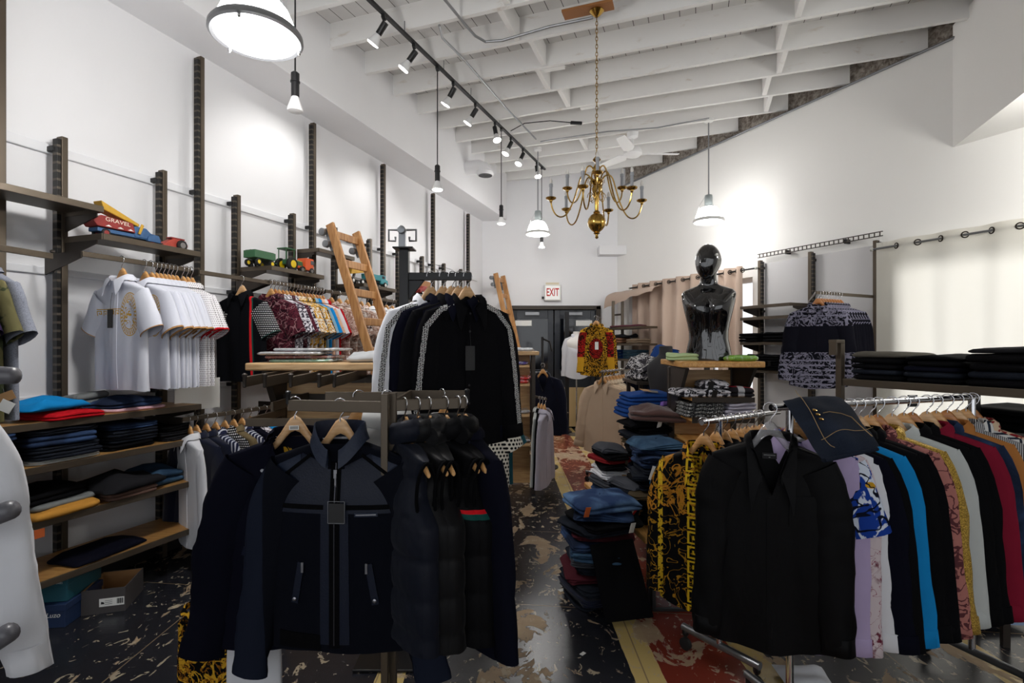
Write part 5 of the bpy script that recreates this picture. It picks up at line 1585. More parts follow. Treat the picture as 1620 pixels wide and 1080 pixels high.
for a_, b_ in (((-.017, -.303), (.041, -.303)), ((-.017, -.377), (.041, -.377)), ((-.017, -.303), (-.017, -.377)), ((.041, -.303), (.041, -.377))):
    m_.bar((a_[0], y - .0016, a_[1]), (b_[0], y - .0016, b_[1]), .001, .0016)
m_.build('tag_border', STEEL, t, 0)

# navy coat
S_ct = shape('navy coat', .225, .76, .035, 'long', slen=.66, collar=None, seed=75, fold=.008, hi=1, a0=34, a1=9, r0=.088, r1=.066, placket=False, tail=0, flare=1.1, v=(.075, .2), ry=.5)
def lapels(g, B, m, vd=.2, k=1.0):
    lm = MB()
    for s in (-1, 1):
        panel_mb(B, [(s * .012, -.11 - vd), (s * .07, -.115), (s * .13 * k, -.2), (s * .105 * k, -.235)], 8, 10, .007, lm)
        panel_mb(B, [(s * .062, -.098), (s * .085, -.104), (s * .125 * k, -.19), (s * .085, -.2)], 5, 8, .009, lm)
    lm.build('lapel', m, g, 60)
    c = collar_mb(62, .03, leaf=.05, rx=.08, ry=.058); c.build('collar', m, g, 60)
p = on_line(pL, pP, 460) + Vector((0, .035, 0)); rz = face(.16, -.99)
g = garment('wool_coat', 'dark navy wool coat with wide collar at the end of the rack arm', 'coat', S_ct, NVY, p, rz)
lapels(g, S_ct[1]['bvh'], NVY, .22, 1.25)
B = S_ct[1]['bvh']
for z in (-.42, -.56): MB().lathe([(.012, 0), (.012, .004), (.006, .005)], (.0, front(B, 0, z) - .003, z), 14, (0, -1, 0)).build('coat_button', BTN, g)
MB().lathe([(.006, 0), (.006, .003)], (-.1, front(B, -.1, -.21) - .012, -.215), 12, (0, -1, 0)).build('collar_stud', ZIPM, g)
panel_mb(B, [(-.05, -.14), (-.005, -.16), (-.01, -.24), (-.035, -.2)], 6, 8, .001).build('gold_lining', BGOLD, g, 60)
strip_mb(B, [(-.17, -.5), (-.08, -.53)], .03, .004).build('pocket_welt', NVY2, g, 60)
h = hanger('wooden hanger with a barcode sticker inside the navy coat', p, rz, HWOOD2, .225)
st = MB().box((0, -.012, -.105), (.034, .001, .016)).build('sticker', PAPERW, h, 0)
m_ = MB()
for k in range(6): m_.box((-.011 + k * .0045, -.013, -.105), (.0022, .0006, .01))
m_.build('barcode', BLACKM, st, 0)

# shirts squeezed between on the same arm, a white puffer behind
S_wl = shape('longer white shirt', .2, .86, .016, 'long', collar='shirt', seed=78, fold=.012, a1=5, slen=.55)
S_low = shape('low top', .1, .42, .03, None, collar='band', seed=79, fold=.016, placket=False)
for k, (px, m, ds) in enumerate(((474, BGOLD, 'gold scroll top hanging below the coat'), (486, WHT, 'white top hanging below the coat'), (497, WHT, 'white shirt whose collar shows beside the leather jacket'))):
    p = Vector((-1.19, 2.03, .62)) if k == 0 else Vector((-1.0, 2.03, .62)) if k == 1 else Vector((pP2.x - .22, 2.2, zr))
    hang('dress_shirt', ds, 'on the four-way rack', 'shirt', S_wl if k == 2 else S_low, m, p, (.5, -.866) if k == 2 else (.1, -1), 'shirts between the coats', HWOOD, hw=.16 if k == 2 else .08)
PUFW = FAB('white puffer nylon', (226, 226, 224), .6, .1, .02)
S_pw = shape('white puffer', .21, .66, .055, 'long', collar='puff', seed=81, fold=.006, quilt=.1, placket=False, a1=6, tail=0)
p = Vector((pP2.x - .1, 2.2, zr)); hang('puffer_jacket', 'white puffer jacket seen over the leather jacket shoulder', 'on the rear arm', 'jacket', S_pw, PUFW, p, (.35, -.94), 'puffers', HWOOD2)

# puffer vests
PUF = FAB('black puffer nylon', (13, 13, 15), .5, .05, .1, 500, .45, .16)
PUFN = FAB('navy puffer nylon', (17, 21, 33), .5, .05, .1, 500, .45, .16)
def vest_mat(base, nm):
    return PRINT(nm, base, [(lambda t: t.mth('MULTIPLY', band(t, t.sep()[2], -.342, -.33), t.mth('GREATER_THAN', t.sep()[0], .13)), (206, 24, 34)), (lambda t: t.mth('MULTIPLY', band(t, t.sep()[2], -.358, -.342), t.mth('GREATER_THAN', t.sep()[0], .13)), (22, 74, 68))], .55)
PUFS = vest_mat((13, 13, 15), 'black puffer nylon with red and green tape')
S_v = [shape('vest %d' % k, .185, .68, .06, None, collar='puff', seed=85 + k, fold=.006, quilt=.125, placket=False, tail=0, vest=.045, hi=1, v=(.045, .05), sd=.07) for k in range(2)]
vf = (-.80, -.60)
for k, (px, m, ds) in enumerate(((640, PUFN, 'navy puffer vest with a brown collar patch'), (660, PUF, 'black hooded puffer vest'), (678, PUF, 'black puffer vest with a bare hanger end'), (704, PUFS, 'black puffer vest with red and green tape'), (724, PUFS, 'black puffer vest with folded collar and tape'))):
    p = on_line(pP2, pR, px)
    sh = S_v[k % 2]
    g, h = hang('puffer_vest', ds, 'on the rack arm, %s from the post' % ORD[k], 'vest', sh, m, p, (vf[0] + [0, .1, -.05, .12, -.02][k], vf[1]), 'puffer vests', HWOOD, hw=.205, sd=.07)
    Bv = sh[1]['bvh']
    for s in (-1, 1):
        pts = [Vector((s * (.183 + .012 * math.sin(t)), .034 * math.cos(t), -.26 + .1 * math.sin(t))) for t in [2 * PI * i / 20 for i in range(21)]]
        MB().tube(pts, .006, 6).build('armhole_binding', RIBB, g)
    strip_mb(Bv, [(0, -.16), (0, -.76)], .03, .004, n=30).build('zip_guard', RIBB, g, 60)
    if k in (1, 3):
        hd = MB().tube([(.1, .0, -.09), (.07, .06, -.085), (0, .085, -.08), (-.07, .06, -.085), (-.1, 0, -.09)], [.03, .042, .05, .042, .03], 12, flat=1.1)
        hd.build('hood', m, g, 60)
    if k == 0:
        panel_mb(Bv, [(-.15, -.16), (-.08, -.135), (-.075, -.17), (-.15, -.2)], 5, 4, .008).build('collar_patch', FAB('brown flannel', (84, 66, 58), .9), g, 60)
p = Vector((pP2.x + .12, 2.28, zr)); hang('dress_shirt', 'white shirt whose hem shows below the vests', 'on the four-way rack', 'shirt', shape('hem shirt', .19, .76, .016, 'long', collar='shirt', seed=93, fold=.014, hi=2, slen=.5), WHT, p, vf, 'shirts between the coats', HWOOD, hw=.16)
S_bz = shape('blazer', .22, .74, .035, 'long', slen=.6, collar=None, seed=95, fold=.006, a0=32, a1=6, r0=.08, r1=.058, placket=False, tail=0, v=(.07, .2), ry=.5)
p = on_line(pP2, pR, 734)
g, h = hang('blazer', 'navy blazer with dark cuff buttons', 'at the far end of the rack arm', 'blazer', S_bz, NVY, p, vf, 'blazers on the rack', HWOOD)
lapels(g, S_bz[1]['bvh'], NVY)
b = MB()
for s in (-1,):
    for k in range(3): b.lathe([(.006, 0), (.006, .003)], (s * .345, -.03, -.62 - k * .025), 10, (0, -1, 0))
b.build('cuff_button', BTN, g)

# ------------------------------------------------------------------ near stand at the picture's edge
r = thing('padded_stand', 'grey stand with padded arms and a hanging white shirt at the frame edge', 'garment rack', (-1.75, 1.35, 0))
MB().lathe([(.22, 0), (.22, .012), (.03, .02)], (0, 0, 0), 24).tube([(0, 0, .01), (0, 0, 1.5)], .02, 12).build('post', BLACKM, r)
MB().tube([(0, 0, 1.49), (.35, 0, 1.49)], .012, 10).build('cross_bar', BLACKM, r)
for z, tip in ((1.435, P(24, 594, 1.38)), (1.09, P(17, 806, 1.2)), (.82, P(15, 1000, 1.2))):
    q = tip - Vector((-1.75, 1.35, 0))
    a = Vector((0, 0, z - (.05 if z < 1.4 else .0) - (.16 if z < 1 else 0)))
    pts = [a, a * .5 + q * .5 + Vector((0, 0, -.03 if z < 1.4 else 0)), q * .88 + a * .12 + Vector((0, 0, -.015 if z < 1.4 else 0)), q, q + Vector((.008, 0, .004))]
    MB().tube(pts, [.012, .022, .025, .022, .008], 14).build('padded_arm', PLASTIC_G, r, 60)
S_ns = shape('near shirt', .2, .72, .03, 'long', slen=.6, collar='shirt', seed=99, fold=.01, hi=1, a0=40, a1=10, r0=.09, r1=.052, cuffs=True)
p = Vector((-1.57, 1.36, 1.497))
g, h = hang('dress_shirt', 'white long-sleeved shirt hanging at the frame edge', 'on the grey padded stand', 'shirt', S_ns, WHT, p, (.1, -1), 'shirts on the padded stand', HWOOD)
r = thing('swing_tag', 'cream swing tags above the light sky-blue shirt', 'tag', P(8, 628, 2.3))
MB().box((0, 0, 0), (.07, .002, .04), Euler((0, -.4, .3)).to_matrix()).build('tag', PAPERK, r, 0)
MB().box((.01, -.006, -.04), (.05, .002, .05), Euler((0, .5, .3)).to_matrix()).build('label', PAPERW, r, 0)
MB().tube([(0, 0, .01), (-.06, .02, .12), (-.16, .05, .2)], .0015, 5).build('tag_cord', BLACKM, r)

# ------------------------------------------------------------------ second gondola beyond the black shirts
gx0, gx1, gy0, gy1, gz = -.62, .275, 5.28, 5.72, 1.452
r = thing('gondola_table', 'narrow oak-topped shelf unit with bagged shirts beyond the black shirts', 'display table', ((gx0 + gx1) / 2, (gy0 + gy1) / 2, 0))
MB().box(((gx0 + gx1) / 2, (gy0 + gy1) / 2, gz - .02), (gx1 - gx0, gy1 - gy0, .04)).build('table_top', OAK, r, 0, .006, world=True)
MB().box(((gx0 + gx1) / 2 - .03, gy1 - .03, .72), (gx1 - gx0 - .1, .02, 1.4)).build('back_panel', MAPLE, r, 0, world=True)
for x, y in ((gx1 - .055, gy0 + .05), (gx1 - .055, gy1 - .05), (gx0 + .05, gy0 + .05), (gx0 + .05, gy1 - .05)):
    MB().box((x, y, .71), (.035, .035, 1.42)).build('leg', BRONZE_D, r, 0, .002, world=True)
for z in (1.3, 1.11, .8, .5):
    MB().box(((gx0 + gx1) / 2 - .03, (gy0 + gy1) / 2 - .02, z), (gx1 - gx0 - .13, gy1 - gy0 - .06, .022)).build('shelf', OAK, r, 0, .002, world=True)
MB().bar((gx1 - .04, gy0 + .06, .99), (gx1 + .06, gy0 - .2, .99), .012, .02).build('side_arm', BRONZE, r, 0, world=True)
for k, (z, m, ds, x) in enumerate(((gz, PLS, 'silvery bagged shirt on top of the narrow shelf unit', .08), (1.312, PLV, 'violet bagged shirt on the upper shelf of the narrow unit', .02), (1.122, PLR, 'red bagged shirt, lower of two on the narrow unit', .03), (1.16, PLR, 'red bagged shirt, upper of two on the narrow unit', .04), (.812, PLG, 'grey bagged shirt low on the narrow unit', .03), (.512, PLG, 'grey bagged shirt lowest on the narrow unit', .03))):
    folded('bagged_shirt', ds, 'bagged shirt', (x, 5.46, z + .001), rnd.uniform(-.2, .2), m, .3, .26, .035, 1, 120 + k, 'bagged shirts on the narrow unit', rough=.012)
for k, (m, ds) in enumerate(((GRYL, 'light grey shirt'), (BLK, 'black shirt'), (FAB('lilac grey cotton', (176, 172, 186), .85), 'lilac grey shirt'))):
    p = Vector((gx1 + .0 + k * .025, gy0 - .06 - k * .055, 1.0))
    hang('dress_shirt', ds, 'on the side arm of the narrow unit', 'shirt', S_long[1 + k % 2], m, p, (.95, -.3), 'shirts on the side arm', HWOOD, hw=.17)
p = Vector((-.21, 3.95, 1.16))
S_sk = shape('net top', .19, .6, .025, 'short', collar='band', seed=131, fold=.014, tail=0, placket=False)
r = thing('garment_stand', 'low black stand carrying the netted white top behind the black shirts', 'garment rack', (p.x - .02, p.y + .25, 0))
MB().lathe([(.18, 0), (.18, .01), (.02, .015)], (0, 0, 0), 20).tube([(0, 0, .01), (0, 0, 1.14)], .012, 8).tube([(0, 0, 1.14), (.02, -.4, 1.14)], .01, 8).build('post', BLACKM, r)
hang('sleeved_top', 'white top with a black net pattern', 'behind the black shirts', 'top', S_sk, DOTW, p, (.3, -.95), 'tops on the low stand', HWOOD, hw=.16)
hang('sleeved_top', 'teal top behind the netted one', 'behind the black shirts', 'top', S_sk, FAB('teal cotton', (44, 92, 104), .85), p + Vector((.03, .09, 0)), (.3, -.95), 'tops on the low stand', HWOOD, hw=.16)
# navy suit jacket on a dress stand
c = Vector(((858 - CX) / F * 6.5, 6.5, 0))
r = thing('coat_stand', 'black stand carrying the navy suit jacket near the back doors', 'garment rack', c)
MB().lathe([(.2, 0), (.2, .012), (.02, .018)], (0, 0, 0), 20).tube([(0, 0, .01), (0, 0, 1.62)], .016, 10).tube([(0, 0, 1.25), (.0, -.15, 1.25)], .01, 8).tube([(0, 0, 1.6), (.09, 0, 1.56), (.12, 0, 1.44)], .012, 8).build('post', BLACKM, r)
g, h = hang('blazer', 'navy suit jacket with notched lapels', 'near the back doors', 'blazer', S_bz, NVY2, c + Vector((0, -.1, 1.29)), (-.1, -1), 'blazers near the doors', HWOOD)
lapels(g, S_bz[1]['bvh'], NVY2)
# ------------------------------------------------------------------ near the back doors
BUST = M('charcoal bust cloth', (40, 39, 42), .8, bump=.1, bs=200)
def bust_rings(k=1.0, depth=.62):
    return [(.115, -.62), (.15, -.58), (.16, -.5), (.142, -.38), (.128, -.3), (.145, -.2), (.165, -.1), (.17, -.05), (.16, .0), (.12, .04), (.07, .07), (.055, .09), (.055, .15), (.045, .155), (.001, .156)]
def dress_form(label, c, top, rz, m=BUST, base=True, neckm=None):
    r = thing('dress_form', label, 'dress form', (c[0], c[1], 0), rz, 'dress forms')
    rings = []
    for w, z in bust_rings():
        rings.append([Vector((w * 1.02 * math.cos(a), w * (.66 if z < .05 else .95) * math.sin(a) - (.02 * math.exp(-((z + .12) / .1) ** 2) if math.sin(a) < 0 else 0), top + z)) for a in [2 * PI * i / 28 for i in range(28)]])
    MB().loft(rings).build('torso', m, r, 60)
    if base:
        MB().lathe([(.17, 0), (.17, .012), (.03, .02)], (0, 0, 0), 28).build('base', STEEL, r)
        MB().tube([(0, 0, .015), (0, 0, top - .6)], .012, 10).build('pole', CHROME, r)
    return r
c = Vector(((912 - CX) / F * 8.9, 8.9, 0))
dress_form('white dress form on a chrome pole by the back doors', c, 1.6, 0, M('white form cloth', (214, 210, 206), .8))
S_fm = shape('form shirt', .2, .74, .13, 'long', slen=.58, collar='shirt', seed=141, fold=.008, tail=.05, a0=30, a1=4, r0=.07, r1=.045, waist=.03, flare=.98)
GSTR = PRINT('grey pinstripe poplin', (206, 206, 210), [(lambda t: stripes(t, 0, 90, .3), (178, 178, 186))])
g = garment('dress_shirt', 'grey pinstriped shirt dressed on the white form by the back doors', 'shirt', S_fm, GSTR, c + Vector((0, 0, 1.825)), 0)
c = Vector(((897 - CX) / F * 9.15, 9.15, 0))
r = thing('floor_post', 'tall black square post on a foot before the back doors', 'post', c)
MB().box((0, 0, 1.06), (.07, .07, 2.1)).build('post', BLACKM, r, 0, .004)
MB().box((-.03, -.03, .02), (.2, .2, .035)).build('foot', BLACKM, r, 0, .004)
MB().box((0, -.037, .35), (.075, .004, .012)).build('band', CHROME, r, 0)
# baroque shirt on an arm
y = 7.6; xs = (942 - CX) / F * y
c = Vector((xs + .12, y + .3, 0)); r = thing('garment_stand', 'thin bronze stand with an arm for the gold and red shirt', 'garment rack', c)
MB().lathe([(.2, 0), (.2, .012), (.02, .02)], (0, 0, 0), 20).tube([(0, 0, .01), (0, 0, 1.93)], .014, 10).build('post', BRONZE, r)
MB().bar((0, 0, 1.925), (-.12, -.36, 1.925), .012, .03).build('arm', BRONZE, r, 0)
def bar_mask(t):
    o = t.sep(); dx = t.mth('DIVIDE', o[0], .1); dz = t.mth('DIVIDE', t.mth('ADD', o[2], .44), .15)
    return t.mth('LESS_THAN', t.mth('ADD', t.mth('MULTIPLY', dx, dx), t.mth('MULTIPLY', dz, dz)), 1.0)
def bar_border(t):
    o = t.sep(); return t.mth('GREATER_THAN', t.mth('ABSOLUTE', o[0]), .17)
BAROQ = PRINT('gold black and red print', (20, 16, 12), [(lambda t: t.contour(11, .036, 1.8, 4), (200, 154, 44)), (lambda t: t.contour(22, .035, 1.2), (170, 120, 30)), (bar_mask, (140, 28, 24)), (lambda t: t.mth('MULTIPLY', bar_mask(t), t.contour(18, .06, 1.4)), (40, 18, 16))])
BARS = PRINT('red sleeve with black print', (150, 30, 26), [(lambda t: t.contour(14, .07, 1.4), (44, 20, 16)), (lambda t: t.mth('GREATER_THAN', t.sep()[2], -.2), (200, 152, 40)), (lambda t: t.mth('LESS_THAN', t.sep()[2], -.56), (196, 148, 40))])
hang('patterned_shirt', 'gold and black scroll shirt with red panel and white tag', 'hung by the back doors', 'shirt', shape('baroque', .215, .74, .03, 'long', slen=.55, collar='shirt', seed=143, fold=.008, a0=26, a1=3, r0=.07), BAROQ, Vector((xs, y - .04, 1.942)), (-.15, -1), 'gold shirts by the doors', HWOOD, sleeve_m=BARS, tagged=(.01, -.34, .05, .11, PAPERW))
hang('patterned_shirt', 'second gold and black scroll shirt behind the tagged one', 'hung by the back doors', 'shirt', S_long[1], BGOLD, Vector((xs + .045, y + .1, 1.942)), (-.15, -1), 'gold shirts by the doors', HWOOD)

# cream rack and navy rack
CRM = [FAB('shirt cream %d' % k, c, .85, var=.04) for k, c in enumerate(((196, 172, 148), (206, 184, 158), (214, 196, 172), (220, 206, 190), (226, 220, 214), (232, 230, 230)))]
def rack(label, a, b, name='garment_rack', m=CHROME, rad=.013, posts=(0.06, .94), foot=.24, cast=True):
    d = b - a; r = thing(name, label, 'garment rack', (a.x, a.y, 0))
    o = Vector((a.x, a.y, 0))
    MB().tube([a - o, b - o], rad, 12).build('rail', m, r)
    e = d.normalized(); s = Vector((-e.y, e.x, 0))
    for t in posts:
        p = a + d * t - o
        MB().tube([(p.x, p.y, .1), (p.x, p.y, p.z)], rad * 1.05, 12).build('post', m, r)
        f = MB(); q = Vector((p.x, p.y, .11)); f.tube([q - s * foot, q + s * foot], rad * 1.25, 12)
        f.build('foot', STEEL, r)
        if cast:
            for k in (-1, 1):
                w = q + s * foot * k * .92
                cbase = MB().lathe([(.012, .0), (.016, -.01), (.016, -.03), (.01, -.04)], w, 12).build('caster', BLACKM, r)
                MB().lathe([(.02, -.011), (.03, -.009), (.03, .009), (.02, .011)], w + Vector((0, 0, -.079)), 16, e).build('caster_wheel', RUBBER, cbase)
    return r
ca = Vector(((949 - CX) / F * 5.65, 5.65, 1.225)); cb_ = Vector(((1012 - CX) / F * 6.7, 6.7, 1.225))
rack('low dark rack carrying the cream shirts', ca, cb_, m=BRONZE, rad=.011, foot=.2)
d = (cb_ - ca).normalized()
for k in range(13):
    m = CRM[min(5, [0, 1, 1, 2, 2, 2, 3, 3, 4, 4, 5, 5, 5][k])]
    p = ca + (cb_ - ca) * (.06 + .88 * k / 12) + Vector((0, 0, .011))
    hang('dress_shirt', ('beige long-sleeved shirt at the front' if k == 0 else '%s long-sleeved shirt, %s in line' % (['cream', 'cream', 'cream', 'pale cream', 'off-white', 'white'][CRM.index(m)], ORD[k])), 'on the cream rack', 'shirt', S_long[0 if k == 0 else 1 + k % 2] if k else shape('cream front', .215, .78, .03, 'long', collar='shirt', seed=151, fold=.012, hi=1, slen=.6, a1=9, gap=20, v=(.03, .05), cuffs=True), m, p, (-d.x * .75 - .12, -d.y), 'cream shirts on the low rack', HWOOD, buttons=BTN if 0 else None)
na_ = Vector(((1000 - CX) / F * 5.9, 5.9, 1.25)); nb_ = Vector(((1052 - CX) / F * 6.5, 6.5, 1.25))
rack('low dark rack carrying the navy and brown shirts', na_, nb_, m=BRONZE, rad=.011, foot=.2)
d = (nb_ - na_).normalized()
for k in range(12):
    m, ds = [(NVY, 'dark navy'), (NVY, 'dark navy'), (NVY2, 'navy'), (NVY, 'dark navy'), (NVY2, 'navy'), (NVY, 'dark navy'), (BRN, 'brown'), (BRN, 'brown'), (FAB('brown cotton', (96, 74, 66), .9), 'tan brown'), (DEN, 'blue denim'), (DEN, 'blue denim'), (NVY, 'dark navy')][k]
    p = na_ + (nb_ - na_) * (.06 + .88 * k / 11) + Vector((0, 0, .011))
    hang('dress_shirt', '%s shirt, %s in line' % (ds, ORD[k]), 'on the navy rack', 'shirt', S_long[1 + k % 2], m, p, (-d.x, -d.y), 'navy shirts on the low rack', HWOOD)

# corner shelving with the draped cloth
r = thing('corner_shelving', 'bronze corner shelving draped with beige cloth beside the beige curtain', 'shelving', RW(8.9, .3, 0))
o = Vector(r.location)
for Y, n in ((9.3, .3), (9.15, .42), (9.06, .3)):
    MB().box(RW(Y, n, 1.14) - o, (.045, .045, 2.28)).build('post', BRONZE, r, 0, .003)
for z in (1.82, 1.55, 1.3):
    pts = [RW(y_, n_, 0) - Vector((o.x, o.y, 0)) for y_, n_ in ((8.3, .26), (9.3, .26), (9.3, .56), (8.3, .56))]
    MB().prism([(p.x, p.y) for p in pts], z - .035, z).build('shelf', BRONZE, r, 0, .002)
MB().bar(RW(9.3, .3, 2.05) - o, RW(9.06, .3, 2.05) - o, .012, .03).build('cross_bar', BRONZE, r, 0)
PNL = rbox(8.35, 9.2, .02, .04, 1.4, 2.42); o_ = PNL.build('trim_11', LPANEL); o_['kind'] = 'structure'
rows = []
for j in range(9):
    t = j / 8
    row = []
    for i in range(21):
        s = i / 20; Y = 9.42 - 1.15 * s
        n = .1 + .3 * math.sin(t * 1.5); z = 2.475 - .12 * t ** 2.2 * (1.15 - .7 * s + .25 * nz(s * 6, 1, 2)) - .05 * t
        if t > .7: z -= (t - .7) * (.35 * max(0, 1 - 1.4 * s) + .05)
        row.append(RW(Y, n, z) + Vector((0, 0, .012 * nz(s * 7, t * 3, 4))))
    rows.append(row)
dr = thing('cloth_drape', 'beige cloth thrown over the top of the corner shelving', 'cloth', RW(8.9, .2, 2.4))
MB().loft(rows, False, False, False).build('cloth', BEIGE, dr, 60, world=True)
rzV = math.atan2(-V.y, -V.x)
def rf(name, label, cat, Y, n, z, m, w=.34, d=.3, h=.035, layers=2, seed=1, rz=0, group='clothes on the corner shelving', **k):
    return folded(name, label, cat, RW(Y, n, z), rzV + rz, m, w, d, h, layers, seed, group, **k)
rf('folded_sweater', 'plum folded sweater on the top corner shelf', 'sweater', 8.8, .41, 1.821, FAB('plum cotton', (90, 50, 60), .9), .7, .28, .03, 1, 201, rough=.012)
rf('folded_sweater', 'rust-brown folded sweater on the middle corner shelf', 'sweater', 9.0, .41, 1.551, FAB('rust brown', (128, 92, 72), .9), .4, .28, .09, 2, 202, rough=.03)
rf('folded_sweater', 'taupe folded sweater on the middle corner shelf', 'sweater', 8.55, .41, 1.551, FAB('taupe knit', (116, 100, 84), .9), .34, .28, .07, 2, 203, rough=.02)
rf('folded_sweater', 'dark folded sweater lying on the rust-brown one', 'sweater', 8.85, .41, 1.645, CHAR, .4, .24, .05, 1, 204, .1, rough=.03)
for k in range(3):
    rf('folded_trousers', '%s blue folded trousers of the lower corner shelf' % ['lowest', 'middle', 'topmost'][k], 'trousers', 9.05, .42, 1.301 + k * .05, COB, .3, .26, .046, 2, 205 + k)
    rf('folded_trousers', '%s teal-navy folded trousers of the lower corner shelf' % ['lowest', 'middle', 'topmost'][k], 'trousers', 8.6, .42, 1.301 + k * .05, FAB('teal navy chino', (40, 60, 74), .9), .4, .26, .046, 2, 208 + k)
rf('folded_shirt', 'dark red shirt beside the blue trousers on the corner shelving', 'shirt', 9.28, .42, 1.301, FAB('dark red cotton', (120, 30, 34), .9), .12, .26, .14, 2, 212, rough=.02)

# low table in the middle with dark busts and crumpled clothes
mt = Vector((1.47, 5.0, 0))
r = thing('display_table', 'dark metal table under the crumpled patterned scarf and busts', 'display table', mt)
MB().box((0, 0, 1.17), (.7, .6, .03)).build('table_top', BRONZE_D, r, 0, .003)
for x in (-.3, .3):
    for y_ in (-.25, .25): MB().box((x, y_, .58), (.035, .035, 1.16)).build('leg', BRONZE_D, r, 0)
MB().box((.32, -.2, 1.43), (.04, .04, .5)).box((.27, -.2, 1.6), (.1, .02, .07)).build('sign_post', BRONZE_D, r, 0, .002)
SCARF = PRINT('white and charcoal scarf print', (196, 194, 196), [(lambda t: t.contour(16, .07, 1.8, 4), (34, 32, 36)), (lambda t: t.step(t.noise(12, 3), .55, .6), (52, 50, 56))])
folded('scarf', 'crumpled white and charcoal patterned scarf on the dark table', 'scarf', (mt.x - .22, mt.y - .1, 1.186), .5, SCARF, .3, .3, .22, 2, 220, None, slump=.08, rough=.08)
folded('jeans', 'crumpled blue trousers standing up behind the patterned scarf', 'jeans', (mt.x + .03, mt.y + .1, 1.186), .2, COB, .26, .26, .32, 3, 222, None, slump=.08, rough=.07)
folded('folded_shirt', 'dark blue folded shirt beneath the crumpled scarf', 'shirt', (mt.x - .1, mt.y - .2, 1.05), .1, DEN, .3, .12, .1, 2, 224, None, rough=.02)
dress_form('charcoal dress form neck rising behind the green folded shirt', (1.30, 4.42), 1.35, .4)
dress_form('charcoal dress form standing low beside the purple scarf', (1.5, 4.62), 1.16, -.3)
folded('scarf', 'pink patterned scarf beside the low bust', 'scarf', (1.18, 4.3, 1.16), .3, PRINT('pink and rose scarf', (196, 120, 138), [(lambda t: t.contour(20, .07, 1.2), (120, 40, 60))]), .2, .16, .07, 1, 226, None, rough=.04, slump=.02) if 0 else None

# ------------------------------------------------------------------ second tall table with the mannequin
qx0, qx1, qy0, qy1, qz = 1.11, 1.66, 3.42, 4.12, 1.402
r = thing('gondola_table', 'oak-topped display table carrying the black mannequin', 'display table', ((qx0 + qx1) / 2, (qy0 + qy1) / 2, 0))
MB().prism([(qx0, qy0), (qx1, qy0), (qx1, qy1), (qx0 + .06, qy1)], qz - .04, qz).build('table_top', OAK_Y, r, 0, .007, world=True)
cxm = (qx0 + qx1) / 2
MB().box((cxm, qy0 + .4, .68), (qx1 - qx0 - .1, .025, 1.3)).build('back_panel', MAPLE, r, 0, world=True)
mm = Matrix(((0, 0, 1), (1, 0, 0), (0, 1, 0)))
for x in (qx0 + .05, qx1 - .05):
    b = MB(); b.prism([(qy0 + .03, qz - .045), (qy0 + .42, qz - .045), (qy0 + .42, .9), (qy0 + .27, 1.05)], x - .012, x + .012, mm); b.box((x, qy0 + .4, .68), (.04, .05, 1.34)); b.box((x, qy0 + .36, .03), (.05, .6, .05))
    b.build('side_bracket', BRONZE_D, r, 0, .002, world=True)
for z in (1.165, 1.03, .87):
    MB().box((cxm, qy0 + .19, z - .011), (qx1 - qx0 - .14, .36, .022)).build('shelf', OAK_Y, r, 0, .002, world=True)
    MB().bar((qx0 + .07, qy0 + .005, z - .015), (qx1 - .07, qy0 + .005, z - .015), .008, .034).build('shelf_edge', BRONZE_D, r, 0, world=True)
GLOSS = M('glossy black lacquer', (8, 8, 10), .045, coat=1.0, spec=.6)
mz = qz + .001; mc = Vector((1.375, 3.66, mz))
r = thing('mannequin', 'glossy black male half mannequin with faceless head on the oak table', 'mannequin', mc, R(-24))
rings = []
prof = [(.0, .150, .098, 0, 0), (.04, .150, .1, 0, 0), (.09, .142, .098, 0, 0), (.15, .13, .09, 0, 0), (.2, .130, .09, 0, -.004), (.26, .140, .1, 0, -.008), (.31, .152, .108, 0, -.012), (.36, .163, .112, 0, -.012), (.40, .172, .108, 0, -.008), (.44, .178, .096, 0, -.002), (.47, .178, .080, 0, .004), (.49, .165, .066, 0, .008), (.505, .13, .058, 0, .01), (.52, .085, .054, 0, .01), (.535, .062, .054, 0, .008), (.56, .054, .055, 0, .002), (.59, .053, .056, 0, -.004), (.605, .056, .062, 0, -.012)]
seg = 56
for z, w, dp, ox, oy in prof:
    ring = []
    for i in range(seg):
        a = 2 * PI * i / seg; ca, sa = math.cos(a), math.sin(a)
        x = w * sgp(ca, .82); y = dp * sgp(sa, .9)
        if sa < 0:
            ax = abs(x)
            y -= .034 * math.exp(-((ax - .075) / .05) ** 2 - ((z - .365) / .05) ** 2)          # chest
            y += .024 * math.exp(-((x) / .014) ** 2) * sstep(.1, .2, z) * (1 - sstep(.4, .46, z))   # middle line
            y -= .018 * math.exp(-((ax - .035) / .022) ** 2) * (.5 + .5 * math.cos((z - .17) * 2 * PI / .062)) * sstep(.1, .14, z) * (1 - sstep(.27, .3, z))
            y += .02 * math.exp(-((ax - .1) / .03) ** 2 - ((z - .285) / .03) ** 2)
            y += .022 * math.exp(-((ax - .11 + .6 * (z - .02)) / .018) ** 2) * (1 - sstep(.08, .14, z))
            y += .008 * math.exp(-(ax / .012) ** 2 - ((z - .52) / .02) ** 2)
        else:
            y -= .014 * math.exp(-(x / .03) ** 2) * sstep(.05, .15, z) * (1 - sstep(.45, .5, z))
        ring.append(Vector((x + ox, y + oy, z)))
    rings.append(ring)
hc = Vector((0, -.022, .685))
hr = []
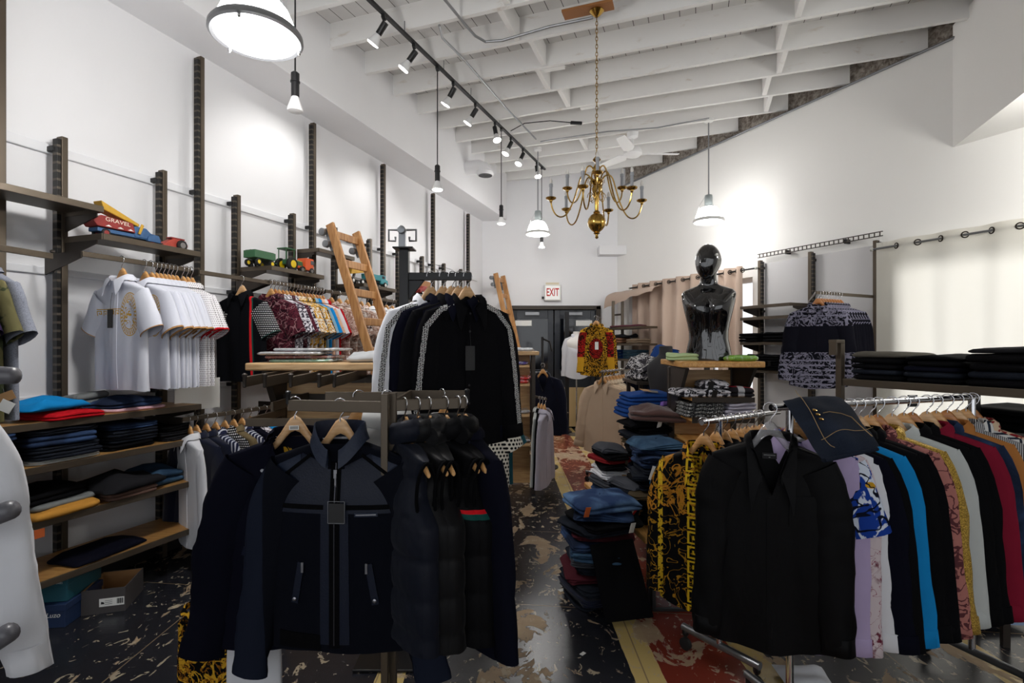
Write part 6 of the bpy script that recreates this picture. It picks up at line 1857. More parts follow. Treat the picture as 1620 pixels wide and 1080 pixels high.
for k in range(1, 17):
    t = k / 17; ph = -PI / 2 + PI * t
    zz = math.sin(ph); cr_ = math.cos(ph)
    ring = []
    for i in range(seg):
        a = 2 * PI * i / seg; ca, sa = math.cos(a), math.sin(a)
        lo = max(0, -zz)
        x = ca * cr_ * .083 * (1 - .22 * lo); y = sa * cr_ * .098 * (1 - .12 * lo)
        if sa > 0: y *= 1 + .1 * max(0, zz)
        y -= lo * .022
        if sa < -.2: y -= .008 * math.exp(-(x / .014) ** 2 - ((zz + .18) / .22) ** 2)   # hint of a nose ridge
        if sa < -.2: y += .006 * math.exp(-((abs(x) - .03) / .02) ** 2 - ((zz - .0) / .18) ** 2)
        ring.append(Vector((x, y, zz * .125)))
    hr.append(ring)
HT = Matrix.Rotation(R(-28), 4, 'Z')
hr = [[(HT @ p) + hc for p in ring] for ring in hr]
MB().loft(rings, True, True, True).build('torso', GLOSS, r, 60)
MB().loft(hr, True, True, True).build('head', GLOSS, r, 60)
m_ = MB()
for s in (-1, 1):
    m_.lathe([(.001, .0), (.05, .0), (.056, -.012), (.05, -.06)], Vector((s * .166, .0, .415)), 24, Vector((s, 0, -.28)))
m_.build('arm_cap', GLOSS, r, 60)
folded('bagged_shirt', 'lime green bagged shirt at the foot of the mannequin', 'bagged shirt', (1.53, 3.5, qz + .001), .15, PLGR, .2, .13, .035, 1, 230, None, rough=.015)
folded('folded_shirt', 'pale green folded shirt at the table edge behind the mannequin', 'shirt', (1.22, 3.75, qz + .001), 1.3, FAB('pale green cotton', (176, 196, 148), .85), .3, .22, .045, 2, 231, None, rough=.02)
PAIS = PRINT('black and white floral print', (34, 33, 38), [(lambda t: t.contour(11, .07, 1.8, 4), (202, 200, 206)), (lambda t: t.step(t.noise(10, 3, .6), .55, .58), (196, 194, 200))])
PLAID = PRINT('dark plaid wool', (34, 32, 36), [(lambda t: stripes(t, 0, 9, .3), (66, 64, 68)), (lambda t: stripes(t, 1, 9, .16), (150, 28, 40)), (lambda t: t.mth('MULTIPLY', stripes(t, 0, 4, .16), stripes(t, 1, 5, .6)), (170, 170, 174))])
HERR = PRINT('black and silver tweed', (40, 40, 42), [(lambda t: t.step(t.noise(120, 2), .5, .58), (166, 166, 164))])
TG2 = M('black swing card', (26, 26, 26), .5)
zz = 1.166
for k, (x, m, h, ds) in enumerate(((1.2, PAIS, .05, 'white and black floral shirt beside the table bracket'), (1.37, PAIS, .055, 'black and white floral shirt with tan tags, lower of two'), (1.37, PAIS, .05, 'black and white floral shirt with tan tags, upper of two'), (1.52, PLAID, .06, 'dark red and grey plaid scarf-like shirt'))):
    folded('folded_shirt', fit(ds + ' on the upper shelf of the mannequin table'), 'shirt', (x, qy0 + .17, zz + (.057 if k == 2 else 0)), rnd.uniform(-.2, .2), m, .19 if k != 3 else .22, .3, h, 2, 240 + k, 'printed shirts under the mannequin', rough=.02, slump=.012, tagm=TG2 if k in (1, 2) else None, tagpos=(-.03, -.155))
zz = 1.031
for k in range(4): folded('folded_sweater', 'black and silver tweed sweater, %s of four under the floral shirts' % ['lowest', 'second', 'third', 'topmost'][k], 'sweater', (1.28, qy0 + .16, zz + k * .0235), rnd.uniform(-.05, .05), HERR, .26, .3, .022, 1, 250 + k, 'tweed sweaters', rough=.004)
for k in range(2): folded('folded_shirt', 'pale lilac crumpled shirt, %s of two beside the tweed sweaters' % ['lower', 'upper'][k], 'shirt', (1.5, qy0 + .15, zz + k * .052), rnd.uniform(-.2, .2), FAB('lilac grey cotton', (176, 172, 186), .85), .2, .3, .05, 2, 256 + k, 'crumpled lilac shirts', rough=.025)
folded('scarf', 'purple scarf pushed beside the table bracket', 'scarf', (1.135, 3.95, 1.0), .3, FAB('bright purple jersey', (140, 108, 190), .85), .12, .16, .12, 2, 260, None, rough=.04, slump=.02)

# ------------------------------------------------------------------ low bench with the denim
bz = .4
r = thing('display_bench', 'low oak bench buried under folded denim', 'bench', (1.15, 3.6, 0))
MB().prism([(.765, 3.0), (1.55, 3.0), (1.55, 4.25), (.585, 4.25)], bz - .035, bz).build('bench_top', OAK_Y, r, 0, .006, world=True)
for x, y_ in ((.80, 3.03), (1.5, 3.03), (.68, 4.18), (1.5, 4.18)):
    MB().box((x, y_, .183), (.035, .035, .365)).build('leg', M('chipped black paint', (30, 29, 30), .5, var=.5, vs=60), r, 0, .002, world=True)
r = thing('floor_mirror', 'dark-framed mirror panel standing under the bench edge', 'mirror', (.92, 2.975, 0))
MB().box((.015, 0, .182), (.24, .012, .35)).build('mirror_glass', M('mirror', (200, 204, 208), .03, 1.0), r, 0)
b = MB()
for x in (-.115, .145): b.box((x, -.004, .182), (.02, .024, .36))
for z in (.008, .355): b.box((.015, -.004, z), (.26, .024, .016))
b.build('frame', M('chipped black paint', (30, 29, 30), .5), r, 0, .002)
TAGM = [PAPERW, PAPERK, CARDK, PAPERW, PAPERK]
def heap(cx, cy, z, rz, specs, w, d, group, where, jit=.02, tilt=.02, seed=1, big=None):
    out = []
    for i, (m, ds, h) in enumerate(specs):
        last = i == len(specs) - 1
        nm = 'jeans' if 'jeans' in ds else ('folded_shirt' if 'shirt' in ds else 'folded_trousers')
        out.append(folded(nm, '%s, %s from the bottom %s' % (ds, ORD[i] if i < 20 else 'uppermost', where), {'jeans': 'jeans', 'folded_shirt': 'shirt', 'folded_trousers': 'trousers'}[nm], (cx + rnd.uniform(-jit, jit), cy + rnd.uniform(-jit, jit), z), rz + rnd.uniform(-.3, .3), m, w + rnd.uniform(-.03, .02), d + rnd.uniform(-.02, .02), h, 3 if h > .035 else 2 if h > .025 else 1, seed + i, group, (rnd.uniform(-tilt, tilt), rnd.uniform(-tilt, tilt)), rough=.035 if last else .016, slump=.03 if last else .008, jag=.022, tagm=TAGM[i % 5] if i % 3 == 1 else None))
        z += h + .003
    return z
KH = FAB('dark khaki', (74, 64, 48), .9); GD = FAB('grey denim', (66, 68, 74), .9)
z = heap(.915, 3.32, bz + .001, 0, [(BLK2, 'black trousers', .04), (DEN3, 'black jeans', .038), (BLK, 'black trousers', .038), (DEN3, 'black jeans', .036), (KH, 'dark khaki trousers', .036), (DEN3, 'black jeans', .036), (BLK, 'black trousers', .036), (DEN3, 'charcoal jeans', .036), (DEN3, 'black jeans', .034), (DEN, 'navy jeans', .034), (DEN, 'dark blue jeans', .036), (DEN, 'dark blue jeans', .036), (DEN4, 'blue washed jeans', .045)], .29, .32, 'denim at the front of the bench', 'of the front heap on the bench', seed=300, tilt=.035, jit=.03)
z = heap(.985, 3.88, bz + .001, .1, [(DEN3, 'black jeans', .05), (BLK, 'black trousers', .05), (DEN3, 'black jeans', .05), (GD, 'grey jeans', .05), (DEN, 'dark jeans', .05), (DEN3, 'black jeans', .05), (BLK2, 'black trousers', .05), (KH, 'olive brown trousers', .05), (DEN3, 'black jeans', .05), (BLK, 'black trousers', .045), (BLK, 'black trousers', .045)], .29, .34, 'denim at the back of the bench', 'of the back heap on the bench', seed=330)
folded('folded_trousers', 'brown corduroy trousers slumped on the back heap', 'trousers', (1.05, 3.82, z), -.12, BRN, .4, .3, .1, 2, 350, None, rough=.05, slump=.035, tilt=(.05, .04))
for k in range(3): folded('folded_trousers', 'cobalt blue chinos with a kraft tag, %s of three on the back heap' % ['lowest', 'middle', 'topmost'][k], 'trousers', (.99 + k * .02, 4.02, z + k * .058), .1, COB, .36, .32, .058 if k < 2 else .07, 2, 352 + k, 'cobalt chinos', rough=.02 if k == 2 else .008, slump=.02 if k == 2 else 0)
b = thing('swing_tag', 'kraft and grey swing tags lying on the cobalt chinos', 'tag', (1.0, 3.9, z + .2))
MB().box((0, 0, 0), (.08, .06, .002), Euler((.2, .1, .3)).to_matrix()).build('tag', PAPERK, b, 0); MB().box((.05, -.01, -.008), (.07, .05, .002), Euler((.2, .1, -.2)).to_matrix()).build('label', M('grey card', (90, 88, 86), .6), b, 0)
z = heap(.70, 3.72, bz + .001, .25, [(BRN, 'brown trousers', .03), (BRN, 'dark brown trousers', .03), (DEN, 'dark jeans', .05), (GD, 'grey jersey trousers', .06), (WHT, 'white shirt', .03), (WHT, 'white shirt', .03), (BLK, 'black trousers', .04), (FAB('dark red cotton', (120, 30, 34), .9), 'dark red shirt', .03), (BLK2, 'black trousers', .035), (GD, 'charcoal grey jeans', .045)], .2, .3, 'clothes at the aisle side of the bench', 'of the aisle-side heap on the bench', seed=360, jit=.012)
z2_ = heap(.745, 3.38, bz + .001, .5, [(DEN4, 'washed jeans', .05), (DEN, 'dark jeans', .05), (CHAR, 'charcoal trousers', .05), (DEN3, 'black jeans', .045), (GD, 'grey jeans', .045)], .15, .24, 'rolled jeans at the bench corner', 'of the bench-corner heap', seed=380, jit=.008)
r = thing('swing_tag', 'blue and white swing tag hanging from the front heap', 'tag', P(1036, 752, 3.12))
MB().box((0, 0, 0), (.045, .002, .11), Euler((0, .2, 0)).to_matrix()).build('tag', M('blue card', (30, 128, 190), .5), r, 0); MB().box((-.005, -.004, .012), (.045, .002, .085), Euler((0, .3, 0)).to_matrix()).build('label', PAPERW, r, 0)
r = thing('swing_tag', 'long kraft swing tag hanging on a string before the black trousers', 'tag', P(1032, 812, 3.12))
MB().box((0, 0, 0), (.035, .003, .11), Euler((0, -.05, 0)).to_matrix()).build('tag', PAPERK, r, 0); MB().tube([(0, 0, .055), (.006, .01, .1), (.0, .02, .14)], .0015, 5).build('tag_cord', PAPERK, r)
r = thing('swing_tag', 'white red and green swing tag at the bench edge', 'tag', P(999, 812, 3.14))
MB().box((0, 0, 0), (.03, .002, .07), Euler((.1, .6, 0)).to_matrix()).build('tag', PAPERW, r, 0); MB().box((.008, -.002, -.005), (.012, .002, .07), Euler((.1, .6, 0)).to_matrix()).build('stripe', RED, r, 0)
# heap on the floor
z = heap(.51, 3.13, .001, .15, [(DEN3, 'black jeans', .05), (NVY2, 'navy trousers', .05), (DEN3, 'black jeans', .045), (FAB('wine jersey', (70, 28, 36), .9), 'wine trousers', .04), (DEN3, 'black jeans', .045), (GD, 'grey jeans', .045), (DEN4, 'washed blue jeans', .05), (DEN, 'blue jeans', .045), (FAB('wine jersey', (70, 28, 36), .9), 'wine trousers', .03), (DEN3, 'black jeans', .04), (BLK, 'black trousers', .035), (DEN, 'dark blue jeans', .045)], .36, .38, 'denim heaped on the floor', 'of the floor heap', jit=.035, tilt=.05, seed=400)
folded('jeans', 'faded blue jeans with an orange tag on top of the floor heap', 'jeans', (.53, 3.11, z), .3, DEN2 if 0 else denim('faded denim', (30, 50, 86), (92, 122, 158)), .4, .34, .07, 2, 420, None, rough=.03, slump=.025, tagm=M('orange card', (190, 92, 40), .6), tagpos=(-.17, -.17))
# big black trousers slumped against the floor heap
def drape(name, label, cat, corners, m, thick=.03, nu=16, nv=14, bulge=.05, seed=1, group=None, parts=None, rough=.015):
    a, b, c, d = [Vector(q) for q in corners]; nrm = (b - a).cross(d - a).normalized()
    top, bot = [], []
    for j in range(nv + 1):
        t = j / nv; rt, rb = [], []
        for i in range(nu + 1):
            s = i / nu
            p = (a * (1 - s) + b * s) * (1 - t) + (d * (1 - s) + c * s) * t
            e = min(1, 6 * min(s, 1 - s)) ** .5 * min(1, 6 * min(t, 1 - t)) ** .5
            q = p + nrm * (bulge * math.sin(PI * s) * math.sin(PI * min(1, t * .9 + .1)) + rough * nz(s * 3 + seed, t * 3, 1) * (.3 + .7 * e))
            rt.append(q + nrm * thick * .5 * e); rb.append(q - nrm * thick * .5 * e)
        top.append(rt); bot.append(rb)
    mb = MB(); vs = [p for r_ in top for p in r_] + [p for r_ in bot for p in r_]; n0 = nu + 1; off = n0 * (nv + 1); fs = []
    for j in range(nv):
        for i in range(nu):
            q = (j * n0 + i, j * n0 + i + 1, (j + 1) * n0 + i + 1, (j + 1) * n0 + i)
            fs.append(q); fs.append(tuple(off + k for k in reversed(q)))
    mb.add(vs, fs)
    base = (a + b + c + d) / 4; r = thing(name, label, cat, base, 0, group)
    mb.build('cloth', m, r, 60, world=True)
    return r, top, nrm
r, tp, nn_ = drape('folded_trousers', 'large black trousers with a card tag slumped against the floor heap', 'trousers', [(.43, 2.90, .40), (.68, 2.94, .42), (.77, 2.84, .03), (.50, 2.78, .03)], BLK2, .05, bulge=.03, seed=431)
q = tp[4][5] + nn_ * .032
MB().box(q, (.05, .003, .11), Euler((-.3, .25, 0)).to_matrix()).build('card_tag', CARDK, r, 0, world=True)
MB().box(q + Vector((.012, -.012, -.035)), (.03, .002, .004), Euler((-.3, .25, 0)).to_matrix()).build('tag_print', PAPERW, r, 0, world=True)

# ------------------------------------------------------------------ short chrome rack with the gold key shirt
wa = Vector(((1110 - CX) / F * 2.36, 2.36, 1.158)); wb = Vector(((1232 - CX) / F * 2.74, 2.74, 1.158))
rack('short chrome rack on casters with the gold key shirt', wa, wb, rad=.014, posts=(.2,), foot=.2)
def gk_mask(t):
    o = t.sep()
    return t.mth('MULTIPLY', fret(t, 15), band(t, o[0], -.0666, .0667))
def gk_edge(t):
    o = t.sep(); return t.mth('MULTIPLY', band(t, t.mth('ABSOLUTE', o[0]), .178, .2), t.contour(40, .1, .5))
GKEY = PRINT('black satin with gold key bands and scrolls', (11, 11, 12), [(lambda t: t.mth('MULTIPLY', t.contour(10, .045, 1.8, 4), t.mth('GREATER_THAN', t.sep()[2], -.42)), (180, 120, 40)), (lambda t: t.contour(15, .018, 1.2), (160, 116, 32)), (gk_mask, (214, 178, 36)), (gk_edge, (204, 166, 40))], .5)
S_gk = shape('gold key shirt', .19, .74, .03, 'long', collar='shirt', seed=441, fold=.012, hi=1, a0=36, a1=3, v=(.05, .12), gap=22, r0=.07, r1=.05)
d = (wb - wa).normalized()
p = wa + d * .015 + Vector((0, 0, .014)); hang('patterned_shirt', 'black shirt with gold key band and scrolls', 'at the end of the short chrome rack', 'shirt', S_gk, GKEY, p + Vector((0, 0, 0)), (-.5, -.87), 'shirts on the short chrome rack', HWOOD)
for k in range(7):
    p = wa + d * (.1 + .065 * k) + Vector((0, 0, .014)); m, ds = [(BLK, 'black'), (CHAR, 'charcoal'), (DEN3, 'dark'), (NVY, 'navy'), (BLK, 'black'), (OLV, 'olive'), (CHAR, 'charcoal')][k]
    hang('dress_shirt', '%s shirt, %s behind the gold key one' % (ds, ORD[k]), 'on the short chrome rack', 'shirt', S_long[1 + k % 2], m, p, (-d.x, -d.y), 'shirts on the short chrome rack', HWOOD, hw=.17)

# ------------------------------------------------------------------ long chrome rack across the front
la = Vector((.985, 1.985, 1.268)); lb = Vector((2.135, 2.40, 1.268))
rack('long chrome rack of shirts headed by the open black shirt', la, lb, rad=.0135, posts=(.075, .97), foot=.22)
d = (lb - la).normalized()
SATIN = FAB('black satin', (9, 9, 11), .5, 0, .15, 900, .5, .1)
S_bk = shape('open black shirt', .208, .80, .035, 'long', slen=.64, collar='shirt', seed=451, fold=.026, hi=1, a0=26, a1=3, v=(.07, .2), gap=26, cuffs=True, cleaf=.1, r0=.08, r1=.056, flare=1.08)
p = la + d * -.006 + Vector((0, 0, .0135)); rz = face(-.34, -.94)
g = garment('dress_shirt', 'black satin shirt with open collar facing the viewer on the long chrome rack', 'shirt', S_bk, SATIN, p + Vector((0, -.0, 0)), rz)
B = S_bk[1]['bvh']
panel_mb(B, [(.06, -.30), (.15, -.295), (.15, -.41), (.06, -.41)], 8, 8, .004).build('chest_pocket', SATIN, g, 60)
r_ = MB().box((0, front(B, 0, -.16, -.03, 1) - .012, -.165), (.05, .002, .022)); o = r_.build('neck_label', M('woven label', (34, 34, 36), .8), g, 0)
m_ = MB()
for k in range(9): m_.box((-.018 + k * .0045, front(B, 0, -.16, -.03, 1) - .0135, -.162), (.003, .0006, .004))
m_.box((0, front(B, 0, -.16, -.03, 1) - .0135, -.170), (.006, .0006, .003)); m_.build('label_print', M('label thread', (150, 150, 150), .8), o, 0)
def clear_mat():
    t = NT('clear plastic')
    tr = t.n('ShaderNodeBsdfTransparent'); gl = t.n('ShaderNodeBsdfGlossy'); gl.inputs['Roughness'].default_value = .06
    df = t.n('ShaderNodeBsdfDiffuse'); df.inputs[0].default_value = (.75, .76, .8, 1)
    m1 = t.n('ShaderNodeMixShader'); m1.inputs[0].default_value = .22
    lw = t.n('ShaderNodeLayerWeight'); lw.inputs[0].default_value = .35
    m2 = t.n('ShaderNodeMixShader')
    t.l(tr.outputs[0], m1.inputs[1]); t.l(df.outputs[0], m1.inputs[2]); t.l(lw.outputs['Facing'], m2.inputs[0]); t.l(m1.outputs[0], m2.inputs[1]); t.l(gl.outputs[0], m2.inputs[2]); t.l(m2.outputs[0], t.out.inputs[0])
    return t.mat
CLEAR = clear_mat()
h = thing('clear_hanger', 'clear plastic hanger inside the open black satin shirt', 'hanger', p, rz)
a_, hk = hanger_mb(.18, .075, .208)
a_.build('shoulder_bar', CLEAR, h, 60); hk.build('hook', CHROME, h, 60)
FLOR = PRINT('white cloth with burgundy flowers', (206, 192, 196), [(lambda t: t.mth('MULTIPLY', t.step(t.noise(9, 4, .8), .52, .6), t.step(t.noise(46, 3), .45, .55)), (104, 38, 56)), (lambda t: t.contour(18, .012, 1), (150, 90, 104))])
PALM = PRINT('blue cloth with white palms', (28, 62, 150), [(lambda t: t.step(t.noise(16, 4, 1.6, t.mapv((1, 1, .5))), .54, .58), (214, 222, 236)), (lambda t: t.mth('GREATER_THAN', t.noise(7, 2), .63), (196, 150, 40)), (lambda t: t.contour(7, .02, 1), (18, 22, 40))])
def glit():
    t = NT('gold glitter cloth'); n = t.voro(420, None, 'F1', 1); s = t.n('ShaderNodeSeparateColor'); t.l(n, s.inputs[0])
    c = t.mix(s.outputs[0], lin((122, 88, 26)), lin((238, 200, 96)))
    t.bump(t.noise(500, 1), .8, .004); return t.fin(c, .38, .75)
GLIT = glit()
FINES = PRINT('black and white fine stripe', (206, 206, 206), [(lambda t: stripes(t, 0, 150, .5), (36, 36, 40))])
GEOW = PRINT('white cloth with black key maze', (222, 220, 216), [(lambda t: fret(t, 15), (40, 48, 62)), (lambda t: t.mth('GREATER_THAN', t.noise(16, 2), .68), (204, 160, 40))])
RPAT = PRINT('red and cream patterned cloth', (140, 40, 44), [(lambda t: t.contour(22, .09, .6), (216, 190, 160))])
items = [(FAB('lilac poplin', (176, 160, 196), .8), 'lilac shirt', 'n'), (PALM, 'blue palm-print short-sleeved shirt', 's'), (FLOR, 'white shirt with burgundy flowers', 'n'), (WHT, 'white shirt', 'l'), (NVY, 'dark navy jacket', 'l'), (BLK2, 'black shirt with a light hanger', 'l'), (BRIGHT, 'bright blue shirt', 'l'), (BLK2, 'black blazer with one cuff showing', 'l'), (BLK, 'black blazer with folded cuff', 'l'), (PRINT('pink snake print', (176, 116, 108), [(lambda t: t.contour(20, .06), (90, 50, 54))]), 'pink snake-print shirt', 'l'), (GLIT, 'gold glitter shirt', 'l'), (GRYL, 'light grey shirt', 'l'), (BLK2, 'black velvet blazer', 'l'), (BLK2, 'second black velvet blazer', 'l'), (FAB('burgundy cotton', (128, 26, 48), .75), 'burgundy shirt', 'l'), (DEN, 'dark blue denim shirt', 'l'), (FAB('camel cotton', (176, 116, 62), .85), 'camel overshirt', 'l'), (FINES, 'black and white fine-striped shirt', 'l'), (GEOW, 'white shirt with black key maze', 'l'), (RPAT, 'red patterned shirt', 'l')]
S_rk = [shape('rack shirt %d' % k, .218, .80, .02, 'long', slen=.64, collar='shirt', seed=461 + k, fold=.009, a0=44, a1=8, cuffs=True, cleaf=.075, hi=0, r0=.088, r1=.06, flare=1.05, ry=.34, flat1=.42) if 0 else shape('rack shirt %d' % k, .218, .80, .019, 'long', slen=.64, collar='shirt', seed=461 + k, fold=.009, a0=32, a1=6, cuffs=True, cleaf=.075, r0=.08, r1=.058, flare=1.05, ry=.22) for k in range(3)]
S_rs = shape('rack short', .192, .7, .02, 'short', collar='shirt', seed=465, fold=.009, slen=.22, a0=24, a1=-2, ry=.22)
S_rn = shape('rack narrow', .196, .82, .019, 'long', slen=.66, collar='shirt', seed=468, fold=.009, a0=24, a1=2, cuffs=True, r0=.075, r1=.056, flare=1.05, ry=.22)
pos = [.1, .12, .138, .158, .185, .215, .275, .34, .38, .43, .47, .54, .6, .645, .72, .77, .83, .885, .935, .975]
L = (lb - la).length
for k, ((m, ds, kd), t) in enumerate(zip(items, pos)):
    p = la + d * (t * L) + Vector((0, 0, .0135)); a = rnd.uniform(-.06, .06)
    f_ = Matrix.Rotation(a, 3, 'Z') @ Vector((-.5, -.87, 0))
    hang('patterned_shirt' if m in (PALM, FLOR, GEOW, RPAT) else ('blazer' if 'blazer' in ds or 'jacket' in ds else 'dress_shirt'), ds, 'on the long chrome rack', 'blazer' if 'blazer' in ds or 'jacket' in ds else 'shirt', S_rs if kd == 's' else S_rn if kd == 'n' else S_rk[k % 3], m, p, (f_.x, f_.y), 'shirts on the long chrome rack', [HWOOD, HWOOD3, HWOOD2][k % 3])
# dark jeans thrown over the rail
Y0 = 1.93
cs = [P(1238, 634, 2.02), P(1333, 630, 2.10), P(1392, 706, 1.72), P(1300, 726, 1.66)]
r, tp, nn_ = drape('jeans', 'dark indigo jeans with tan stitching thrown over the long chrome rack', 'jeans', cs, denim('raw denim', (13, 17, 27), (22, 29, 44)), .035, 20, 16, -.035, 471, rough=.02)
s_ = -1 if nn_.y > 0 else 1
def on_j(j, i): return tp[j][i] + nn_ * (.0 if s_ > 0 else -.036)
STI = M('tan stitching', (150, 122, 78), .8)
st = MB()
for i in (3,): st.tube([on_j(j, i) + nn_ * s_ * .002 for j in range(0, 17)], .0011, 5)
for i0 in (8,):
    arc = [on_j(8, 6), on_j(8, 8), on_j(9, 11), on_j(10, 14), on_j(12, 16), on_j(15, 17)]
    st.tube([p + nn_ * s_ * .003 for p in arc], .0013, 5)
st.tube([on_j(13, i) + nn_ * s_ * .003 for i in range(2, 20)], .0011, 5)
st.build('stitching', STI, r, world=True)
b = MB()
for i in range(3): b.lathe([(.0075, 0), (.0075, .003), (.003, .005)], on_j(7 + i, 4 + 0) + nn_ * s_ * .003 + Vector((.004 * i, 0, 0)), 12, nn_ * s_)
b.build('brass_button', BRASS, r, world=True)
wb_ = MB()
e0 = [tp[16][i] for i in range(1, 20)]
wb_.tube([p + Vector((0, .004, -.006)) for p in e0], .011, 8, flat=.7); wb_.build('waistband', denim('raw denim', (13, 17, 27), (22, 29, 44)), r, world=True)

# ------------------------------------------------------------------ shelf of black trousers by the cream curtain
Lp = Vector((.372, -.928, 0)); Np = Vector((.928, .372, 0))
A0 = P(1345, 600, 3.0); A0.z = 1.312
def SB(s, n, z=0): return Vector((A0.x, A0.y, z)) + Lp * s + Np * n
r = thing('trouser_shelf', 'bronze freestanding shelf of black trousers in front of the cream curtain', 'shelf', SB(0, 0))
pts = [SB(-.05, 0), SB(1.35, 0), SB(1.35, .42), SB(-.05, .42)]
MB().prism([(p.x, p.y) for p in pts], 1.29, 1.312).build('board', BRONZE_D, r, 0, world=True)
MB().bar(SB(-.05, 0, 1.294), SB(1.35, 0, 1.294), .012, .04).bar(SB(-.05, .0, 1.294), SB(-.05, .42, 1.294), .012, .04).build('edge_frame', BRONZE, r, 0, .002, world=True)
for s, n, z in ((-.06, .0, 1.535), (.42, .36, 1.29), (.95, .36, 1.29), (1.34, .0, 1.29)):
    MB().box(SB(s, n, z / 2), (.034, .034, z), Matrix((Lp, Np, Vector((0, 0, 1)))).transposed()).build('post', BRONZE if z > 1.4 else BLACKM, r, 0, .002, world=True)
MB().box(SB(-.06, -.03, 1.53), (.05, .07, .02), Matrix((Lp, Np, Vector((0, 0, 1)))).transposed()).box(SB(-.06, -.06, 1.49), (.045, .012, .08), Matrix((Lp, Np, Vector((0, 0, 1)))).transposed()).build('post_bracket', BRONZE, r, 0, .002, world=True)
o = SB(.33, -.0, 1.22); MB().box(o, (.05, .003, .06)).build('price_tag', CARDK, r, 0, world=True)
rzS = math.atan2(Lp.y, Lp.x)
def st_(label, s, n, z0, specs, w, d_, seed):
    z = z0
    for i, (m, h, ds) in enumerate(specs):
        last = i == len(specs) - 1; p = SB(s + rnd.uniform(-.008, .008), n + rnd.uniform(-.01, .01), z)
        folded('folded_trousers', '%s, %s %s' % (ds, ['lowest', 'second up', 'third up', 'fourth up', 'fifth up', 'sixth up'][i] if not last else 'topmost', label), 'trousers', p, rzS + rnd.uniform(-.05, .05), m, w, d_, h, 1, seed + i, 'black trousers by the cream curtain', rough=.012 if last else .005, slump=.012 if last else 0, tagm=PAPERW if i in (2,) and seed > 500 else None)
        z += h + .003
    return z
GRT = FAB('taupe grey trouser', (92, 88, 80), .9)
st_('of the trousers beside the tall bracket', .12, .2, 1.313, [(BLK, .028, 'black folded trousers'), (DEN3, .028, 'dark folded trousers'), (BLK, .028, 'black folded trousers'), (BLK2, .03, 'black folded trousers'), (GRT, .032, 'taupe folded trousers')], .28, .38, 480)
st_('of the middle trousers by the cream curtain', .40, .2, 1.313, [(BLK, .026, 'black folded trousers'), (DEN3, .026, 'dark folded trousers'), (NVY, .026, 'navy-black folded trousers'), (BLK2, .028, 'black folded trousers'), (BLK, .03, 'black folded trousers')], .26, .38, 490)
st_('of the large trousers at the shelf end', .72, .19, 1.313, [(BLK, .034, 'black folded trousers'), (DEN3, .034, 'dark folded trousers'), (BLK2, .036, 'black folded trousers'), (BLK2, .04, 'black folded trousers'), (CHAR, .03, 'charcoal-black folded trousers')], .34, .4, 500)
st_('of the trousers running out of frame', 1.08, .19, 1.313, [(BLK, .04, 'black folded trousers'), (NVY, .04, 'navy-black folded trousers'), (BLK2, .04, 'black folded trousers')], .34, .4, 510)
# dark shirts lying on a second low shelf behind the rack end
r = thing('display_table', 'dark low table with black folded shirts at the rack end', 'display table', (2.72, 2.75, 0), -.3)
MB().box((0, 0, 1.06), (.5, .5, .03)).build('table_top', BRONZE_D, r, 0)
for x in (-.2, .2):
    for y_ in (-.2, .2): MB().box((x, y_, .52), (.03, .03, 1.05)).build('leg', BRONZE_D, r, 0)
for k in range(3): folded('folded_shirt', 'black folded shirt, %s of three at the rack end' % ['lowest', 'middle', 'topmost'][k], 'shirt', (2.7, 2.72, 1.076 + .036 * k), .1 * k, BLK, .42, .4, .034, 1, 520 + k, 'black shirts at the rack end', rough=.01)

# ------------------------------------------------------------------ window-wall goods
for k in range(3):
    rf('folded_trousers', 'black folded trousers, %s of three at the curtain end of the bronze shelf' % ['lowest', 'middle', 'topmost'][k], 'trousers', 6.6, .34, 1.556 + k * .036, BLK2, .3, .3, .034, 1, 530 + k, group='black trousers on the bronze shelf')
    rf('folded_trousers', 'black folded trousers, %s of three beside the patterned shirts' % ['lowest', 'middle', 'topmost'][k], 'trousers', 6.28, .34, 1.556 + k * .038, BLK, .3, .3, .036, 1, 533 + k, group='black trousers on the bronze shelf', rough=.012 if k == 2 else .004)
    rf('folded_shirt', 'black crumpled shirt, %s of three below the folded trousers' % ['lowest', 'middle', 'topmost'][k], 'shirt', 6.4, .34, 1.221 + k * .06, BLK, .5, .32, .058, 2, 536 + k, group='black shirts on the bronze shelf', rough=.02, tagm=CARDK if k == 1 else None)
NAVYP = PRINT('navy cloth with grey ornate borders', (16, 16, 25), [(lambda t: t.mth('MULTIPLY', t.contour(13, .055, 1.8, 4), t.mth('MAXIMUM', t.mth('GREATER_THAN', t.sep()[2], -.3), t.mth('LESS_THAN', t.sep()[2], -.55))), (122, 120, 138)), (lambda t: t.mth('MULTIPLY', t.mth('MULTIPLY', stripes(t, 2, 22, .35), t.step(t.noise(24, 3), .4, .5)), t.mth('LESS_THAN', t.sep()[2], -.62)), (128, 126, 144)), (lambda t: t.mth('MULTIPLY', t.mth('MULTIPLY', stripes(t, 2, 24, .35), t.step(t.noise(30, 3), .42, .5)), t.mth('GREATER_THAN', t.sep()[2], -.24)), (128, 126, 144))])
pa = Vector(((1294 - CX) / F * 5.0, 5.0, 2.03)); pb = RW(5.47, .4, 2.03)
r = thing('hanging_bar', 'bronze bar carrying the navy ornate shirts before the pale panels', 'rail', RW(6.11, .15, 2.03), 0, 'bronze hanging bars')
o = Vector(r.location)
pd = Vector((pb.x - pa.x, pb.y - pa.y, 0)).normalized()
e1 = pa - pd * .03; e2 = RW(5.46, .13, 2.03)
MB().bar(RW(6.11, .12, 2.015) - o, e1 - o + Vector((0, 0, -.015)), .012, .03).bar(e1 - o + Vector((0, 0, -.015)), e2 - o + Vector((0, 0, -.015)), .012, .03).build('bar', BRONZE, r, 0, .002)
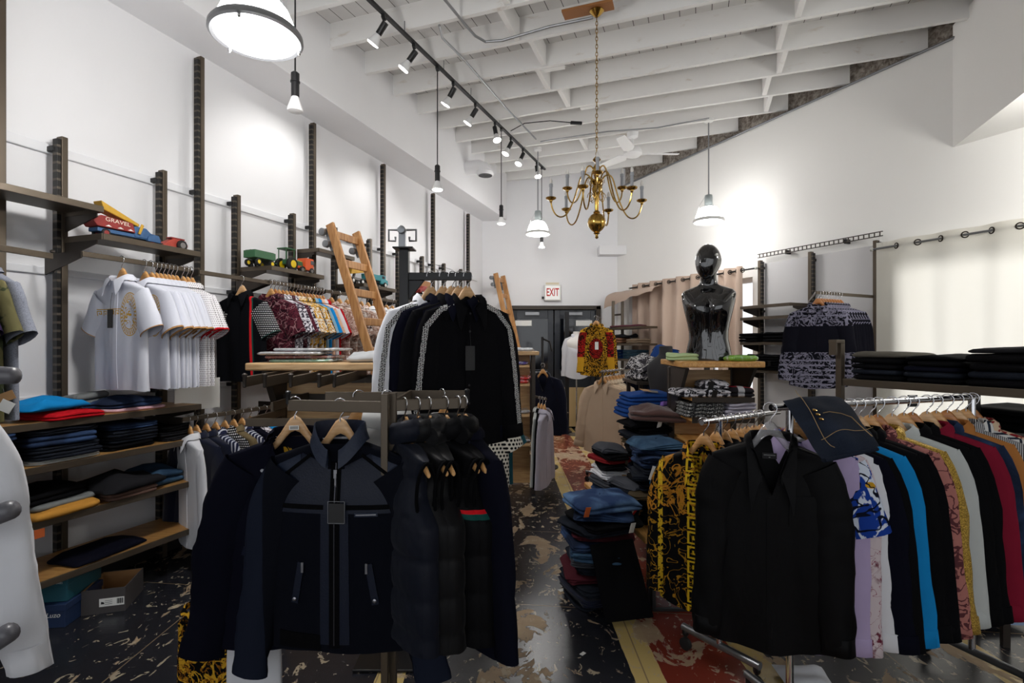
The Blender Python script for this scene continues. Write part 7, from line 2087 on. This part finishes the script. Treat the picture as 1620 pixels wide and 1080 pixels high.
S_np = shape('ornate front', .225, .8, .03, 'long', slen=.6, collar='shirt', seed=541, fold=.016, hi=1, a0=28, a1=7, v=(.03, .05), gap=20, flare=1.08, cuffs=False, r0=.085, r1=.065)
dd = (e2 - e1).normalized()
for k in range(9):
    p = e1 + dd * (.03 + k * .042)
    hang('patterned_shirt', 'navy shirt with grey ornate borders, %s from the front' % ORD[k], 'by the pale panels', 'shirt', S_np if k == 0 else S_long[1 + k % 2], NAVYP, p, (-.42 - .05 * k, -.9), 'navy ornate shirts', HWOOD3)

# ------------------------------------------------------------------ bits at the picture's foot
r = thing('wooden_stool', 'orange wood stool corner with a screw at the picture foot', 'stool', (2.0, 1.62, 0), .5)
MB().box((0, 0, .4), (.36, .3, .03)).build('seat', OAK_Y, r, 0, .006)
for x in (-.14, .14):
    for y_ in (-.11, .11): MB().box((x, y_, .193), (.035, .035, .385)).build('leg', OAK_Y, r, 0, .003)
MB().lathe([(.007, 0), (.006, .004), (.001, .005)], (-.12, -.1, .415), 12).build('screw', STEEL, r)
r, tp, nn_ = drape('jeans', 'pale blue denim lying on the floor behind the rack', 'jeans', [(1.95, 2.75, .03), (2.75, 2.75, .03), (2.75, 3.2, .05), (1.95, 3.2, .05)], denim('pale denim', (120, 140, 170), (160, 180, 205)), .05, seed=551, bulge=.06)
r, tp, nn_ = drape('folded_shirt', 'white shirt fallen on the floor under the long rack', 'shirt', [(1.2, 2.25, .015), (1.4, 2.25, .015), (1.42, 2.4, .03), (1.2, 2.42, .03)], WHT, .025, seed=553, bulge=.02)
for k, (px, py, w, rz) in enumerate(((785, 1035, .035, .3), (922, 1034, .03, .8), (890, 933, .05, .5), (910, 945, .045, 1.2), (940, 742, .1, .1), (930, 720, .04, .4), (1125, 950, .03, .9))):
    Y = F * H / (py - CY); p = P(px, py, Y)
    o = MB().box((0, 0, 0), (w, w * .6, .0012)).build('paper_scrap', PAPERW if k != 4 else M('grey card', (90, 88, 86), .6), None, 0)
    o.location = (p.x, p.y, .0015); o.rotation_euler = (0, 0, rz)
    tag(o, ['small white ticket on the black floor, close to the four-way rack', 'torn paper scrap on the black floor beside the yellow stripe', 'white paper scrap at the corner of the floor heap', 'folded white tag sticking from the floor heap', 'grey card lying on the yellow stripe far along the aisle', 'tiny white scrap on the red floor near the cream rack', 'white scrap on the red floor by the mirror'][k], 'paper scrap', 'paper scraps on the floor')
# ------------------------------------------------------------------ daylight
w = bpy.data.worlds.new('daylight'); sc.world = w; w.use_nodes = True
bg = w.node_tree.nodes['Background']; bg.inputs[0].default_value = (.93, .96, 1.0, 1); bg.inputs[1].default_value = 1.15
def portal(c, n, sx, sz):
    d = bpy.data.lights.new('window_portal', 'AREA'); d.shape = 'RECTANGLE'; d.size = sx; d.size_y = sz
    d.cycles.is_portal = True
    o = bpy.data.objects.new('window_portal', d); col.objects.link(o); o.location = c
    o.rotation_euler = Vector(n).to_track_quat('-Z', 'Y').to_euler()
portal(((x0 + x1) / 2, YF + .02, 2.05), (0, 1, 0), x1 - x0, 3.3)
for a, b, z0_, z1_ in WIN:
    portal(RW((a + b) / 2, -.04, (z0_ + z1_) / 2), Q, (b - a) * 1.1, z1_ - z0_)
sn = bpy.data.lights.new('sky_side', 'SUN'); sn.energy = 3.0; sn.angle = R(40); sn.color = (1, .98, .95)
so = bpy.data.objects.new('sky_side', sn); col.objects.link(so)
so.rotation_euler = Vector((Q.x, Q.y, -.35)).to_track_quat('-Z', 'Y').to_euler()
sc.view_settings.exposure = .34
sc.cycles.max_bounces = 8
sc.cycles.diffuse_bounces = 4
sc.cycles.glossy_bounces = 3
sc.cycles.transparent_max_bounces = 8
sc.cycles.caustics_reflective = False
sc.cycles.caustics_refractive = False
sc.cycles.sample_clamp_indirect = 4
sc.cycles.use_denoising = True
